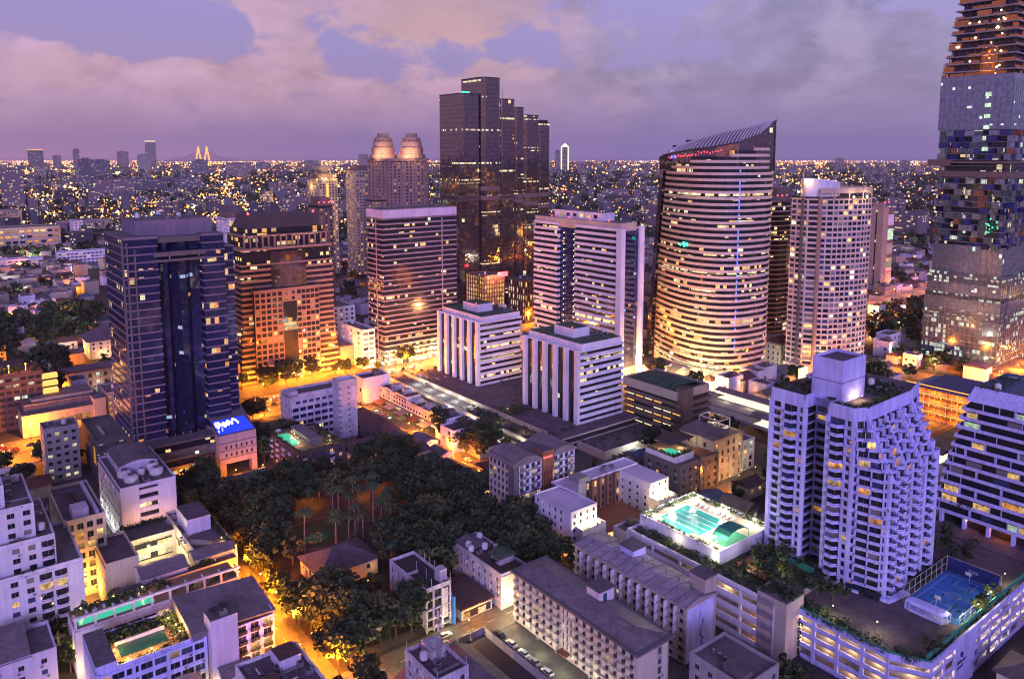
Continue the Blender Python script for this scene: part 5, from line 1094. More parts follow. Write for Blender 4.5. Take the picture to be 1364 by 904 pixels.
def u_hotel():
    r = thing('hotel', 'white U shaped hotel with rust coloured screens lit around its courtyard', 'hotel', 187, 204, rect=(-.5, 55, -4, 24, 20))
    w = MB(); pan = []; mix = [('pane_dark', .78), ('pane_curtain', .1), ('lit_warm', .12)]
    core(w, .4, 12.6, .4, 20, 0, 17.6, 1, 2); punched(w, (0, 0), (13, 0), 3.4, 5, 2.9, 4, 1.2, 1.5, .8, pan, 0, .4, mix, None, 0, None, 0)
    punched(w, (0, 20.4), (0, 0), 0, 6, 3.0, 6, 1.3, 1.5, .8, pan, 0, .4, mix, lambda k, c: c == 5, 0, None, 0); parapet(w, -.4, 13.2, -.4, 20.6, 17.7, .8); w.box(13, 13.3, 0, 20, 0, 17.8, 0)
    w.box(2, 14, -4.4, -.45, 0, 11.5, 0, 2); parapet(w, 2, 14, -4.4, -.45, 11.5, .9, .3)
    w.box(12, 54, 17, 25, 0, 18, 3, 2); parapet(w, 12, 54, 17, 25, 18, .6)
    w.box(43, 54, 0, 17, 0, 18, 0, 2); punched(w, (43, 17), (43, 0), 4, 4, 3.0, 4, 1.3, 1.5, .8, pan, 0, .4, mix, None, 0, None, 0); punched(w, (43, 0), (54, 0), 12, 2, 3.0, 3, 1.2, 1.4, .8, pan, 0, .4, mix, None, 0, None, 0); w.box(42, 53, -6, -.5, 0, 12, 0, 2); parapet(w, 42, 53, -6, -.5, 12, .9, .3)
    w.box(13, 17, 10, 17, 0, 22, 4, 2); w.build('wall', ['white_paint', 'inside_dark', 'lavender_paint', 'dark_concrete', 'grey_concrete'], r); insts(r, 'window', pan, 97)  # paler roof colour stands in for lamplight on the roofs
    for i in range(6): x = 17.5+i*4.3; b = MB(); b.box(x, x+1.1, 15.6, 16.4, 3, 18.4); b.build('rust_screen', ['rust_panel'], r); glowlamp(r, (x+.6, 14.6, 5), 90, SODIUM, .2)
    for k in range(4):
        for i in range(6): b = MB(); x = 18.9+i*4.3; b.quad([(x, 16.95, 5+k*3.2), (x+2.2, 16.95, 5+k*3.2), (x+2.2, 16.95, 7.2+k*3.2), (x, 16.95, 7.2+k*3.2)]); b.build('court_window', pick(mix), r)
    b = MB(); b.box(13.2, 42, -2, 15.2, 5, 5.6, 0); b.build('entrance_canopy', ['rust_panel'], r)
    for i in range(8): b = MB(); x = 13.6+i*3.5; b.quad([(x, .2, .3), (x+2.9, .2, .3), (x+2.9, .2, 4.8), (x, .2, 4.8)]); b.build('lobby_window', 'lit_warm', r)
    for q in ((4, -1.6, 13.4), (8, -1.6, 13.4), (11.5, -1.6, 13.2), (44.5, -2.2, 14), (48, -2.2, 14), (51.5, -2.2, 14)): b = MB(); b.octa(q, .22); b.build('terrace_lamp', 'glow_warm', r); glowlamp(r, (q[0], q[1]-.6, q[2]), 330, (1, .72, .30), .2)
    for q in ((20, -3, 4), (28, -3, 4), (36, -3, 4)): glowlamp(r, q, 420, (1, .6, .2), .3)
    for q in ((-2, 4, 2), (-2, 12, 2)): glowlamp(r, q, 260, SODIUM, .2)
    b = MB(); b.box(13.4, 19, 10.2, 16, 22, 24); b.build('chiller', ['metal_grey'], r); clutter(r, 34, 44, 18, 24, 18, 5, ('air_conditioner',)); planting(r, 3, 13, -4, -3.4, 11.8, 20, sc=(.3, .8)); planting(r, 42.5, 52.5, -5.6, -5, 12.4, 20, sc=(.3, .8))
    b = MB(); b.box(14, 41, -5, 15, 0, .15); b.build('court_floor', ['paving'], r)
u_hotel()

r = mid_block('hotel', 'dark hotel with a small turquoise roof pool and thatched bar', 258.8, 212.3, 27, 21, 14.4, 'dark_concrete', 3.5, 6, 4, 1.6, 1.5, [('pane_dark', .8), ('lit_warm', .12), ('pane_blue', .08)], cl=0, cat='hotel')
b = MB(); b.box(.4, 14, 4, 20.6, 14.4, 17.6, 0, 1); b.build('roof_deck', ['white_paint', 'deck_wood'], r); b = MB(); b.box(2, 8, 6, 13, 17.65, 17.75); b.build('pool_water', ['pool_bright'], r)
b = MB(); hip(b, 6, 22, 11, 20, 20.4, 1.6); [b.bar((x, y, 17), (x, y, 20.5), .15) for x in (6.5, 21.5) for y in (11.5, 19.5)]; b.build('thatched_roof', ['dark_brown'], r); planting(r, 1, 13, 4.4, 5.6, 17.6, 30, sc=(.4, 1)); planting(r, 1, 2, 5, 20, 17.6, 24, sc=(.4, 1)); b = MB(); b.box(16, 26, 1, 9, 14.4, 15.4); b.build('timber_deck', ['rust_panel'], r)
b = MB(); b.box(13.4, 15.2, -.5, .3, 0, 16.5); b.box(25.6, 26.6, -.5, .4, 0, 15.6); b.build('glass_strip', 'curtain_grey', r)
for q in ((4, 14, 19.2), (12, 10, 19), (20, 12, 19)): glowlamp(r, q, 130, (1, .85, .5), .2)

r = mid_block('office_block', 'pale grey office block with a sloping metal roof and lit roof garden', 283, 213.3, 22, 19.5, 19.5, 'beige', 3.8, 5, 2, 1.5, 2.2, [('pane_dark', .55), ('lit_warm', .35), ('lit_white', .1)], cl=0, cat='building')
b = MB(); b.prism(rectp(-.8, 13, -.5, 20), 20.6, 21.2, poly2=rectp(-.8, 13, -.5, 20)); b.quad([(-.8, -.5, 21.2), (13, -.5, 22.4), (13, 20, 22.4), (-.8, 20, 21.2)]); b.box(13, 22, 7, 19.4, 20, 20.6, 1); b.build('metal_roof', ['roof_metal', 'white_paint'], r)
b = MB(); [b.box(x, x+.4, y, y+.4, 19.5, 25) for x in (13.4, 21.4) for y in (7.2, 19)]; b.box(13.4, 21.8, 7.2, 7.6, 24.6, 25.1); b.box(13.4, 21.8, 19, 19.4, 24.6, 25.1); b.box(13.4, 13.8, 7.2, 19.4, 24.6, 25.1); b.box(21.4, 21.8, 7.2, 19.4, 24.6, 25.1); b.build('pergola', ['white_paint'], r)
b = MB(); b.box(15.5, 20, 9, 16, 20.62, 20.7); b.build('pool_water', ['pool_dark'], r); planting(r, 14, 21, 16.5, 18.6, 20.6, 26, sc=(.4, 1)); planting(r, 2, 12, .4, 1.6, 19.6, 20, sc=(.3, .8))
for q in ((18, 6, 22), (15, 12, 22.5), (20, 15, 22.5), (17, -2, 16)): b = MB(); b.octa(q, .25); b.build('roof_lamp', 'glow_warm', r); glowlamp(r, q, 300, WARM, .2)
r2 = mid_block('glass_annex', 'green tinted glass block with a white frame beside the pale grey office', 305.5, 214, 10, 13, 14, 'white_paint', 3.4, 2, 3, 2.6, 2.5, [('lit_green', .3), ('pane_dark', .4), ('lit_warm', .3)], cl=1, cat='building')
for q in ((296, 208), (304, 206), (290, 205), (286, 207)): lamp(*q, 0, 'glow_warm', 500, 0, .6, 'small yellow lamp in the lane behind the hotels', 'lane lamps')

def long_flats():
    r = thing('apartment_building', 'long low apartment block with tiny balconies and a dark hipped roof', 'apartment building', 147, 133.6, rect=(-1, 14.5, -1, 54, 18))
    w = MB(); pan = []; L = 53; mix = [('pane_dark', .7), ('pane_curtain', .18), ('lit_warm', .07), ('lit_white', .05)]
    core(w, .4, 12.8, .4, L-.4, 0, 16.4, 1, 2); w.box(.0, 13, 0, .4, 0, 16.4, 0); w.box(12.6, 13, 0, L, 0, 16.4, 0); w.box(.4, 12.8, L-.4, L, 0, 16.4, 0)
    punched(w, (0, L), (0, 30), .4, 6, 2.65, 7, 1.5, 1.7, .55, pan, 0, .35, mix, None, 0, None, 1); punched(w, (0, 25), (0, 0), .4, 6, 2.65, 8, 1.5, 1.7, .55, pan, 0, .35, mix, None, 0, None, 1); punched(w, (0, 30), (0, 25), .4, 6, 2.65, 3, .8, 2.1, .3, pan, 0, .45, [('pane_dark', .9), ('lit_white', .1)], None, 0, None, 0)
    punched(w, (8, 0), (10, 0), 1, 5, 2.9, 1, 1.5, 2.2, .4, pan, 0, .3, [('pane_blue', 1)], None, 0, None, 1)
    w.build('wall', ['cream', 'inside_dark', 'roof_grey'], r); insts(r, 'window', pan, 97); wall_units(r, pan, 40)
    bm_ = balcony(2.0, 1.05, .95, 'cream'); insts(r, 'balcony', [(bm_, (-.32, L-(i+.5)*3.28, .5+k*2.65), -math.pi/2) for k in range(1, 6) for i in range(7)]+[(bm_, (-.32, 25-(i+.5)*3.12, .5+k*2.65), -math.pi/2) for k in range(1, 6) for i in range(8)], 97)
    b = MB(); b.box(-1.1, 14, -1.2, L+1.2, 16.4, 17.1, 1); hip(b, .3, 12.7, .5, L-.5, 17.1, 1.7, 0, .2); b.build('roof', ['roof_metal', 'dark_concrete'], r)
    b = MB(); b.box(7.5, 13.6, 22, 27.5, 16, 21); b.box(7.2, 13.9, 21.7, 27.8, 21, 21.4, 1); b.box(9, 10.4, 21.85, 22, 17.6, 20.2, 2); b.build('stair_block', ['white_paint', 'dark_concrete', 'pane_blue'], r)
    b = MB(); b.box(-3, 0, 25.5, 29.5, 2.8, 3.1); b.build('porch_roof', ['rust_panel'], r)
    for y in (4, 14, 24, 34, 44, 52): glowlamp(r, (-5.5, y, 3.2), 230, (1, .95, .62), .3); b = MB(); b.octa((-1.4, y, 3), .16); b.build('wall_lamp', 'glow_warm', r)
long_flats()
def gallery_flats():
    r = thing('apartment_building', 'long apartment block with a white ribbed metal roof and small white fins between windows', 'apartment building', 173, 138, rect=(-1, 14, -1, 50, 20))
    w = MB(); pan = []; L = 48; mix = [('pane_dark', .88), ('lit_white', .05), ('pane_curtain', .07)]
    core(w, .4, 13, .4, L-.4, 0, 17.6, 1, 2); w.box(12.6, 13, 0, L, 0, 17.6, 3); w.box(0, 13, 0, .4, 0, 17.6, 3); w.box(.4, 13, L-.4, L, 0, 17.6, 3)
    punched(w, (0, L), (0, 0), 0, 6, 2.9, 13, 1.5, 1.5, .8, pan, 0, .4, mix, None, 0, None, 1)
    for k in range(1, 6): w.box(-1.1, 0, 0, L, k*2.9-.1, k*2.9+.15, 0); w.box(-1.1, -.95, 0, L, k*2.9+.15, k*2.9+.8, 0)
    w.build('wall', ['beige', 'inside_dark', 'roof_grey', 'violet_lit_white'], r); insts(r, 'window', pan, 97); wall_units(r, pan, 30)  # end walls carry violet evening light in their paint
    f = MB(); f.box(-1.75, -.02, -.12, .12, -.1, 2.5); fm = f.mesh('fin', ['white_paint']); insts(r, 'fin', [(fm, (0, L-(i+1)*3.69, .2+k*2.9), 0) for k in range(3, 6) for i in range(12)])
    b = MB(); b.box(-1, 13.5, -.6, L+.6, 17.6, 18.1, 1); b.quad([(-.8, -.4, 18.2), (6, -.4, 19.4), (6, L+.4, 19.4), (-.8, L+.4, 18.2)]); b.quad([(6, -.4, 19.4), (13.3, -.4, 18.2), (13.3, L+.4, 18.2), (6, L+.4, 19.4)]); b.quad([(-.8, -.4, 18.1), (13.3, -.4, 18.1), (6, -.4, 19.4)]); b.build('roof', ['roof_pale', 'beige'], r)
    b = MB(); [b.bar((-.8, y, 18.3), (6, y, 19.5), .09) or b.bar((6, y, 19.5), (13.3, y, 18.3), .09) for y in range(0, 49, 4)]; b.build('roof_seam', ['roof_metal'], r)
    b = MB(); b.box(7, 13, 28, 34, 18, 21.4, 0); b.box(6.6, 13.4, 27.6, 34.4, 21.4, 21.8, 1); b.build('stair_block', ['violet_lit_white', 'roof_grey'], r); b = MB(); b.box(8.5, 14, 0.2, 6, 0, 23.5); b.box(8.2, 14.2, 0, 6.3, 23.5, 24, 1); b.build('stair_tower', ['beige', 'roof_grey'], r)
    for y in (5, 10, 15, 20, 25, 40): inst(r, 'roof_vent', ROOFKIT['roof_vent'], (8.2, y, 18.9))
    p = MB(); [p.bar((7+R.uniform(-1, 1), -.3, 2+k*2), (7+R.uniform(-1, 1), -.3, 4+k*2), .35) for k in range(6)]; p.build('duct', ['violet_lit_white'], r)
gallery_flats()
r = mid_block('office_block', 'grey block with a sunken dark roof and small roof vents in the bottom right', 159, 108, 15, 17.5, 15.6, 'grey_concrete', 3.2, 4, 4, 1.6, 1.5, cl=0)
b = MB(); b.box(6, 14, 4, 15.5, 15.65, 15.8); b.box(1.5, 5, 1.2, 8, 15.6, 18, 1); b.build('roof_plant', ['dark_concrete', 'roof_grey'], r); [inst(r, 'roof_vent', ROOFKIT['roof_vent'], (5.6, 4+i*2, 15.7)) for i in range(6)]

def raw_building():
    r = thing('unfinished_building', 'bare white concrete building with roof poles and a blue net wall', 'building', 120.6, 198.4, rect=(-.5, 10, -.5, 24, 14.5))
    w = MB(); pan = []; core(w, .3, 8.8, .3, 22, 0, 14, 1, 2); punched(w, (0, 22.3), (0, 0), 1.6, 4, 3.1, 6, 1.0, 2.0, .6, pan, 0, .35, [('inside_dark', .8), ('pane_dark', .2)], None, 0, None, 0)
    for k in range(5): w.box(-.2, 9.2, -.7, .3, k*3.2+1-.15, k*3.2+1.25, 0)
    for x in (-.2, 2.4, 5.6, 8.6): w.box(x, x+.5, -.7, -.1, 0, 15, 0)
    w.box(6, 8, -.6, -.2, 3, 13, 0); parapet(w, -.2, 9.2, -.7, 22.5, 14, 1.1, .25); w.box(-.2, 4, 11, 11.3, 14, 15); w.box(6.2, 9, 1.5, 4.5, 14, 18, 0); w.build('wall', ['old_paint', 'inside_dark', 'soil'], r); insts(r, 'window', pan)
    b = MB(); [b.bar((x, y, 14), (x, y, 17.5), .09) for x, y in ((4, 12), (9, 12), (9, 15), (9, 9), (4, 6), (9, -.4), (2, -.4), (5.6, -.4), (9, 18))]; b.build('roof_pole', ['old_paint'], r)
    b = MB(); b.box(9.4, 9.9, -2, 14, 0, 9.5); b.build('safety_net', ['court_blue'], r); b = MB(); [leafquad(b, (-.5+R.uniform(-.2, .2), R.uniform(2, 17), R.uniform(0, 9)*R.random()), .5, R.randrange(2)) for _ in range(500)]; tag(b.build('creeper', ['leaf_dark', 'leaf_mid'], r), kind='stuff')
    glowlamp(r, (5, -3, 2.5), 160, (1, .95, .6), .2)
raw_building()
r = mid_block('apartment_building', 'weathered flat roofed block crowded with roof tanks beside a blank cream wall', 147, 194, 11, 29, 11.4, 'old_paint', 2.8, 0, 8, 1.3, 1.3, cl=0, roof='roof_brown')
b = MB(); b.box(-.2, 11.2, -.25, -.05, 0, 11.4); b.build('end_wall', ['cream'], r); b = MB(); b.box(4, 10, 6, 11, 11.4, 14, 0); gable(b, 3.6, 10.4, 5.6, 11.4, 14, 1.1, 1); gable(b, 1, 10, 20, 28, 12, 1.4, 2); b.build('roof_room', ['old_paint', 'roof_green', 'roof_grey'], r); clutter(r, 0, 11, 11, 28, 11.4, 11, ('water_tank', 'air_conditioner', 'roof_vent')); inst(r, 'satellite_dish', ROOFKIT['satellite_dish'], (3, 8, 11.5), 2.0)
glowlamp(r, (5, -5, 4), 500, (1, .93, .6), .3); glowlamp(r, (0, -6, 4), 250, SODIUM, .3)
r = thing('shop', 'low roadside shop with a lit front and a brown sheet roof', 'shop', 133, 196.5, rect=(-1, 13, -1, 18, 5)); b = MB(); b.box(0, 12, 0, 17, 0, 4.2); b.build('wall', ['old_paint'], r); b = MB(); b.prism(rectp(-1, 12.6, -1.2, 17.6), 4.2, 4.6); b.build('roof', ['roof_brown'], r); b = MB(); b.quad([(.5, -.05, .4), (11.5, -.05, .4), (11.5, -.05, 3), (.5, -.05, 3)]); b.build('shop_window', 'band_orange', r); [glowlamp(r, (x, -2, 3.6), 420, SODIUM, .2) for x in (2, 6)]
# ------------------------------------------------------------------ left foreground
def stepped_condo():
    r = thing('apartment_building', 'lavender white condominium stepping down with curved balconies at the left edge', 'apartment building', -22, 262, rect=(-30, 62, -2, 40, 48))
    w = MB(); pan = []; bal = []; mix = [('pane_dark', .74), ('pane_blue', .08), ('pane_curtain', .10), ('lit_warm', .08)]
    Bc = balcony(4.2, 1.5, 1.05, 'white_paint', 1.2); Bp = balcony(4.2, 1.5, 1.05, 'white_paint', 1.2, True)
    for x0, x1, y0, y1, h, cols in ((-30, 47, 6, 34, 44, 19), (-30, 40, 10, 30, 50, 17), (-30, 51.5, 2, 34, 34.5, 20), (-30, 58, -1.5, 30, 26, 22)):
        n = int(h/3.1); core(w, x0, x1-.4, y0+.4, y1, 0, h, 1, 2); w.box(x1-.4, x1, y0, y1, 0, h, 0)
        lo = 0 if h < 27 else int({44: 34.5, 50: 44, 34.5: 26}[h]/3.1)
        punched(w, (x0, y0), (x1, y0), h-n*3.1, n, 3.1, cols, 1.9, 1.6, .8, pan if lo == 0 else [], 0, .4, mix, (lambda k, c: (c*7) % 5 in (0, 2, 3)) if cols != 17 else None, 0, None, 1)
        if lo:
            del0 = []; punched(MB(), (x0, y0), (x1, y0), h-n*3.1, n, 3.1, cols, 1.9, 1.6, .8, del0, 0, .4, mix, (lambda k, c: (c*7) % 5 in (0, 2, 3)) if cols != 17 else None, 0, None, 1); pan += [p for p in del0 if p[1][2] > lo*3.1]
        parapet(w, x0, x1, y0-.1, y1, h, 1.1, .3, 0)
        for k in range(lo, n):
            for c in range(cols):
                if (c*7) % 5 in (0, 3): pan.append((pane_mesh(3.3, 2.3, pick([('inside_dark', .7), ('pane_dark', .2), ('lit_warm', .1)]), 1), (x0+(c+.5)*(x1-x0)/cols, y0-.43, h-n*3.1+k*3.1+.25), 0)); bal.append((Bp if R.random() < .2 else Bc, (x0+(c+.5)*(x1-x0)/cols, y0, h-n*3.1+k*3.1), 0))  # dark panes on the wall face paint the shade of balcony recesses
        if lo or h < 27: planting(r, x0+20, x1-1, y0+.4, y0+1.4, h+.2, 36, sc=(.4, 1.1))
    b = MB(); 
    for i in range(10):
        a0, a1 = math.pi*i/10, math.pi*(i+1)/10; b.quad([(20-8*math.cos(a0), 12, 50+4.5*math.sin(a0)), (20-8*math.cos(a1), 12, 50+4.5*math.sin(a1)), (20-8*math.cos(a1), 24, 50+4.5*math.sin(a1)), (20-8*math.cos(a0), 24, 50+4.5*math.sin(a0))][::-1]); b.quad([(20, 12, 50), (20-8*math.cos(a1), 12, 50+4.5*math.sin(a1)), (20-8*math.cos(a0), 12, 50+4.5*math.sin(a0))])
    b.build('vault', ['white_paint'], r); w.build('wall', ['white_paint', 'inside_dark', 'roof_grey'], r); insts(r, 'window', pan, 100); insts(r, 'balcony', bal, 100); wall_units(r, pan, 50)
    for q in ((59, -3, 9), (60, -4, 4)): glowlamp(r, q, 350, (1, .7, .3), .3)
    clutter(r, 0, 40, 12, 28, 50, 8); clutter(r, 38, 47, 8, 33, 44, 4); clutter(r, 47, 51, 4, 33, 34.5, 3)
stepped_condo()
r = mid_block('apartment_building', 'cream apartment block lit orange from the street behind the stepped condominium', 35, 288, 12.5, 34, 27, 'cream', 3.5, 4, 8, 1.9, 2.1, [('pane_dark', .75), ('lit_orange', .15), ('lit_warm', .1)], cl=0, roof='roof_purple')
b = MB(); b.box(10, 11, 2, 33, 27, 28.3); b.box(3, 8, 3, 9, 27, 30); [b.box(4+i*1.1, 4.6+i*1.1, 13, 27, 27, 27.5, 1) for i in range(3)]; b.build('roof_plant', ['lavender_paint', 'roof_brown'], r)
for q in ((6, -5, 5), (10, -5, 12), (16, 3, 6), (2, -5, 9)): glowlamp(r, q, 1500, (1, .42, .08), .3)

def tank_block():
    r = thing('office_block', 'pink grey block with a vaulted roof and five round white roof tanks', 'building', 57, 312.7, rect=(-.5, 21, -1, 41, 27))
    w = MB(); pan = []; core(w, .4, 20, .6, 39.6, 0, 24, 1, 2); w.box(19.6, 20, 0, 40, 0, 24, 0); w.box(.4, 20, 39.6, 40, 0, 24, 0)
    w.box(0, 6.6, 0, .6, 0, 24, 0); w.box(13.4, 20, 0, .6, 0, 24, 0)
    for k in range(7): w.box(6.6, 13.4, -.3, .6, k*3.6-.8 if k else 0, k*3.6+1.0, 0); b = MB(); b.quad([(6.6, .5, k*3.6+1), (13.4, .5, k*3.6+1), (13.4, .5, k*3.6+2.8), (6.6, .5, k*3.6+2.8)]); b.build('window_band', 'band_dark' if k != 4 else 'band_full', r)
    w.box(6.6, 13.4, -.3, .6, 23.6, 24, 0)
    punched(w, (0, 40), (0, .6), 1, 6, 3.7, 9, 2.2, 1.8, .9, pan, 0, .4, [('pane_dark', .55), ('lit_green', .25), ('lit_white', .2)], None, 0, None, 1); parapet(w, 0, 20, -.02, 40, 23.9, 1.0)
    w.build('wall', ['lavender_paint', 'inside_dark', 'dark_concrete'], r); insts(r, 'window', pan, 97)
    b = MB(); b.box(3, 17, 15, 38, 24, 27.6)
    for i in range(8):
        f0, f1 = i/8, (i+1)/8; z = lambda f: 27.6+1.6*math.sin(math.pi*f); b.quad([(2.7+14.6*f0, 14.7, z(f0)), (2.7+14.6*f1, 14.7, z(f1)), (2.7+14.6*f1, 38.3, z(f1)), (2.7+14.6*f0, 38.3, z(f0))], 1); b.quad([(2.7+14.6*f0, 14.7, 27.6), (2.7+14.6*f1, 14.7, 27.6), (2.7+14.6*f1, 14.7, z(f1)), (2.7+14.6*f0, 14.7, z(f0))])
    b.build('vault_roof', ['lavender_paint', 'roof_grey'], r)
    for x, y, q in ((4, 11.5, 2.6), (5, 5, 2.6), (9.6, 9.2, 1.4), (14.5, 13, 2.4), (14.6, 7, 2.6)):
        b = MB(); b.cyl(x, y, 24, 24.9, q*.9, 16, 1); b.cyl(x, y, 24.9, 25.4, q*.9, 18, 0, q); b.cyl(x, y, 25.4, 26.9, q, 18); b.cyl(x, y, 26.9, 27.5, q, 18, 0, q*.5); b.cyl(x, y, 27.5, 27.9, q*.45, 12, 1); b.build('roof_tank', ['tank_white', 'dark_concrete'], r)
    clutter(r, 0, 20, 0, 14, 24, 6, ('air_conditioner', 'roof_vent'))
    for y in (6, 16, 26, 36): glowlamp(r, (-3, y, 5), 260, (.9, 1, .75), .2)
    for x in (4, 10, 16): glowlamp(r, (x, -5, 12), 220, (1, .5, .2), .3)
tank_block()

def court_building():
    r = thing('apartment_building', 'pale block around a brightly lit yellow courtyard with a curved roof terrace', 'apartment building', 44, 258, rect=(-1, 40, -1, 44, 17))
    w = MB(); pan = []; w.box(0, 38, 0, 3, 0, 13, 0, 2); w.box(0, 10, 14, 36, 0, 16, 0, 2); w.box(26, 39, 3, 44, 0, 15, 0, 2); w.box(10, 26, 32, 44, 0, 14, 0, 3); w.box(0, 10, 36, 43, 0, 12, 0, 3); w.box(10, 26, 3, 14, 0, 6, 0, 3); w.box(10, 26, 14, 32, 0, .3, 0)
    punched(w, (0, 36), (0, 14), 0, 5, 3.1, 6, .9, 1.4, .9, pan, 0, .35, [('pane_dark', .9), ('lit_warm', .1)], None, 0, None, 0); parapet(w, 0, 10, 14, 36, 16, 1.0); parapet(w, 26, 39, 3, 44, 15, .9)
    w.box(28, 36, 22, 36, 15, 20.5, 4, 2); w.build('wall', ['cream', 'inside_dark', 'roof_purple', 'paving', 'lavender_paint'], r); insts(r, 'window', pan)
    for k in range(3): b = MB(); b.quad([(25.9, 30, 1+k*4.5), (25.9, 15, 1+k*4.5), (25.9, 15, 3.6+k*4.5), (25.9, 30, 3.6+k*4.5)]); b.build('court_window', 'shop_lit', r); b = MB(); b.quad([(11, 31.9, 1+k*4.5), (25, 31.9, 1+k*4.5), (25, 31.9, 3.4+k*4.5), (11, 31.9, 3.4+k*4.5)]); b.build('court_window', 'shop_lit', r)
    for q in ((18, 20, 8), (18, 27, 8), (14, 24, 12), (22, 24, 12)): glowlamp(r, q, 520, (1, .78, .42), .3)
    b = MB(); b.box(8, 22, 1, 11, 6, 14.5, 0); gable(b, 8, 22, 1, 11, 14.5, 2, 1, 'x', .4, 0); b.build('garden_house', ['lavender_paint', 'roof_metal'], r)
    for i in range(4): b = MB(); b.quad([(9+i*1.7, .9, 7), (10.2+i*1.7, .9, 7), (10.2+i*1.7, .9, 10), (9+i*1.7, .9, 10)]); b.build('tall_window', 'lit_white' if i > 1 else 'pane_dark', r)
    b = MB(); b.box(16, 21.6, .2, 1, 9.5, 13, 0); b.box(16.2, 21.4, .1, .2, 10, 12.6, 1); b.build('bay_window', ['lavender_paint', 'pane_blue'], r)
    b = MB(); b.quad([(24, 1, 15.6), (38, 1, 15.6), (38, 5, 17), (24, 5, 17)]); b.quad([(24, 9, 15.6), (24, 5, 17), (38, 5, 17), (38, 9, 15.6)]); [b.bar((x, y, 13), (x, y, 15.6), .12) for x in (24.5, 31, 37.5) for y in (1.2, 8.8)]; b.build('gallery_roof', ['roof_metal'], r)
    pth = MB(); pr = None
    for i in range(24): q = (30+3*math.sin(i*.55)-1, 6+i*1.55); pr and strip([pr, q], 3.4, pth, 15.06); pr = q
    pth.build('terrace_path', ['beige'], r); planting(r, 37, 38.6, 6, 43, 15.2, 70, sc=(.5, 1.3)); planting(r, 1, 9, 37, 42, 12.2, 70, sc=(.8, 1.7)); planting(r, 10, 26, 42, 43.5, 14, 40, sc=(.5, 1.2)); planting(r, 1, 8, 4, 13, 6, 40, sc=(.8, 1.8)); planting(r, 22, 30, .5, 2, 13.2, 24)
    for q in ((36, 10, 16.5), (38.5, 2, 12), (38, -1, 8)): b = MB(); b.octa(q, .22); b.build('terrace_lamp', 'glow_warm', r); glowlamp(r, q, 160, (1, .6, .2), .2)
court_building()
def pool_terrace():
    r = thing('pool_terrace', 'raised terrace with a green lit pool behind a long white pergola', 'terrace', 30, 240, rect=(-1, 50, -1, 14, 18))
    b = MB(); b.box(0, 47, 0, 13, 0, 15, 0, 1); b.build('wall', ['white_paint', 'deck_wood'], r)
    b = MB(); b.box(1.5, 22, 3, 8, 15.02, 15.12); b.build('pool_water', ['pool_bright'], r)
    b = MB(); [b.box(x, x+.6, .2, .8, 15, 18.4) for x in [i*5.1 for i in range(10)]]; b.box(-.3, 47, .1, .9, 18.4, 19.0); b.box(-.3, 47, .2, .8, 15, 15.5); [b.box(x, x+.4, .9, 3, 18.5, 18.9) for x in [i*5.1 for i in range(10)]]; b.build('pergola', ['white_paint'], r)
    for q in ((3, 9, 17), (12, 10, 17), (20, 9.5, 17.4), (34, 4, 16.5)): b = MB(); b.octa(q, .25); b.build('terrace_lamp', 'glow_warm', r); glowlamp(r, q, 170, (1, .7, .3), .2)
    for i in range(6): b = MB(); b.quad([(6+i*4, -.05, 11), (9.4+i*4, -.05, 11), (9.4+i*4, -.05, 13), (6+i*4, -.05, 13)]); b.build('lower_window', pick([('lit_warm', .6), ('pane_dark', .4)]), r)
    planting(r, 1, 28, 9, 12.5, 15.1, 60, sc=(.6, 1.5)); planting(r, 28, 46, 2, 6, 15.1, 26)
    for i in range(7): u = MB(); u.box(4+i*2.4, 4.8+i*2.4, 8.6, 10.4, 15.1, 15.5); u.build('sun_lounger', ['white_paint'], r)
pool_terrace()
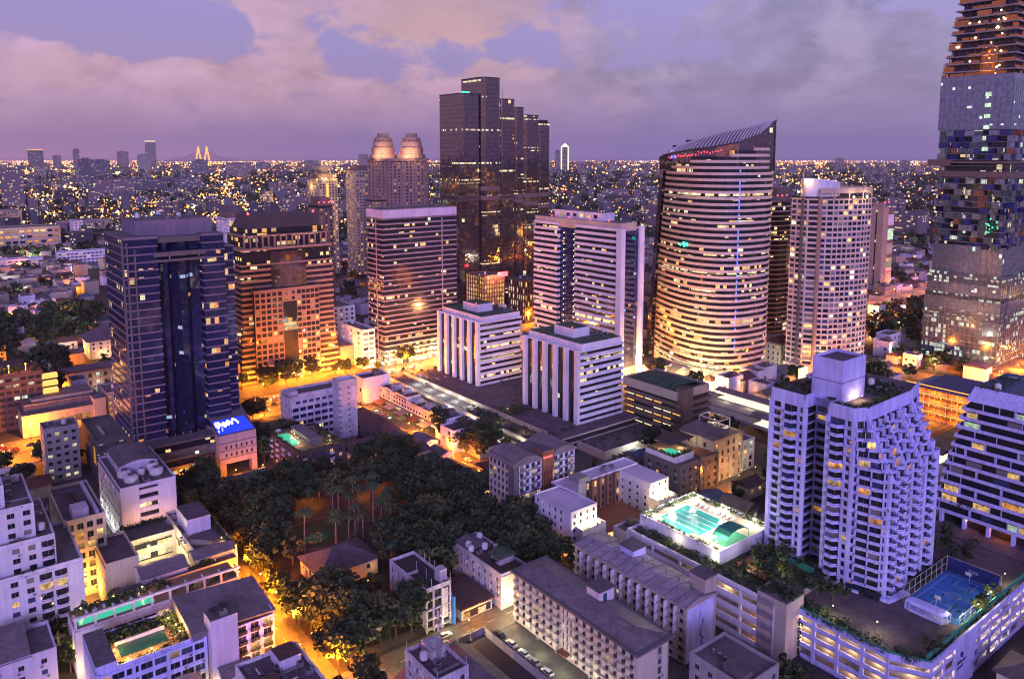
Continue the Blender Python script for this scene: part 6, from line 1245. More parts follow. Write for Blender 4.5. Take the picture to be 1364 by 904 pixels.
def long_white():
    r = thing('apartment_building', 'long violet lit white apartment block with a roof pool and a tall blank stair tower', 'apartment building', 30.5, 212.6, rect=(-1, 48, -1, 19, 20))
    w = MB(); pan = []; mix = [('pane_dark', .6), ('pane_blue', .2), ('pane_curtain', .1), ('lit_warm', .07), ('lit_white', .03)]; H = 19.5
    core(w, .4, 46.2, .4, 18, 0, 16.5, 1, 2); w.box(0, .4, 0, 18, 0, 18, 0); w.box(46.2, 46.6, .4, 18, 0, 18, 0); w.box(.4, 46.2, 17.6, 18, 0, 17, 0)
    punched(w, (0, 0), (27.5, 0), 1, 5, 3.1, 8, 2.9, 1.8, .7, pan, 0, .4, mix, None, 0, None, 1); punched(w, (35.5, 0), (46.6, 0), 1, 5, 3.1, 3, 2.3, 2.0, .6, pan, 0, .4, mix, None, 0, None, 1); punched(w, (46.6, 0), (46.6, 18), 1, 5, 3.1, 4, 1.8, 1.6, .8, pan, 0, .4, mix, None, 0, None, 1)
    for x in (-.1, 8.4, 17, 26.8): w.box(x, x+.8, -.7, 0, 0, 17.2, 0)
    for k in range(1, 6): w.box(0, 27, -.5, 0, 1+k*3.1-.2, 1+k*3.1+.2, 0)
    w.box(0, 5, 0, 18, 16.5, 19.2, 0, 3); parapet(w, 5, 24, -.1, 18, 16.4, 1.4, .3); w.build('wall', ['violet_lit_white', 'inside_dark', 'deck_wood', 'roof_grey'], r); insts(r, 'window', pan, 97); wall_units(r, pan, 40)
    b = MB(); b.box(7, 19, 5, 11, 16.55, 16.7); b.build('pool_water', ['pool_dark'], r); b = MB(); b.box(6.6, 19.4, 11, 11.5, 16.5, 17.6); b.build('pool_wall', ['lavender_paint'], r)
    planting(r, 5.5, 24, 12.5, 17.4, 16.6, 150, sc=(.5, 1.4)); planting(r, 5.5, 23, .6, 2.2, 16.6, 40, sc=(.4, .9)); planting(r, 20, 24, 3, 12, 16.6, 50, sc=(.5, 1.3))
    for q in ((22, 5, 18), (22, 9, 18), (21, 13, 18.4), (8, 2, 17.6), (14, 2.4, 17.6), (6, 8, 17.6)): b = MB(); b.octa(q, .25); b.build('garden_lamp', 'glow_warm', r); glowlamp(r, (q[0], q[1], q[2]+.9), 420, (1, .55, .16), .2)
    b = MB(); b.box(24, 28, 0, 18, 16.5, 19); b.quad([(23.6, -.6, 19), (47.4, -.6, 17.6), (47.4, 18.6, 19.6), (23.6, 18.6, 21)]); b.quad([(23.6, -.6, 18.6), (47.4, -.6, 17.2), (47.4, -.6, 17.6), (23.6, -.6, 19)]); b.quad([(47.4, -.6, 17.2), (47.4, 18.6, 17.2), (47.4, 18.6, 19.6), (47.4, -.6, 17.6)]); b.quad([(23.6, 18.6, 17), (23.6, -.6, 17), (23.6, -.6, 19), (23.6, 18.6, 21)]); b.build('roof', ['roof_metal'], r)
    b = MB(); b.box(28, 35.4, -3.2, 3, 0, 22.5, 0, 1); b.build('stair_tower', ['lavender_paint', 'dark_concrete'], r); inst(r, 'satellite_dish', ROOFKIT['satellite_dish'], (30, 0, 22.5), 1.2); inst(r, 'satellite_dish', ROOFKIT['satellite_dish'], (33, 1, 22.5), 2.2); inst(r, 'air_conditioner', ROOFKIT['air_conditioner'], (32, -1.6, 22.5))
    b = balcony(2.6, .9, 1.0, 'metal_dark'); insts(r, 'balcony', [(b, (37.4+i*3.7, -.1, 1.2+k*3.1), 0) for k in range(1, 5) for i in range(3)])
    for q in ((40, -4, 4), (26, -4, 3)): glowlamp(r, q, 220, (1, .65, .25), .2)
long_white()
r = mid_block('apartment_building', 'white flat roofed block crowded with roof sheds at the bottom by the orange street', 62, 180, 17, 21, 12, 'white_paint', 2.9, 6, 6, 1.1, 1.4, cl=9, roof='roof_purple')
b = MB(); b.box(9, 15, 12, 19, 12, 15, 0, 1); b.box(2, 7, 4, 10, 12, 14.2, 0, 1); b.build('roof_room', ['lavender_paint', 'roof_brown'], r)
def barrel_house(s, t, lu, lv, h, label):
    r = thing('house', label, 'house', s, t, rect=(-.5, lu+.5, -.5, lv+.5, h)); b = MB(); b.box(0, lu, 0, lv, 0, h); b.build('wall', ['white_paint'], r); b = MB()
    for i in range(10):
        a0, a1 = math.pi*i/10, math.pi*(i+1)/10; q = lambda a: (lu/2-(lu/2+.4)*math.cos(a), h+lu*.26*math.sin(a)); (x0, z0), (x1, z1) = q(a0), q(a1); b.quad([(x0, -.5, z0), (x1, -.5, z1), (x1, lv+.5, z1), (x0, lv+.5, z0)], 0); b.quad([(lu/2, -.5, h), (x1, -.5, z1), (x0, -.5, z0)][::-1], 1)
    b.build('roof', ['beige', 'white_paint'], r)
    for x in (1.5, lu-3): o = MB(); o.quad([(x, -.04, 1), (x+1.4, -.04, 1), (x+1.4, -.04, 2.6), (x, -.04, 2.6)]); o.build('window', pick(PANEMIX), r)
barrel_house(46, 196, 9, 13, 8, 'white house with a rounded barrel roof at the bottom left')
r = thing('house', 'small house with a mauve gabled roof in front of the long white block', 'house', 60, 205, rect=(-.5, 9, -.5, 7, 8)); b = MB(); b.box(0, 8, 0, 6, 0, 7); b.build('wall', ['white_paint'], r); b = MB(); gable(b, 0, 8, 0, 6, 7, 2, 0, 'x', .5, 1); b.build('roof', ['roof_metal', 'white_paint'], r)
for q in ((66, 210), (70, 206), (58, 208)): lamp(*q, 0, 'glow_warm', 300, 0, .5, 'small warm lamp in the yards below the long white block', 'yard lamps')
r = mid_block('house', 'mauve walled house with a sloping lavender roof in the bottom left corner', 8, 238, 17, 16, 13, 'lavender_paint', 3.2, 3, 3, 1.4, 1.4, cl=1, cat='house'); b = MB(); b.quad([(-.5, -.5, 13.8), (11, -.5, 13.8), (11, 16, 16.5), (-.5, 16, 16.5)]); b.quad([(11, -.5, 13.2), (11, 16, 13.2), (11, 16, 16.5), (11, -.5, 13.8)]); b.build('roof', ['roof_metal'], r)
for q in ((28, 238, 4), (29, 244, 7), (27, 231, 3)): p = W(*q); glowlamp(None, p, 420, (1, .62, .2), .3)

# ------------------------------------------------------------------ park houses, soi, old buildings
def hip_house(label, s, t, lu, lv, h, rh, wall='cream', roof='roof_purple', wins=3, name='house'):
    r = thing(name, label, 'house', s, t, rect=(-1, lu+1, -1, lv+1, h+rh)); b = MB(); b.box(0, lu, 0, lv, 0, h); b.build('wall', [wall], r); b = MB(); hip(b, 0, lu, 0, lv, h, rh, 0, 1.1); b.build('roof', [roof], r)
    for i in range(wins):
        for p0, p1 in (((0, 0), (lu, 0)), ((0, lv), (0, 0))):
            L = math.dist(p0, p1); a = (i+.5)*L/wins; x, y = p0[0]+(p1[0]-p0[0])*a/L, p0[1]+(p1[1]-p0[1])*a/L
            inst(r, 'window', pane_mesh(1.4, 1.6, pick([('pane_dark', .6), ('lit_warm', .4)])), (x-(.05 if p0[0] == 0 and p1[0] == 0 else 0), y-(.05 if p1[0] != 0 else 0), max(.9, h-3)), math.atan2(p1[1]-p0[1], p1[0]-p0[0]))
    return r
r = hip_house('large park villa under a broad mauve hipped roof', 104, 240, 22, 17, 6, 4.5); b = MB(); b.box(-2.5, 2, -3, 5, 0, 4.5); hip(b, -2.5, 2, -3, 5, 4.5, 1.2, 1, .5); b.build('porch', ['cream', 'roof_purple'], r); [glowlamp(r, q, 30, (1, .6, .2), .2) for q in ((-4, -3, 2.5), (8, -3, 2.5), (20, -2, 3))]
hip_house('smaller park villa with a dark mauve hipped roof', 107, 208, 11, 10, 5, 3.4)
hip_house('dark roofed temple like hall beside the old lavender office block', 186, 348, 12, 38, 6, 6, 'dark_concrete', 'roof_brown', 4)
def gable_house(label, s, t, lu, lv, h, rh, wall='white_paint', roof='roof_purple', along='y', name='house'):
    r = thing(name, label, 'house', s, t, rect=(-1, lu+1, -1, lv+1, h+rh)); b = MB(); b.box(0, lu, 0, lv, 0, h); b.build('wall', [wall], r); b = MB(); gable(b, 0, lu, 0, lv, h, rh, 0, along, .8, 1); b.build('roof', [roof, wall], r)
    for i in range(3): inst(r, 'window', pane_mesh(1.3, 1.5, pick([('pane_dark', .7), ('lit_warm', .3)])), (lu*(i+.5)/3, -.05, h*.45)); inst(r, 'window', pane_mesh(1.3, 1.5, pick([('pane_dark', .7), ('lit_warm', .3)])), (-.05, lv*(i+.5)/3, h*.45), -math.pi/2)
    return r
gable_house('barn like house with a wide dark gabled roof at the bottom centre', 97, 164, 13, 13, 6, 4.5, roof='roof_purple'); gable_house('house with a long grey gabled roof beside the vacant lot', 112.5, 157, 10, 20, 6, 3.2, roof='roof_grey')
for i, (s, t, l) in enumerate(((184, 221, 'nearest'), (188.5, 221.5, 'middle'), (193, 222, 'farthest'))): gable_house('%s of three little white gabled houses by the lane' % l, s, t-6, 3.8, 7, 4.5, 2.6, roof='dark_concrete', along='y')
r = mid_block('apartment_building', 'flat roofed block carrying a tall mobile phone mast at the bottom edge', 99, 158, 10, 16, 15.5, 'old_paint', 3, 3, 4, 1.4, 1.5, cl=5, roof='roof_purple')
b = MB(); b.box(4, 8, 8, 14, 15.5, 18.5); b.build('roof_room', ['old_paint'], r)
b = MB(); [b.bar((5+dx, 7+dy, 15.5), (5+dx*.5, 7+dy*.5, 30), .09) for dx, dy in ((-.6, -.5), (.6, -.5), (0, .6))]
for k in range(14): z = 16+k; q = 1-.5*k/14; b.bar((5-.6*q, 7-.5*q, z), (5+.6*q, 7-.5*q, z+1), .05); b.bar((5+.6*q, 7-.5*q, z), (5, 7+.6*q, z+1), .05)
for z in (25, 28.5): [b.box(5+1.1*math.cos(a)-.18, 5+1.1*math.cos(a)+.18, 7+1.1*math.sin(a)-.18, 7+1.1*math.sin(a)+.18, z, z+2.2, 1) for a in (0, 2.1, 4.2)]
b.build('phone_mast', ['metal_grey', 'tank_white'], r); b = MB(); [b.bar((x, y, 15.5), (x, y, 19), .08) for x, y in ((.4, .4), (9.6, .4), (.4, 15.6), (9.6, 9))]; b.build('roof_pole', ['old_paint'], r)
f = thing('boundary_wall', 'long concrete boundary wall around the vacant lot', 'wall', 134.5, 148); b = MB(); [b.box(0, .25, y, y+4.9, 0, 2.6) or b.box(-.1, .35, y+4.9, y+5.2, 0, 2.8) for y in [i*5.2-8 for i in range(9)]]; b.build('wall_panel', ['grey_concrete'], f); b = MB(); [b.box(-4.6-i*4.9, -.2-i*4.9, 38.6, 38.85, 0, 2.6) for i in range(4)]; b.build('wall_return', ['grey_concrete'], f)

def old_office():
    r = thing('office_block', 'weathered lavender office slab with a tall windowless stair tower', 'building', 151, 379, rect=(-1, 36, -9, 14, 27))
    w = MB(); pan = []; H = 25; mix = [('pane_blue', .35), ('pane_dark', .45), ('lit_white', .1), ('pane_curtain', .1)]; core(w, .4, 33, .4, 12.6, 0, H, 1, 2); w.box(0, 33, 12.6, 13, 0, H, 0); w.box(33, 33.4, 0, 13, 0, H, 0)
    w.box(-.3, 33, -.3, .4, H-6, H, 0)
    for k in range(5): z = H-6-(k+1)*3.6; w.box(-.6, 33, -.5, .4, z, z+1.5, 0); b = MB(); [b.quad([(x, .3, z+1.5), (x+3.4, .3, z+1.5), (x+3.4, .3, z+3.6), (x, .3, z+3.6)]) for x in [1+i*4 for i in range(8)]]; b.build('window_band', pick([('band_some', .5), ('blue_glass', .5)]), r); [w.box(x-.6, x, -.1, .4, z+1.5, z+3.6, 0) for x in [1+i*4 for i in range(9)]]
    for i in range(7): pan.append((pane_mesh(2.4, 1.5, 'pane_blue'), (4+i*3.6, -.32, H-4), 0))
    punched(w, (0, 13), (0, 0), 0, 7, 3.5, 3, 1.5, 1.6, .8, pan, 0, .4, mix, None, 0, None, 0); parapet(w, 0, 33, -.3, 13, H, 1.4, .4); w.box(0, 4, -.3, 5, H, H+3, 0)
    w.build('wall', ['old_paint', 'inside_dark', 'dark_concrete'], r); insts(r, 'window', pan)
    b = MB(); b.box(23, 33.5, -8.5, -.3, 0, 30, 0); parapet(b, 23, 33.5, -8.5, -.3, 30, 1.6, .5); [b.box(22.9, 24.5, -8.6, -8.4, 3+k*3, 3.5+k*3, 1) for k in range(9)]; [b.box(28, 29.4, -8.6, -8.4, 3+k*3, 3.5+k*3, 1) for k in range(9)]; b.build('stair_tower', ['old_paint', 'inside_dark'], r)
old_office()
def brown_flats():
    r = mid_block('apartment_building', 'dark brown apartment block with a lit roof garden and small pool', 134, 328.6, 23, 35, 14, 'dark_brown', 2.75, 5, 9, 1.6, 1.7, [('pane_dark', .72), ('lit_warm', .15), ('pane_curtain', .13)], cl=0, roof='deck_wood')
    bb = balcony(2.2, .9, 1.0, 'white_paint'); insts(r, 'balcony', [(bb, (1.6+i*4.5+.9, -.02, .4+k*2.75), 0) for k in range(1, 5) for i in (0, 3)]+[(bb, (-.02, 33-i*7.6, .4+k*2.75), -math.pi/2) for k in range(1, 5) for i in range(4)])
    b = MB(); b.box(1.5, 7, 14, 31, 14.05, 14.2); b.build('pool_water', ['pool_bright'], r); b = MB(); b.box(9, 14, 8, 30, 14, 17); b.box(8.4, 14.6, 7.4, 30.6, 17, 17.5, 1); b.build('roof_bar', ['dark_concrete', 'roof_metal'], r)
    planting(r, .6, 1.4, 1, 34, 14.2, 70, sc=(.4, 1)); planting(r, 1, 22, .6, 1.6, 14.2, 50, sc=(.4, 1)); planting(r, 15, 22, 4, 30, 14.1, 60, sc=(.5, 1.2))
    u = MB(); u.cyl(3, 32, 14, 16.4, .08, 6); u.cyl(3, 32, 16.2, 16.9, 1.6, 12, 0, .1); u.build('parasol', ['tank_white'], r)
    for q in ((5, 12, 15.6), (7, 18, 15.6), (8, 24, 15.6), (8, 28, 15.6), (18, 6, 15.6), (20, 12, 15.6)): b = MB(); b.octa(q, .2); b.build('garden_lamp', 'glow_warm', r); glowlamp(r, q, 150, (1, .8, .42), .2)
brown_flats()
for k in range(11):      # the shophouse row: each house its own
    t = 345+k*6.4; h = 8+R.choice((0, .8, 1.6, -1)); lab = 'narrow cream shophouse in the orange lit row across the market street'
    r = thing('shophouse', lab, 'shophouse', 222, t, group='shophouses along the market street', rect=(-1, 10, 0, 6.4, h)); w = MB(); pan = []
    core(w, .3, 9.5, .05, 6.3, 0, h, 1, 2); w.box(.3, 9.5, 0, .2, 0, h+.8, 0); punched(w, (0.3, 6.35), (.3, .05), 3, 2, 2.7, 2, 1.9, 1.5, .7, pan, 0, .3, [('pane_dark', .6), ('lit_orange', .2), ('lit_warm', .2)], None, 0, None, 1); w.box(-.9, .3, .1, 6.3, 2.6, 2.85, 3); w.box(0, .35, 0, 6.3, h-.3, h+.9, 0); w.build('wall', ['cream' if k % 3 else 'old_paint', 'inside_dark', 'roof_purple', 'rust_panel'], r); insts(r, 'window', pan)
    b = MB(); b.quad([(.25, 6, .2), (.25, .4, .2), (.25, .4, 2.5), (.25, 6, 2.5)]); b.build('shop_front', 'shop_lit' if k % 2 else 'band_orange', r)
    b = MB(); b.box(4, 8.5, 1, 5.4, h, h+2.4, 0) if k % 2 else b.prism(rectp(2, 9, .5, 6), h, h+1.6, 1, poly2=rectp(2, 9, 3, 3.4)); b.build('roof_room', ['old_paint', 'roof_brown'], r)
r = thing('billboard', 'dark billboard panel standing at the end of the shophouse row', 'billboard', 222, 418); b = MB(); b.box(0, 9, 0, .5, 8, 13.5); b.build('panel', ['lavender_paint'], r); b = MB(); [b.bar((x, .25, 0), (x, .25, 8), .2) for x in (1, 8)]; b.build('post', ['metal_dark'], r)
for i, (s, t, lu, lv, h, lab, rf, al) in enumerate(((186, 330, 9, 12, 8.5, 'cream three storey house with a small grey roof near the market street', 'roof_grey', 'y'), (196, 322, 8, 13, 7, 'white terrace house with a pale flat pitched roof near the market street', 'roof_metal', 'y'), (187, 314, 8, 12, 7, 'white balconied house with a brown grey roof near the market street', 'roof_purple', 'x'), (196, 306, 7, 11, 6, 'low house with a corrugated grey roof at the foot of the market street', 'roof_grey', 'y'), (181, 297, 9, 10, 8, 'cream flat fronted house with a chimney block above the brown terrace', 'roof_brown', 'x'))):
    r = gable_house(lab, s, t, lu, lv, h, 1.6, 'cream' if i % 2 == 0 else 'white_paint', rf, al); b = MB(); b.box(lu*.3, lu*.8, -2, 0, h*.45, h*.5); b.build('balcony', ['white_paint'], r)
r = gable_house('terrace of houses under one long red brown roof', 186, 268, 11, 26, 7, 3, 'cream', 'roof_brown', 'y', 'terrace'); b = MB(); [b.box(-2.2, 0, y, y+5, 4.2, 4.6) for y in (1, 7.4, 13.8, 20)]; b.build('lean_to_roof', ['roof_purple'], r)
for q in ((186, 262, 3), (198, 264, 4), (203, 285, 3), (205, 275, 3)): glowlamp(None, W(*q), 420, WARM if q[0] < 200 else SODIUM, .3)
gable_house('low green roofed shed in front of the old lavender office', 141, 395, 16, 20, 5, 1, 'cream', 'roof_green', 'x')
gable_house('pale carport with a grey pitched roof below the stone podium', 106, 336, 18, 12, 4.5, 2.2, 'tan_wall', 'roof_grey', 'x'); gable_house('dark roofed house behind the park trees beside the carport', 98, 322, 12, 10, 5, 3, 'white_paint', 'roof_purple', 'y')
r = mid_block('apartment_building', 'small grey block of flats by the orange street left of the dark blue tower', 43.3, 400.4, 14, 12, 25, 'grey_concrete', 3.4, 4, 2, 1.8, 1.5, [('pane_dark', .7), ('lit_white', .2), ('lit_warm', .1)], cl=5)
def station_shed():
    r = thing('bus_shed', 'low white lit roof beside the orange street at the left edge', 'shed', 0, 408, rect=(0, 42, 0, 8, 8)); b = MB(); b.box(0, 40, 0, 8, 6, 6.8); b.build('roof', ['white_paint'], r); b = MB(); [b.box(x, x+.4, 1, 1.4, 0, 6) for x in range(0, 40, 6)]; b.box(0, 40, 7, 8, 0, 6); b.build('wall', ['grey_concrete'], r); [glowlamp(r, (x, 4, 5), 200, WHITE, .3) for x in (8, 20, 32)]
station_shed()

# ------------------------------------------------------------------ across the main road on the left
r = thing('theatre', 'long flat roofed hall washed orange by the main road', 'hall', 42, 475, rect=(-1, 42, -1, 34, 15)); b = MB(); b.box(0, 40, 0, 30, 0, 12, 0, 1); b.box(2, 34, 8, 22, 12, 15.5, 1); b.box(6, 36, 12, 28, 15.5, 17, 0, 1); b.box(34, 40, -2, 8, 0, 15.5, 0, 1); b.build('wall', ['tan_wall', 'roof_grey'], r); b = MB(); [b.box(4+i*6, 9+i*6, 9, 9.3, 13, 14.8) for i in range(5)]; b.build('roof_light', ['dark_concrete'], r); [inst(r, 'window', pane_mesh(3.6, 3.4, 'lit_orange', 2), (18+i*4.2, -.06, 1+j*3.8)) for i in range(4) for j in range(2)]
r = mid_block('hotel', 'orange lit block with small arched windows beside the flat roofed hall', 83, 476, 12, 20, 16, 'tan_wall', 3.4, 4, 3, 1.6, 1.6, [('pane_dark', .5), ('lit_orange', .5)], cl=2)
r = mid_block('office_block', 'dark glass office block with cold white lit bays at the far left edge', -30, 494, 85, 22, 30, 'dark_brown', 3.5, 24, 4, 2.6, 1.7, [('pane_dark', .74), ('lit_white', .14), ('lit_green', .12)], cl=0, roof='roof_brown')
for k in range(6): b = MB(); b.box(84.6, 92, -1.2, 3, 5+k*4.2, 7.2+k*4.2); b.build('lit_balcony', 'strip_orange', r)
for x in (52, 60, 70, 78): b = MB(); b.octa((x, 8, 34), .5); b.bar((x, 8, 30), (x, 8, 34), .12); b.build('roof_lamp', 'glow_sodium', r); glowlamp(r, (x, 7, 34.5), 600, SODIUM, .3)
planting(r, 0, 84, 4, 18, 30, 90, sc=(1, 2.4))
r = mid_block('school', 'long brown building with pale arched windows behind the flat roofed hall', 72, 556, 46, 12, 11, 'roof_red', 5, 10, 2, 1.9, 2.6, [('pane_dark', .6), ('lit_green', .25), ('lit_warm', .15)], cl=0)
b = MB(); gable(b, 0, 46, 0, 12, 11, 3, 0, 'x', .6, 1); b.build('roof', ['roof_purple', 'roof_red'], r); [glowlamp(r, (x, -4, 3), 700, (.9, 1, .8), .3) for x in (8, 20, 32, 42)]
r = mid_block('mansion', 'four storey mansion with a pyramid tile roof glowing yellow among trees', 101, 632, 34, 26, 13, 'cream', 3.2, 7, 5, 1.6, 1.7, [('pane_dark', .6), ('lit_orange', .4)], cl=0); b = MB(); hip(b, -1, 35, -1, 27, 13.4, 10, 0, 1); b.build('roof', ['roof_purple'], r); [glowlamp(r, (x, -4, 4), 500, (1, .6, .2), .3) for x in (8, 18, 28)]
r = mid_block('house', 'house with two stacked pagoda like roofs among dark trees', 58, 650, 16, 14, 8, 'tan_wall', 3, 4, 3, 1.3, 1.3, cl=0); b = MB(); hip(b, 0, 16, 0, 14, 8.3, 3, 0, 1.5, .4); b.box(4, 12, 4, 10, 11, 14, 1); hip(b, 4, 12, 4, 10, 14, 3, 0, 1.2); b.build('roof', ['tan_wall', 'beige'], r)
r = mid_block('house', 'flat roofed villa with two roof lamps at the far left', 22, 662, 30, 16, 12, 'grey_concrete', 3.4, 7, 3, 1.8, 1.6, [('pane_dark', .7), ('lit_white', .3)], cl=0); [glowlamp(r, (x, 3, 14), 500, SODIUM, .3) for x in (10, 18)]; b = MB(); [b.octa((x, 3, 13.6), .5) for x in (10, 18)]; b.build('roof_lamp', 'glow_sodium', r)
r = mid_block('car_park', 'long yellow lit building with open floors at the far left', 80, 1370, 110, 40, 40, 'beige', 8, 12, 4, 6.5, 4, [('lit_warm', .45), ('lit_orange', .35), ('pane_dark', .2)], cl=3, bars=0, roof='roof_green'); [glowlamp(r, (x, -8, 8), 16000, (1, .55, .12), 1) for x in (20, 50, 80)]
r = mid_block('office_block', 'white block with square windows right of the long yellow lit building', 228, 1500, 14, 40, 36, 'white_paint', 4.5, 2, 7, 2.4, 2.2, cl=2, bars=0)
r = mid_block('school', 'long low white slab with rows of ledges at the far left', 35, 1160, 104, 16, 17, 'white_paint', 4.2, 16, 2, 4.8, 1.8, [('pane_dark', .9), ('lit_warm', .1)], cl=0, bars=0)
r = mid_block('school', 'long low white slab standing right of another at the far left', 160, 1195, 60, 16, 18, 'white_paint', 4.2, 12, 2, 3.6, 1.8, [('pane_dark', .9), ('lit_warm', .1)], cl=0, bars=0)
r = mid_block('office_block', 'pale flat block left of the dark blue tower in the distance', 225, 1640, 90, 30, 26, 'tan_wall', 4.5, 14, 3, 3, 2, cl=2, bars=0)
r = mid_block('office_block', 'brown block at the far left behind the long yellow lit building', 130, 1900, 66, 40, 34, 'tan_wall', 5, 10, 5, 3.2, 2.4, [('pane_dark', .6), ('lit_orange', .4)], cl=1, bars=0)
r = mid_block('parking_hall', 'white parking hall with bright open floors left of the striped tower', 247, 486, 10, 36, 27, 'white_paint', 3.6, 2, 3, 4, 2.0, [('lit_white', .8), ('pane_dark', .2)], cl=3, cat='parking hall')
r = mid_block('office_block', 'grey white block with a taller part behind the bright parking hall', 255, 560, 24, 30, 30, 'white_paint', 3.6, 5, 5, 2, 1.8, cl=4)
r = mid_block('shopping_arcade', 'red and gold lit block at the foot of the mirrored glass tower', 419, 578, 24, 30, 37, 'rust_panel', 4, 8, 8, 1.8, 3.2, [('lit_warm', .8), ('lit_orange', .2)], cl=2, cat='arcade'); b = MB(); b.box(16, 27, -.6, .6, 36, 40); b.build('red_sign', 'glow_red', r); [glowlamp(r, q, 3000, (1, .35, .25), .5) for q in ((8, -4, 39), (18, -4, 39))]
r = mid_block('office_block', 'dark block with tall lit windows beside the red and gold lit block', 430, 532, 26, 24, 38, 'dark_brown', 6, 9, 8, 1.7, 4.4, [('lit_warm', .45), ('pane_dark', .55)], cl=6)

# ------------------------------------------------------------------ right side: elevated station, mall site, expressway
def station():
    r = thing('train_station', 'elevated train station with long dark roofs and glowing platforms', 'station', 346, 150, rect=(-2, 36, -10, 140, 14)); d = MB()
    d.box(0, 8, 0, 128, 7, 8.6); d.box(22, 30, 0, 150, 7, 8.6); d.box(10, 20, -60, 160, 7.4, 8.6); [d.box(x, x+1.6, y, y+1.6, 0, 7) for x in (3, 14, 25) for y in range(4, 150, 18)]; d.build('viaduct', ['grey_concrete'], r)
    b = MB(); [b.quad([(x, 0, 13), (x+4.6, 0, 14.4), (x+4.6, y1, 14.4), (x, y1, 13)]) or b.quad([(x+4.6, 0, 14.4), (x+9.2, 0, 13), (x+9.2, y1, 13), (x+4.6, y1, 14.4)]) or b.box(x+.2, x+9, 0, y1, 12.7, 12.9) for x, y1 in ((-.6, 88), (21.4, 128))]; b.build('roof', ['roof_metal'], r)
    for x, y1 in ((.3, 86), (22.3, 126)): q = MB(); q.box(x, x+7.2, 1, y1, 8.62, 8.7); q.quad([(x+7, 1, 8.7), (x+7, y1, 8.7), (x+7, y1, 12.4), (x+7, 1, 12.4)][::-1]); q.build('platform_wall', 'strip_white', r); [glowlamp(r, (x-2, y, 11.5), 260, (1, .86, .5), .4) for y in range(6, int(y1), 16)]  # platform floor and wall emit the lamplight themselves
    t_ = MB(); pr = None
    for i in range(15):
        f = i/14; q = (18+38*f**1.6, 150+44*math.sin(f*1.35)); pr and solid_strip([pr, q], 8, t_, 8.8, 9.8); pr and strip([pr, q], 5.5, t_, 9.85, 1); pr = q
    t_.build('curved_walkway', ['white_paint', 'roof_purple'], r); [glowlamp(r, (20+i*9, 146+i*8, 6), 900, WARM, .4) for i in range(4)]
station()
def mall_site():
    r = thing('construction_hall', 'half built hall with orange lit decks below the unfinished skyscraper', 'construction hall', 452, 172, rect=(-6, 46, -4, 40, 18)); w = MB()
    for k in range(4): z = k*5; w.box(0, 40, 0, 36, z, z+.8, 0); w.box(0, .6, 0, 36, z+.8, z+2.2, 1 if k != 1 else 3)
    w.box(2, 40, 2, 36, 0, 15, 2); w.box(8, 40, 4, 30, 15.8, 17.5, 4)
    w.build('deck', ['grey_concrete', 'orange_net', 'brown_stone', 'rust_panel', 'navy_panel'], r)
    for k in range(4): b = MB(); b.box(-.3, .0, 1, 35, k*5+4.3, k*5+4.7); b.build('strip_light', 'strip_orange', r); [glowlamp(r, (-3, y, k*5+3), 800, SODIUM, .3) for y in (6, 18, 30)]
    b = MB(); [b.bar((-1.5, y, 0), (-1.5, y, 18), .1) for y in range(0, 37, 3)]; [b.bar((-1.5, 0, z), (-1.5, 36, z), .08) for z in (4, 9, 14)]; b.build('scaffold', ['metal_grey'], r)
    g = thing('sports_hall', 'flat green roofed hall beside the half built orange hall', 'hall', 412, 160, rect=(0, 30, 0, 14, 6)); b = MB(); b.box(0, 28, 0, 13, 0, 5, 0, 1); b.build('wall', ['tan_wall', 'roof_green'], g); [glowlamp(g, (x, -3, 3), 500, (1, .6, .2), .3) for x in (4, 14, 24)]
mall_site()
def expressway():
    r = thing('expressway', 'elevated concrete expressway glowing orange', 'expressway', 640, 360, rect=(0, 400, 0, 16, 11)); d = MB(); d.box(0, 420, 0, 15, 8.5, 10); d.box(0, 420, 0, .4, 10, 11); d.box(0, 420, 14.6, 15, 10, 11); [d.box(x, x+2, 6, 9, 0, 8.5) for x in range(5, 420, 24)]; d.build('deck', ['grey_concrete'], r)
    for i in range(12): lamp(650+i*34, 359, math.pi/2, 'glow_sodium', 9000, 10, 1.2, 'sodium lamp on the elevated expressway', 'expressway lamps'); glowlamp(r, (10+i*34, -6, 5), 5000, SODIUM, .5)
expressway()
r = mid_block('office_block', 'white block with one plain grey blue side on the right among trees', 583, 281, 17, 11, 13, 'white_paint', 4, 3, 0, 2, 2, cl=2)
r = mid_block('palace', 'pink colonial building with red tiled roofs right of the curved tower', 478, 306, 22, 16, 17, 'beige', 4, 5, 4, 1.4, 2.2, cl=0); b = MB(); hip(b, 0, 22, 0, 16, 17.3, 4, 0, .8); b.build('roof', ['roof_red'], r); [glowlamp(r, (x, -4, 4), 900, (1, .7, .35), .3) for x in (4, 14)]
b = MB(); [b.cyl(10+i*3.2, -18, 1, 13, 1.3, 12) for i in range(3)]; r = thing('lit_column', 'group of glowing cream columns beside the planted condominium roof', 'light columns', 438, 290); b.build('column', 'strip_white', r)
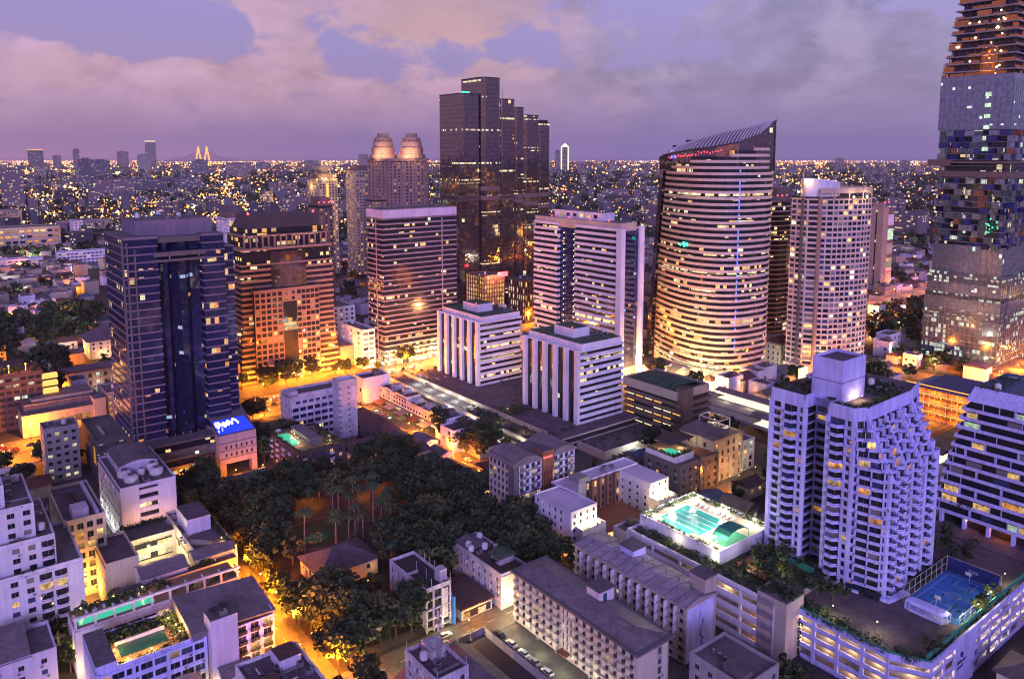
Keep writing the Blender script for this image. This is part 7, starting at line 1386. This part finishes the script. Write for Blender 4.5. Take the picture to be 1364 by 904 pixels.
# ------------------------------------------------------------------ what hides what: boxes of the big buildings
def to_st(v): return (v.x*UX+v.y*UY, -v.x*UY+v.y*UX)
bv, bf = [], []
for s0, s1, t0, t1, h in RECTS:
    b0 = len(bv); bv += [W(s, t, z) for z in (0, h*.96) for s, t in ((s0, t0), (s1, t0), (s1, t1), (s0, t1))]
    bf += [(b0, b0+1, b0+5, b0+4), (b0+1, b0+2, b0+6, b0+5), (b0+2, b0+3, b0+7, b0+6), (b0+3, b0, b0+4, b0+7), (b0+4, b0+5, b0+6, b0+7)]
OCC = BVHTree.FromPolygons([tuple(v) for v in bv], bf)
F_PX, PIT = 1042.0, rad(6.85)
def pixel(p):
    d = p-CAMLOC; fw = d.y*math.cos(PIT)-d.z*math.sin(PIT); up_ = d.y*math.sin(PIT)+d.z*math.cos(PIT)
    if fw < 1: return None
    return 682+F_PX*d.x/fw, 330.2-F_PX*up_/fw
def seen(s, t, z):
    p = W(s, t, z); q = pixel(p)
    if q is None or not (-30 < q[0] < 1394 and -30 < q[1] < 930): return False
    d = p-CAMLOC; h = OCC.ray_cast(CAMLOC, d.normalized(), d.length-2)
    return h[0] is None
def free(s, t, m=6.0):
    if any(a-m < s < b+m and c-m < t < d+m for a, b, c, d, _ in RECTS): return False
    for p, w in ROADS:
        for a, c in zip(p, p[1:]):
            A, C, Q = Vector(a), Vector(c), Vector((s, t)); L = (C-A).length; f = max(0, min(1, (Q-A).dot(C-A)/L/L))
            if (A+(C-A)*f-Q).length < w/2+m*.8: return False
    return True

# ------------------------------------------------------------------ the park and street trees
PT = []
def scatter(poly_s, poly_t, n, gap, fn, m=3.0, tries=30):
    k = 0
    for _ in range(n*tries):
        if k >= n: break
        s, t = R.uniform(*poly_s), R.uniform(*poly_t)
        if not free(s, t, m) or any(abs(a-s) < gap and abs(c-t) < gap for a, c in PT): continue
        if (s-122)**2+((t-281)*1.2)**2 < 196: continue
        if 92 < s < 128 and 224 < t < 262: continue
        if 134 < s < 147 and 140 < t < 190 or 92 < s < 136 and 148 < t < 188: continue
        PT.append((s, t)); fn(s, t); k += 1
scatter((110, 150), (262, 296), 20, 3.6, lambda s, t: tree(s, t, palm=True, sc=R.uniform(.9, 1.2), label='tall slender palm with a tufted crown in the dark park', group='park palms'))
scatter((96, 184), (196, 330), 90, 6.4, lambda s, t: tree(s, t, sc=R.uniform(.85, 1.35), label='broad leafy tree in the dark park in the middle of the city', group='park trees'))
scatter((90.5, 120), (197, 228), 20, 5.0, lambda s, t: tree(s, t, sc=R.uniform(.85, 1.3), label='leafy tree in the dark wooded corner of the park near the phone mast', group='park corner trees'), 1.5)
scatter((70, 100), (314, 356), 16, 5.5, lambda s, t: tree(s, t, sc=R.uniform(.8, 1.1), label='dark tree between the park and the dark blue tower', group='trees before the blue tower'), 2)
scatter((124, 151), (362, 434), 16, 6, lambda s, t: tree(s, t, sc=R.uniform(.75, 1.15), label='dark tree in the yard between the blue screen and the old lavender office', group='trees by the blue screen'), 2)
scatter((90.5, 98), (150, 340), 22, 5, lambda s, t: tree(s, t, sc=R.uniform(.7, 1.0), label='leafy tree along the park side of the orange street', group='trees beside the orange street'), 1.5)
scatter((205, 232), (300, 345), 18, 5.5, lambda s, t: tree(s, t, sc=R.uniform(.8, 1.2), label='leafy tree lit orange at the lower end of the market street', group='market street trees'), 2)
scatter((130, 330), (473, 496), 20, 5.5, lambda s, t: tree(s, t, sc=R.uniform(.8, 1.1), label='roadside tree lit orange below the stone and striped towers', group='trees beyond the main road'), 1)
scatter((0, 62), (395, 440), 14, 6, lambda s, t: tree(s, t, sc=R.uniform(.7, 1.1), label='tree by the orange street left of the dark blue tower', group='trees left of the blue tower'), 1)
scatter((0, 140), (590, 800), 38, 9, lambda s, t: tree(s, t, sc=R.uniform(1.1, 1.9), label='big dark tree in the wooded quarter left of the dark blue tower', group='wooded quarter trees'), 3)
scatter((560, 800), (225, 350), 24, 8, lambda s, t: tree(s, t, sc=R.uniform(1.0, 1.6), label='dark tree among the houses on the right beyond the cream tower', group='trees on the right'), 3)
scatter((290, 345), (140, 300), 10, 5, lambda s, t: tree(s, t, sc=R.uniform(.6, .9), label='small tree between the parking hall and the elevated station', group='station street trees'), 2)
scatter((190, 240), (190, 300), 12, 5, lambda s, t: tree(s, t, 3, R.uniform(.6, .9), label='small tree in the lane behind the white hotel', group='hotel lane trees'), 2)
scatter((100, 150), (436, 441), 8, 5, lambda s, t: tree(s, t, sc=.8, label='pavement tree on the near side of the main road', group='near pavement trees'), .5)
for s, t in ((20, 250), (29, 246), (31, 256), (27, 262)): tree(s, t, sc=.9, z=0, label='bushy tree at the foot of the stepped lavender condominium', group='trees below the stepped condominium')
for k in range(30):
    s = -60+k*12; y0 = 456-(s/150)*9 if s < 150 else 447+(s-150)/140*9
    o = inst(None, 'bush', BUSH[k % 3], W(s, y0, .2)); o.scale = (1.5, 1.5, 1.3); tag(o, 'clipped bush on the central strip of the main road', 'bush', 'median bushes')

# ------------------------------------------------------------------ street lamps
def along(path, step, off, fn, s0=0):
    for a, c in zip(path, path[1:]):
        L = math.dist(a, c); d_ = ((c[0]-a[0])/L, (c[1]-a[1])/L); x = s0
        while x < L:
            fn(a[0]+d_[0]*x-d_[1]*off, a[1]+d_[1]*x+d_[0]*off, math.atan2(d_[1], d_[0])); x += step
def sl(lab, grp, power, m='glow_sodium', sc=1.0, turn=math.pi/2):
    def f(s, t, a):
        if seen(s, t, 8*sc) or seen(s, t, 2): lamp(s, t, a+turn, m, power, 0, sc, lab, grp)
    return f
along(SATH, 26, -15.8, sl('sodium lamp on the near kerb of the wide main road', 'main road lamps on the near kerb', 46000, sc=1.15), 5)
along(SATH, 26, 15.8, sl('sodium lamp on the far kerb of the wide main road', 'main road lamps on the far kerb', 46000, sc=1.15, turn=-math.pi/2), 18)
along(ROAD2, 14, -4.5, sl('sodium lamp beside the park on the orange street', 'orange street lamps', 30000, turn=math.pi/2), 6)
along(CROSS, 17, -7, sl('sodium lamp on the cross street left of the blue tower', 'cross street lamps', 10000), 4)
along(SOI, 13, 1.5, sl('sodium lamp in the market street', 'market street lamps', 14000, sc=.7, turn=-math.pi/2), 4)
along(LANE, 17, -4, sl('pale lamp in the lane above the vacant lot', 'vacant lot lane lamps', 2500, 'glow_warm', .7), 8)
along(NARA, 22, 13.6, sl('warm lamp along the station road', 'station road lamps', 14000, 'glow_warm'), 5)
along(PROAD, 24, -8, sl('sodium lamp on the road under the unfinished skyscraper', 'skyscraper road lamps', 22000), 3)
along(PCROSS, 26, 7.5, sl('sodium lamp on the road behind the right hand condominiums', 'right hand road lamps', 24000, turn=-math.pi/2), 10)
for s, t, p in ((130, 305, 500), (128, 312, 500), (150, 300, 600), (160, 306, 600), (107, 300, 400), (172, 290, 500), (116, 230, 130), (140, 236, 100), (104, 226, 120), (176, 214, 260), (98, 268, 200), (166, 322, 500), (118, 318, 260)):
    lamp(s, t, 0, 'glow_sodium', p*2.2, 0, .55, 'low amber garden lamp among the park trees', 'park lamps')
for i, (s, t) in enumerate(((100, 368), (112, 352), (124, 350), (136, 354), (92, 362))): lamp(s, t, 0, 'glow_sodium', 3500, 0, .6, 'amber forecourt lamp at the foot of the dark blue tower', 'blue tower forecourt lamps')
for i in range(12): lamp(168+i*6.5, 493-(i % 2)*3, 0, 'glow_sodium', 16000, 0, .8, 'amber lamp lighting the base of the brown stepped tower', 'stepped tower forecourt lamps')
for i in range(9): lamp(262+i*7, 477, 0, 'glow_sodium' if i % 3 else 'glow_warm', 16000, 0, .8, 'lamp lighting the base of the striped tower', 'striped tower forecourt lamps')
for s, t in ((404, 338), (402, 322), (408, 306), (420, 296), (436, 294), (452, 292), (404, 355), (408, 372)): lamp(s, t, 0, 'glow_warm', 4200, 0, .9, 'bright lamp lighting the base of the curved tower', 'curved tower forecourt lamps')
for s, t in ((395, 395), (400, 420), (392, 440), (398, 470), (410, 500)): lamp(s, t, 0, 'glow_sodium', 22000, 0, 1, 'amber lamp in the gap between the white pillars and the curved tower', 'lamps between the towers')

# ------------------------------------------------------------------ cars
wallmat('car_white', (.62, .62, .62), .3, .05, .05); wallmat('car_dark', (.04, .04, .05), .25, .05, .05); wallmat('car_silver', (.35, .36, .38), .3, .05, .05); wallmat('car_red', (.35, .04, .04), .3, .05, .05)
CARB = {}
for cn in ('car_white', 'car_dark', 'car_silver', 'car_red'):
    b = MB(); prof = [(-2.2, .35), (-2.25, .8), (-1.9, .98), (-1.35, 1.02), (.95, 1.0), (1.9, .9), (2.25, .7), (2.25, .35)]
    for sgn in (1, -1): b.quad([(x, .86*sgn, z) for x, z in (prof if sgn < 0 else prof[::-1])][::-1] if sgn > 0 else [(x, -.86, z) for x, z in prof][::-1])
    for (x0, z0), (x1, z1) in zip(prof, prof[1:]+prof[:1]): b.quad([(x0, -.86, z0), (x1, -.86, z1), (x1, .86, z1), (x0, .86, z0)])
    b.prism([(-1.25, -.66), (.35, -.66), (.35, .66), (-1.25, .66)], 1.44, 1.5); CARB[cn] = b.mesh('body', [cn])
b = MB(); b.prism([(-1.75, -.8), (.95, -.8), (.95, .8), (-1.75, .8)], .98, 1.45, poly2=[(-1.3, -.66), (.4, -.66), (.4, .66), (-1.3, .66)]); CARG = b.mesh('window', ['pane_dark'])
b = MB(); n = 14
for i in range(n):
    a, c = 2*math.pi*i/n, 2*math.pi*(i+1)/n; P = lambda w, y, r=.33: (r*math.cos(w), y, r*math.sin(w)); b.quad([P(a, -.1), P(c, -.1), P(c, .1), P(a, .1)]); b.quad([(0, -.1, 0), P(c, -.1), P(a, -.1)]); b.quad([(0, .1, 0), P(a, .1), P(c, .1)]); 
CARW = b.mesh('wheel', ['black']); b = MB(); b.prism([(.2*math.cos(i*.6283), .2*math.sin(i*.6283)) for i in range(10)], 0, .02); CARR = b.mesh('rim', ['metal_grey'])
b = MB(); b.box(-.03, .05, -.2, .2, -.1, .1); CARH = b.mesh('headlight', ['glow_white']); b = MB(); b.box(-.05, .03, -.2, .2, -.1, .1); CART = b.mesh('taillight', ['glow_red'])
def car(s, t, rz, cn, lab, grp, lights=True):
    o = thing('car', lab, 'car', s, t, .06, 0, grp); o.rotation_euler = (0, 0, ANG+rz); inst(o, 'body', CARB[cn]); inst(o, 'window', CARG)
    for x in (-1.4, 1.4):
        for y in (-.82, .82): wh = inst(o, 'wheel', CARW, (x, y, .33), 0 if y < 0 else math.pi); rm = inst(wh, 'rim', CARR, (0, -.1, 0)); rm.rotation_euler = (math.pi/2, 0, 0)
    if lights:
        for y in (-.6, .6): inst(o, 'headlight', CARH, (2.26, y, .66)); inst(o, 'taillight', CART, (-2.26, y, .76))
CW2 = {'car_white': 'white', 'car_dark': 'black', 'car_silver': 'silver', 'car_red': 'red'}
CN = ['car_white', 'car_white', 'car_silver', 'car_dark', 'car_dark', 'car_red']
for k in range(150):
    s = R.uniform(-60, 420); lane_ = R.choice((-12.5, -8.5, -4.3, 4.3, 8.5, 12.5))
    pa = [p for p in zip(SATH, SATH[1:]) if p[0][0] <= s < p[1][0]][0]; f = (s-pa[0][0])/(pa[1][0]-pa[0][0]); t_ = pa[0][1]+(pa[1][1]-pa[0][1])*f+lane_; a = math.atan2(pa[1][1]-pa[0][1], pa[1][0]-pa[0][0])
    if any(abs(x-s) < 6.5 and abs(y-t_) < 2.5 for x, y in PT[-400:]) or not seen(s, t_, 1): continue
    PT.append((s, t_)); c = R.choice(CN); car(s, t_, a+(0 if lane_ < 0 else math.pi), c, {'car_white': 'white', 'car_dark': 'black', 'car_silver': 'silver', 'car_red': 'red'}[c]+' car with its lights on in traffic on the wide main road', c[4:]+' cars in traffic')
for t_, d_ in ((296, 1), (278, -1), (262, -1), (240, 1), (231, -1), (214, 1), (192, -1)): car(84.2+1.7*d_, t_, math.pi/2*d_, CN[(int(t_)*7) % 6], CW2[CN[(int(t_)*7) % 6]]+' car driving along the orange street beside the park', CW2[CN[(int(t_)*7) % 6]]+' cars on the orange street')
for i, (t_, c) in enumerate(((183, 'car_dark'), (177, 'car_white'), (171, 'car_white'), (166, 'car_silver'), (160, 'car_white'))): car(138, t_, math.pi/2, c, ('black', 'far white', 'middle white', 'silver', 'nearest white')[i]+' car parked behind the wall of the vacant lot', 'cars parked by the vacant lot', False)
for i in range(9): car(191.5, 112+i*2.9, 0, 'car_white' if i < 6 else 'car_dark', 'white car in the tight parking row below the banded podium' if i < 6 else 'dark car in the tight parking row below the banded podium', 'white row cars' if i < 6 else 'dark row cars', False)
for i in range(16): car(208+R.choice((-2.6, 2.6)), 305+i*8, math.pi/2*R.choice((1, -1)), R.choice(CN[:3]), 'pale car in the crowded market street', 'cars in the market street')
car(124, 193, 0, 'car_white', 'white car turning at the corner of the lane', 'lane cars'); car(121, 189.4, math.pi, 'car_silver', 'silver car passing in the lane beside the vacant lot', 'lane cars')
r = thing('market_awning', None, 'awning', 0, 0); bpy.data.objects.remove(r)
for i, t_ in enumerate((352, 364, 377, 390, 402)):
    r = thing('market_awning', 'canvas awning along the shophouse side of the market street', 'awning', 214.2, t_, group='market awnings'); b = MB(); b.quad([(0, 0, 2.6), (6, 0, 3.4), (6, 8, 3.4), (0, 8, 2.6)]); b.quad([(0, 8, 2.55), (6, 8, 3.35), (6, 0, 3.35), (0, 0, 2.55)]); b.build('canopy', [('beige', 'rust_panel', 'tan_wall')[i % 3]], r); b = MB(); [b.bar((x, y, 0), (x, y, 2.8), .06) for x in (.2, 5.8) for y in (.3, 7.7)]; b.build('post', ['metal_dark'], r); glowlamp(r, (3, 4, 2.3), 260, (1, .6, .2), .2)

# ------------------------------------------------------------------ ordinary houses and trees between the big buildings
HV = []
for lu, lv, h, rf, kind, wl in ((9, 11, 6, 'roof_brown', 'g', 'cream'), (10, 10, 6.5, 'roof_purple', 'h', 'white_paint'), (8, 12, 7, 'roof_grey', 'g', 'beige'), (11, 9, 9, 'roof_grey', 'f', 'white_paint'), (12, 12, 6, 'roof_red', 'h', 'tan_wall'), (9, 14, 10, 'roof_purple', 'f', 'lavender_paint'), (13, 10, 5, 'roof_blue', 'g', 'grey_concrete'), (14, 14, 13, 'roof_grey', 'f', 'tan_wall')):
    b = MB(); b.box(-lu/2, lu/2, -lv/2, lv/2, 0, h); 
    if kind == 'f': parapet(b, -lu/2, lu/2, -lv/2, lv/2, h, .9)
    wall_ = b.mesh('wall', [wl]); b = MB()
    if kind == 'g': gable(b, -lu/2, lu/2, -lv/2, lv/2, h, 2.4, 0, 'y', .7)
    elif kind == 'h': hip(b, -lu/2, lu/2, -lv/2, lv/2, h, 2.8, 0, .9)
    else: b.box(-lu/2+.4, lu/2-.4, -lv/2+.4, lv/2-.4, h, h+.15); b.box(0, 3, 0, 3, h+.1, h+2.6)
    HV.append((wall_, b.mesh('roof', [rf]), lu, lv, h, {'g': 'gabled', 'h': 'hipped', 'f': 'flat'}[kind], rf, wl))
CW = {'cream': 'cream', 'white_paint': 'white', 'beige': 'beige', 'tan_wall': 'tan', 'lavender_paint': 'lavender', 'grey_concrete': 'grey'}; CR = {'roof_brown': 'brown', 'roof_purple': 'mauve', 'roof_grey': 'grey', 'roof_red': 'red', 'roof_blue': 'blue'}
cand = []
for i in range(-36, 132):
    for j in range(-12, 130):
        s, t = i*13+R.uniform(-2, 2), j*14+R.uniform(-2, 2); p = W(s, t); d_ = p.length
        if d_ < 180 or d_ > 1500 or p.y < 60 or abs(p.x/p.y) > .72: continue
        if 92 < s < 186 and 186 < t < 332 or 92 < s < 150 and 140 < t < 332: continue
        cand.append((d_, s, t))
cand.sort(); nh = nt = 0; REST = MB(); RSL = []; RT = MB()
for d_, s, t in cand:
    wooded = (0 < s < 150 and 560 < t < 820) or (560 < s < 820 and 220 < t < 360)
    if not free(s, t, 5.5) or 130 < s < 340 and 466 < t < 500 or 62 < s < 150 and 356 < t < 440 or 186 < s < 204 and 80 < t < 136: continue
    vis = seen(s, t, 7)
    x = R.random()
    if x < (.28 if wooded else .70):
        hv = R.choice(HV[:7] if d_ < 700 else HV); rz = R.choice((0, 1, 2, 3))*math.pi/2+(R.uniform(-.3, .3) if d_ > 800 else 0); k = R.uniform(.85, 1.35)
        if vis and nh < 255:
            nh += 1; lab = '%s walled house with a %s %s roof among the lower streets' % (CW[hv[7]], CR[hv[6]], hv[5])
            o = thing('house', lab, 'house', s, t, 0, 38, 'houses with %s walls and %s %s roofs' % (CW[hv[7]], CR[hv[6]], hv[5])); o.rotation_euler = (0, 0, ANG+rz); o.scale = (k, k, k*R.uniform(.8, 1.2)); inst(o, 'wall', hv[0]); inst(o, 'roof', hv[1])
            for q in range(4):
                f_ = q % 2; inst(o, 'window', pane_mesh(1.6, 1.5, pick([('pane_dark', .5), ('lit_warm', .2), ('lit_white', .15), ('lit_orange', .15)])), ((q//2-.5)*hv[2]*.5, -hv[3]/2-.04, hv[4]*.5) if f_ == 0 else (-hv[2]/2-.04, (q//2-.5)*hv[3]*.5, hv[4]*.5), 0 if f_ == 0 else -math.pi/2)
        elif vis or R.random() < .3:
            c = W(s, t); 
            for me in hv[:2]: REST.add(me, (c.x, c.y, 0), ANG+rz, RSL)
    elif x < .93 and vis:
        c = W(s, t); kk = R.uniform(.9, 1.5)
        if nt < 18: nt += 1; tree(s, t, sc=kk, label='dark tree standing between the houses of the lower streets', group='trees between the houses')
        else:
            for _ in range(70): dd = Vector((R.gauss(0, 1), R.gauss(0, 1), R.gauss(0, .7))).normalized()*R.uniform(2.5, 5)*kk; leafquad(RT, (c.x+dd.x, c.y+dd.y, 5.5*kk+dd.z), 1.5*kk, R.randrange(2))
    if vis and R.random() < .24 and d_ > 330: q = W(s+8, t+8, R.uniform(4, 7)); glowlamp(None, q, R.uniform(900, 4200)*(d_/500), SODIUM if R.random() < .6 else WHITE, .5)  # added point lights without lamp bodies, to light houses and trees

# ------------------------------------------------------------------ the far city: too many houses to count
FB = MB(); SLOT = ['far_windows', 'far_pale', 'roof_grey', 'roof_brown', 'tan_wall', 'dark_concrete', 'grey_concrete']
def azr(lo, hi, pw=1.0):
    return R.uniform(-.64, .64), lo+(hi-lo)*R.random()**pw
for k in range(19000):
    a, d_ = azr(1350, 9500, 1.25); x, y = d_*math.sin(a), d_*math.cos(a); big = R.random() < .05; w_ = R.uniform(8, 18)*(1+d_/9000)*(1.6 if big else 1); h_ = R.uniform(4, 11)*(1+d_/14000)+(R.uniform(8, 38) if big else 0)
    c, s_ = math.cos(R.uniform(0, 1.57)), 0; s_ = math.sqrt(1-c*c); w2 = w_*R.uniform(.6, 1.6)
    FB.prism([(x+c*u-s_*v, y+s_*u+c*v) for u, v in ((-w_/2, -w2/2), (w_/2, -w2/2), (w_/2, w2/2), (-w_/2, w2/2))], 0, h_, R.choice((0, 0, 1)) if big else R.choice((0, 5, 5, 3)), R.choice((5, 5, 3, 5)))
for k in range(900):      # and behind the viewer, where the glass towers mirror it
    a, d_ = R.uniform(.9, 5.38), 160+2600*R.random()**1.3; x, y, w_ = d_*math.sin(a), d_*math.cos(a), R.uniform(10, 30); FB.prism([(x-w_/2, y-w_/2), (x+w_/2, y-w_/2), (x+w_/2, y+w_/2), (x-w_/2, y+w_/2)], 0, min(R.choice((8, 12, 20, 45, 80)), 20+d_*.1), R.choice((0, 0, 1)), 5)
o = FB.build('distant_houses', SLOT); o['kind'] = 'stuff'
if REST.v: o = REST.build('distant_house_rows', RSL); o['kind'] = 'stuff'
for k in range(3600):
    a, d_ = azr(1300, 6000, 1.3); x, y = d_*math.sin(a), d_*math.cos(a); kk = R.uniform(.8, 1.8)*(1+d_/5000)
    for _ in range(14): dd = Vector((R.gauss(0, 1.2), R.gauss(0, 1.2), R.gauss(0, .5))).normalized()*R.uniform(2, 7)*kk; leafquad(RT, (x+dd.x, y+dd.y, 5*kk+dd.z), 2.8*kk, R.randrange(2))
o = RT.build('distant_foliage', ['leaf_dark', 'leaf_mid']); o['kind'] = 'stuff'

# towers standing out of the far city: one thing each
def far_tower(x0, x1, yt, yb, mat, label, top=None, name='tower_block', taper=1.0, depth=None, roof='roof_grey'):
    e = math.atan((yb-205)/1050.0); dist = CAMZ*1050/(yb-205); xc = (x0+x1)/2; X = dist*(xc-682)/1050; w_ = dist*(x1-x0)/1050; h_ = CAMZ+dist*(205-yt)/1050
    o = bpy.data.objects.new(name, None); COL.objects.link(o); o.location = (X, dist, 0); o.rotation_euler = (0, 0, -math.atan2(X, dist)); tag(o, label, 'building', 'gold lit far blocks' if label.startswith('gold lit block') else 'dim far blocks' if label.startswith('unlit') else None); d2 = depth or w_*.7
    b = MB(); b.prism(rectp(-w_/2, w_/2, 0, d2), 0, h_, 0, 1, poly2=rectp(-w_/2*taper, w_/2*taper, 0, d2)); b.build('wall', [mat, roof], o)
    if top: b = MB(); b.box(-w_/2*taper, w_/2*taper, -d2*.05, d2, h_, h_*1.035); b.build('lit_crown', top, o)
    else: b = MB(); b.box(-w_/4*taper, w_/4*taper, d2*.2, d2*.8, h_, h_*1.04); b.build('roof_block', [roof], o)
    return o, w_, h_
SK = [(104, 121, 212, 256, 'far_windows', 'dark tower with lit windows left of the pale wide one'), (121, 144, 213, 241, 'far_windows', 'pair of dark slabs behind the dark tower on the left skyline'), (126, 174, 239, 267, 'far_pale', 'wide pinkish block with many windows on the left skyline'), (174, 219, 238, 259, 'far_windows', 'dark blue grey block right of the wide pinkish one'), (223, 267, 237, 257, 'far_windows', 'dark blue grey block farther right on the left skyline'), (255, 275, 213, 237, 'far_windows', 'dark twin block below the golden bridge towers'),
      (301, 331, 217, 239, 'far_pale', 'pale wide block right of the golden bridge towers'), (45, 64, 217, 241, 'far_pale', 'pale block under the orange lit frame on the far left'), (0, 26, 227, 282, 'far_pale', 'tall striped tower at the very left edge'), (156, 170, 202, 224, 'far_pale', 'pale tower with a stepped top on the left skyline'), (97, 105, 199, 226, 'far_pale', 'thin pale tower on the left skyline'), (70, 80, 207, 226, 'far_pale', 'pinkish slab near the left end of the skyline'),
      (739, 746, 201, 228, 'far_windows', 'dim slim tower left of the gold outlined spire'), (1113, 1125, 211, 228, 'far_pale', 'lone pale tower on the right skyline'), (1052, 1064, 220, 233, 'far_pale', 'low pale tower right of the curved tower'), (812, 820, 214, 232, 'far_pale', 'small pale tower right of the gold outlined spire'), (770, 778, 216, 234, 'far_pale', 'grey slim block beside the gold outlined spire'), (477, 490, 206, 224, 'far_pale', 'white block just left of the two domes'), (804, 838, 252, 268, 'far_pale', 'wide pale block far behind the banded tower'), (784, 792, 250, 266, 'far_pale', 'brown slim block far behind the banded tower'), (1150, 1176, 222, 236, 'far_windows', 'low wide block on the right skyline'), (1200, 1212, 214, 228, 'far_pale', 'pale block left of the unfinished skyscraper'), (405, 425, 214, 226, 'far_windows', 'low dark block behind the lamp crowned tower'), (340, 356, 216, 228, 'far_windows', 'low dark block in the middle of the left skyline')]
for a in SK: far_tower(*a)
MT = 0
for k in range(400):
    if MT >= 46: break
    x0 = R.choice((R.uniform(0, 400), R.uniform(0, 400), R.uniform(840, 1220), R.uniform(740, 860))); yb = R.uniform(228, 300); dist = CAMZ*1050/(yb-205); w_ = R.uniform(13, 26)*1050/dist; h_ = R.uniform(18, 62)*1050/dist
    if w_ < 5: continue
    MT += 1; gold = R.random() < .5
    far_tower(x0, x0+w_, yb-h_, yb, 'far_gold' if gold else R.choice(('far_windows', 'far_pale')), 'gold lit block standing among the far low houses' if gold else 'unlit looking block standing among the far low houses')
far_tower(194, 207, 189, 222, 'far_pale', 'tallest slim tower on the left skyline with a glowing white top', 'strip_white'); far_tower(183, 199, 206, 230, 'curtain_grey', 'dark green glass tower in front of the tallest slim one'); far_tower(38, 56, 200, 225, 'far_windows', 'tower outlined by an orange lit frame on the far left', 'strip_orange')
o, w_, h_ = far_tower(748, 757, 196, 228, 'far_windows', 'slim spired tower outlined in gold lights', 'strip_white', 'spire_tower')
b = MB(); b.prism(rectp(-w_*.5, w_*.5, 0, w_*.4), h_*1.03, h_*1.16, poly2=rectp(-w_*.06, w_*.06, w_*.1, w_*.25)); [b.bar((x, -w_*.06, 0), (x, -w_*.06, h_*1.03), w_*.1) for x in (-w_*.5, w_*.5)]; b.build('light_outline', 'strip_white', o)
o = thing('cable_bridge', 'far cable bridge with two golden lit pylons', 'bridge', 0, 0); X, Y = 9500*(270-682)/1050, 9500; o.location = (X, Y, 0); o.rotation_euler = (0, 0, -math.atan2(X, Y)); b = MB()
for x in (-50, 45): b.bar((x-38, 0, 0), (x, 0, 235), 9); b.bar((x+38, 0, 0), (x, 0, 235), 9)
b.build('pylon', 'strip_orange', o); b = MB(); b.box(-700, 700, -8, 8, 60, 70); b.build('deck', ['grey_concrete'], o); b = MB(); [b.bar((x, 0, 225-i*14), (x+sg*(110+i*45), 0, 70), 1.2) for x in (-50, 45) for sg in (-1, 1) for i in range(7)]; b.build('cable', ['tan_wall'], o)  # the pylons' golden lighting is put into their own emission

# lamps of the far city, ahead and (for the glass to mirror) behind
LT = MB(); LM = ['far_orange', 'far_warm', 'far_white', 'glow_red', 'glow_blue', 'glow_sodium', 'glow_warm', 'lit_green']
def dot(x, y, z, d_, k=1.0, m=None): LT.octa((x, y, z), min(d_, 6500)*k*R.choice((.00026, .00034, .0004, .0005, .0007, .0014)), m if m is not None else R.choice((0, 0, 0, 0, 0, 0, 0, 1, 1, 1, 2, 2, 5, 5, 6)))
HUBS = [R.uniform(-20, 1390) for _ in range(34)]+[R.uniform(-20, 480) for _ in range(22)]
for k in range(24000):
    dy_ = 10+95*R.random()**1.9; d_ = CAMZ*1050/dy_*R.uniform(.97, 1.03); x_ = R.uniform(-40, 1404) if R.random() < .35 else R.gauss(R.choice(HUBS), R.uniform(8, 40))
    if x_ < 500 and R.random() < .0: continue
    X = d_*(x_-682)/1050; dot(X, d_, R.uniform(5, 14), d_)
for k in range(64):      # lit roads running through it
    dy_ = 10.5+55*R.random()**1.8; d0 = CAMZ*1050/dy_; X0 = d0*(R.uniform(-40, 1400)-682)/1050; an = R.choice((0, .12, -.15, .62, -.9)); L = R.uniform(.3, 1.2)*d0; m = R.choice((0, 0, 5, 1)); n = int(R.uniform(25, 80))
    for i in range(n): f = i/n; dot(X0+math.cos(an)*L*f, d0+math.sin(an)*L*f, 12, d0, .9, m)
for k in range(3500):
    a = R.uniform(.75, 5.53); d_ = 150+4000*R.random()**1.8; dot(d_*math.sin(a), d_*math.cos(a), R.uniform(4, 14), d_+900, 2.2)
o = LT.build('distant_lamps', LM); o['kind'] = 'stuff'

# ------------------------------------------------------------------ the air
hz = bpy.data.materials.new('haze_air'); hz.use_nodes = True; MATS['haze_air'] = hz; nt_ = hz.node_tree
for n_ in list(nt_.nodes):
    if n_.type == 'BSDF_PRINCIPLED': nt_.nodes.remove(n_)
pv_ = nt_.nodes.new('ShaderNodeVolumePrincipled'); pv_.inputs['Color'].default_value = (.88, .78, .86, 1); pv_.inputs['Density'].default_value = 2.6e-5; pv_.inputs['Anisotropy'].default_value = 0.0
nt_.links.new(pv_.outputs[0], [n_ for n_ in nt_.nodes if n_.type == 'OUTPUT_MATERIAL'][0].inputs['Volume'])
b = MB(); b.box(-15500, 15500, -15500, 15500, -1, 420); o = b.build('haze', 'haze_air'); o['kind'] = 'stuff'
SC.cycles.volume_bounces = 0
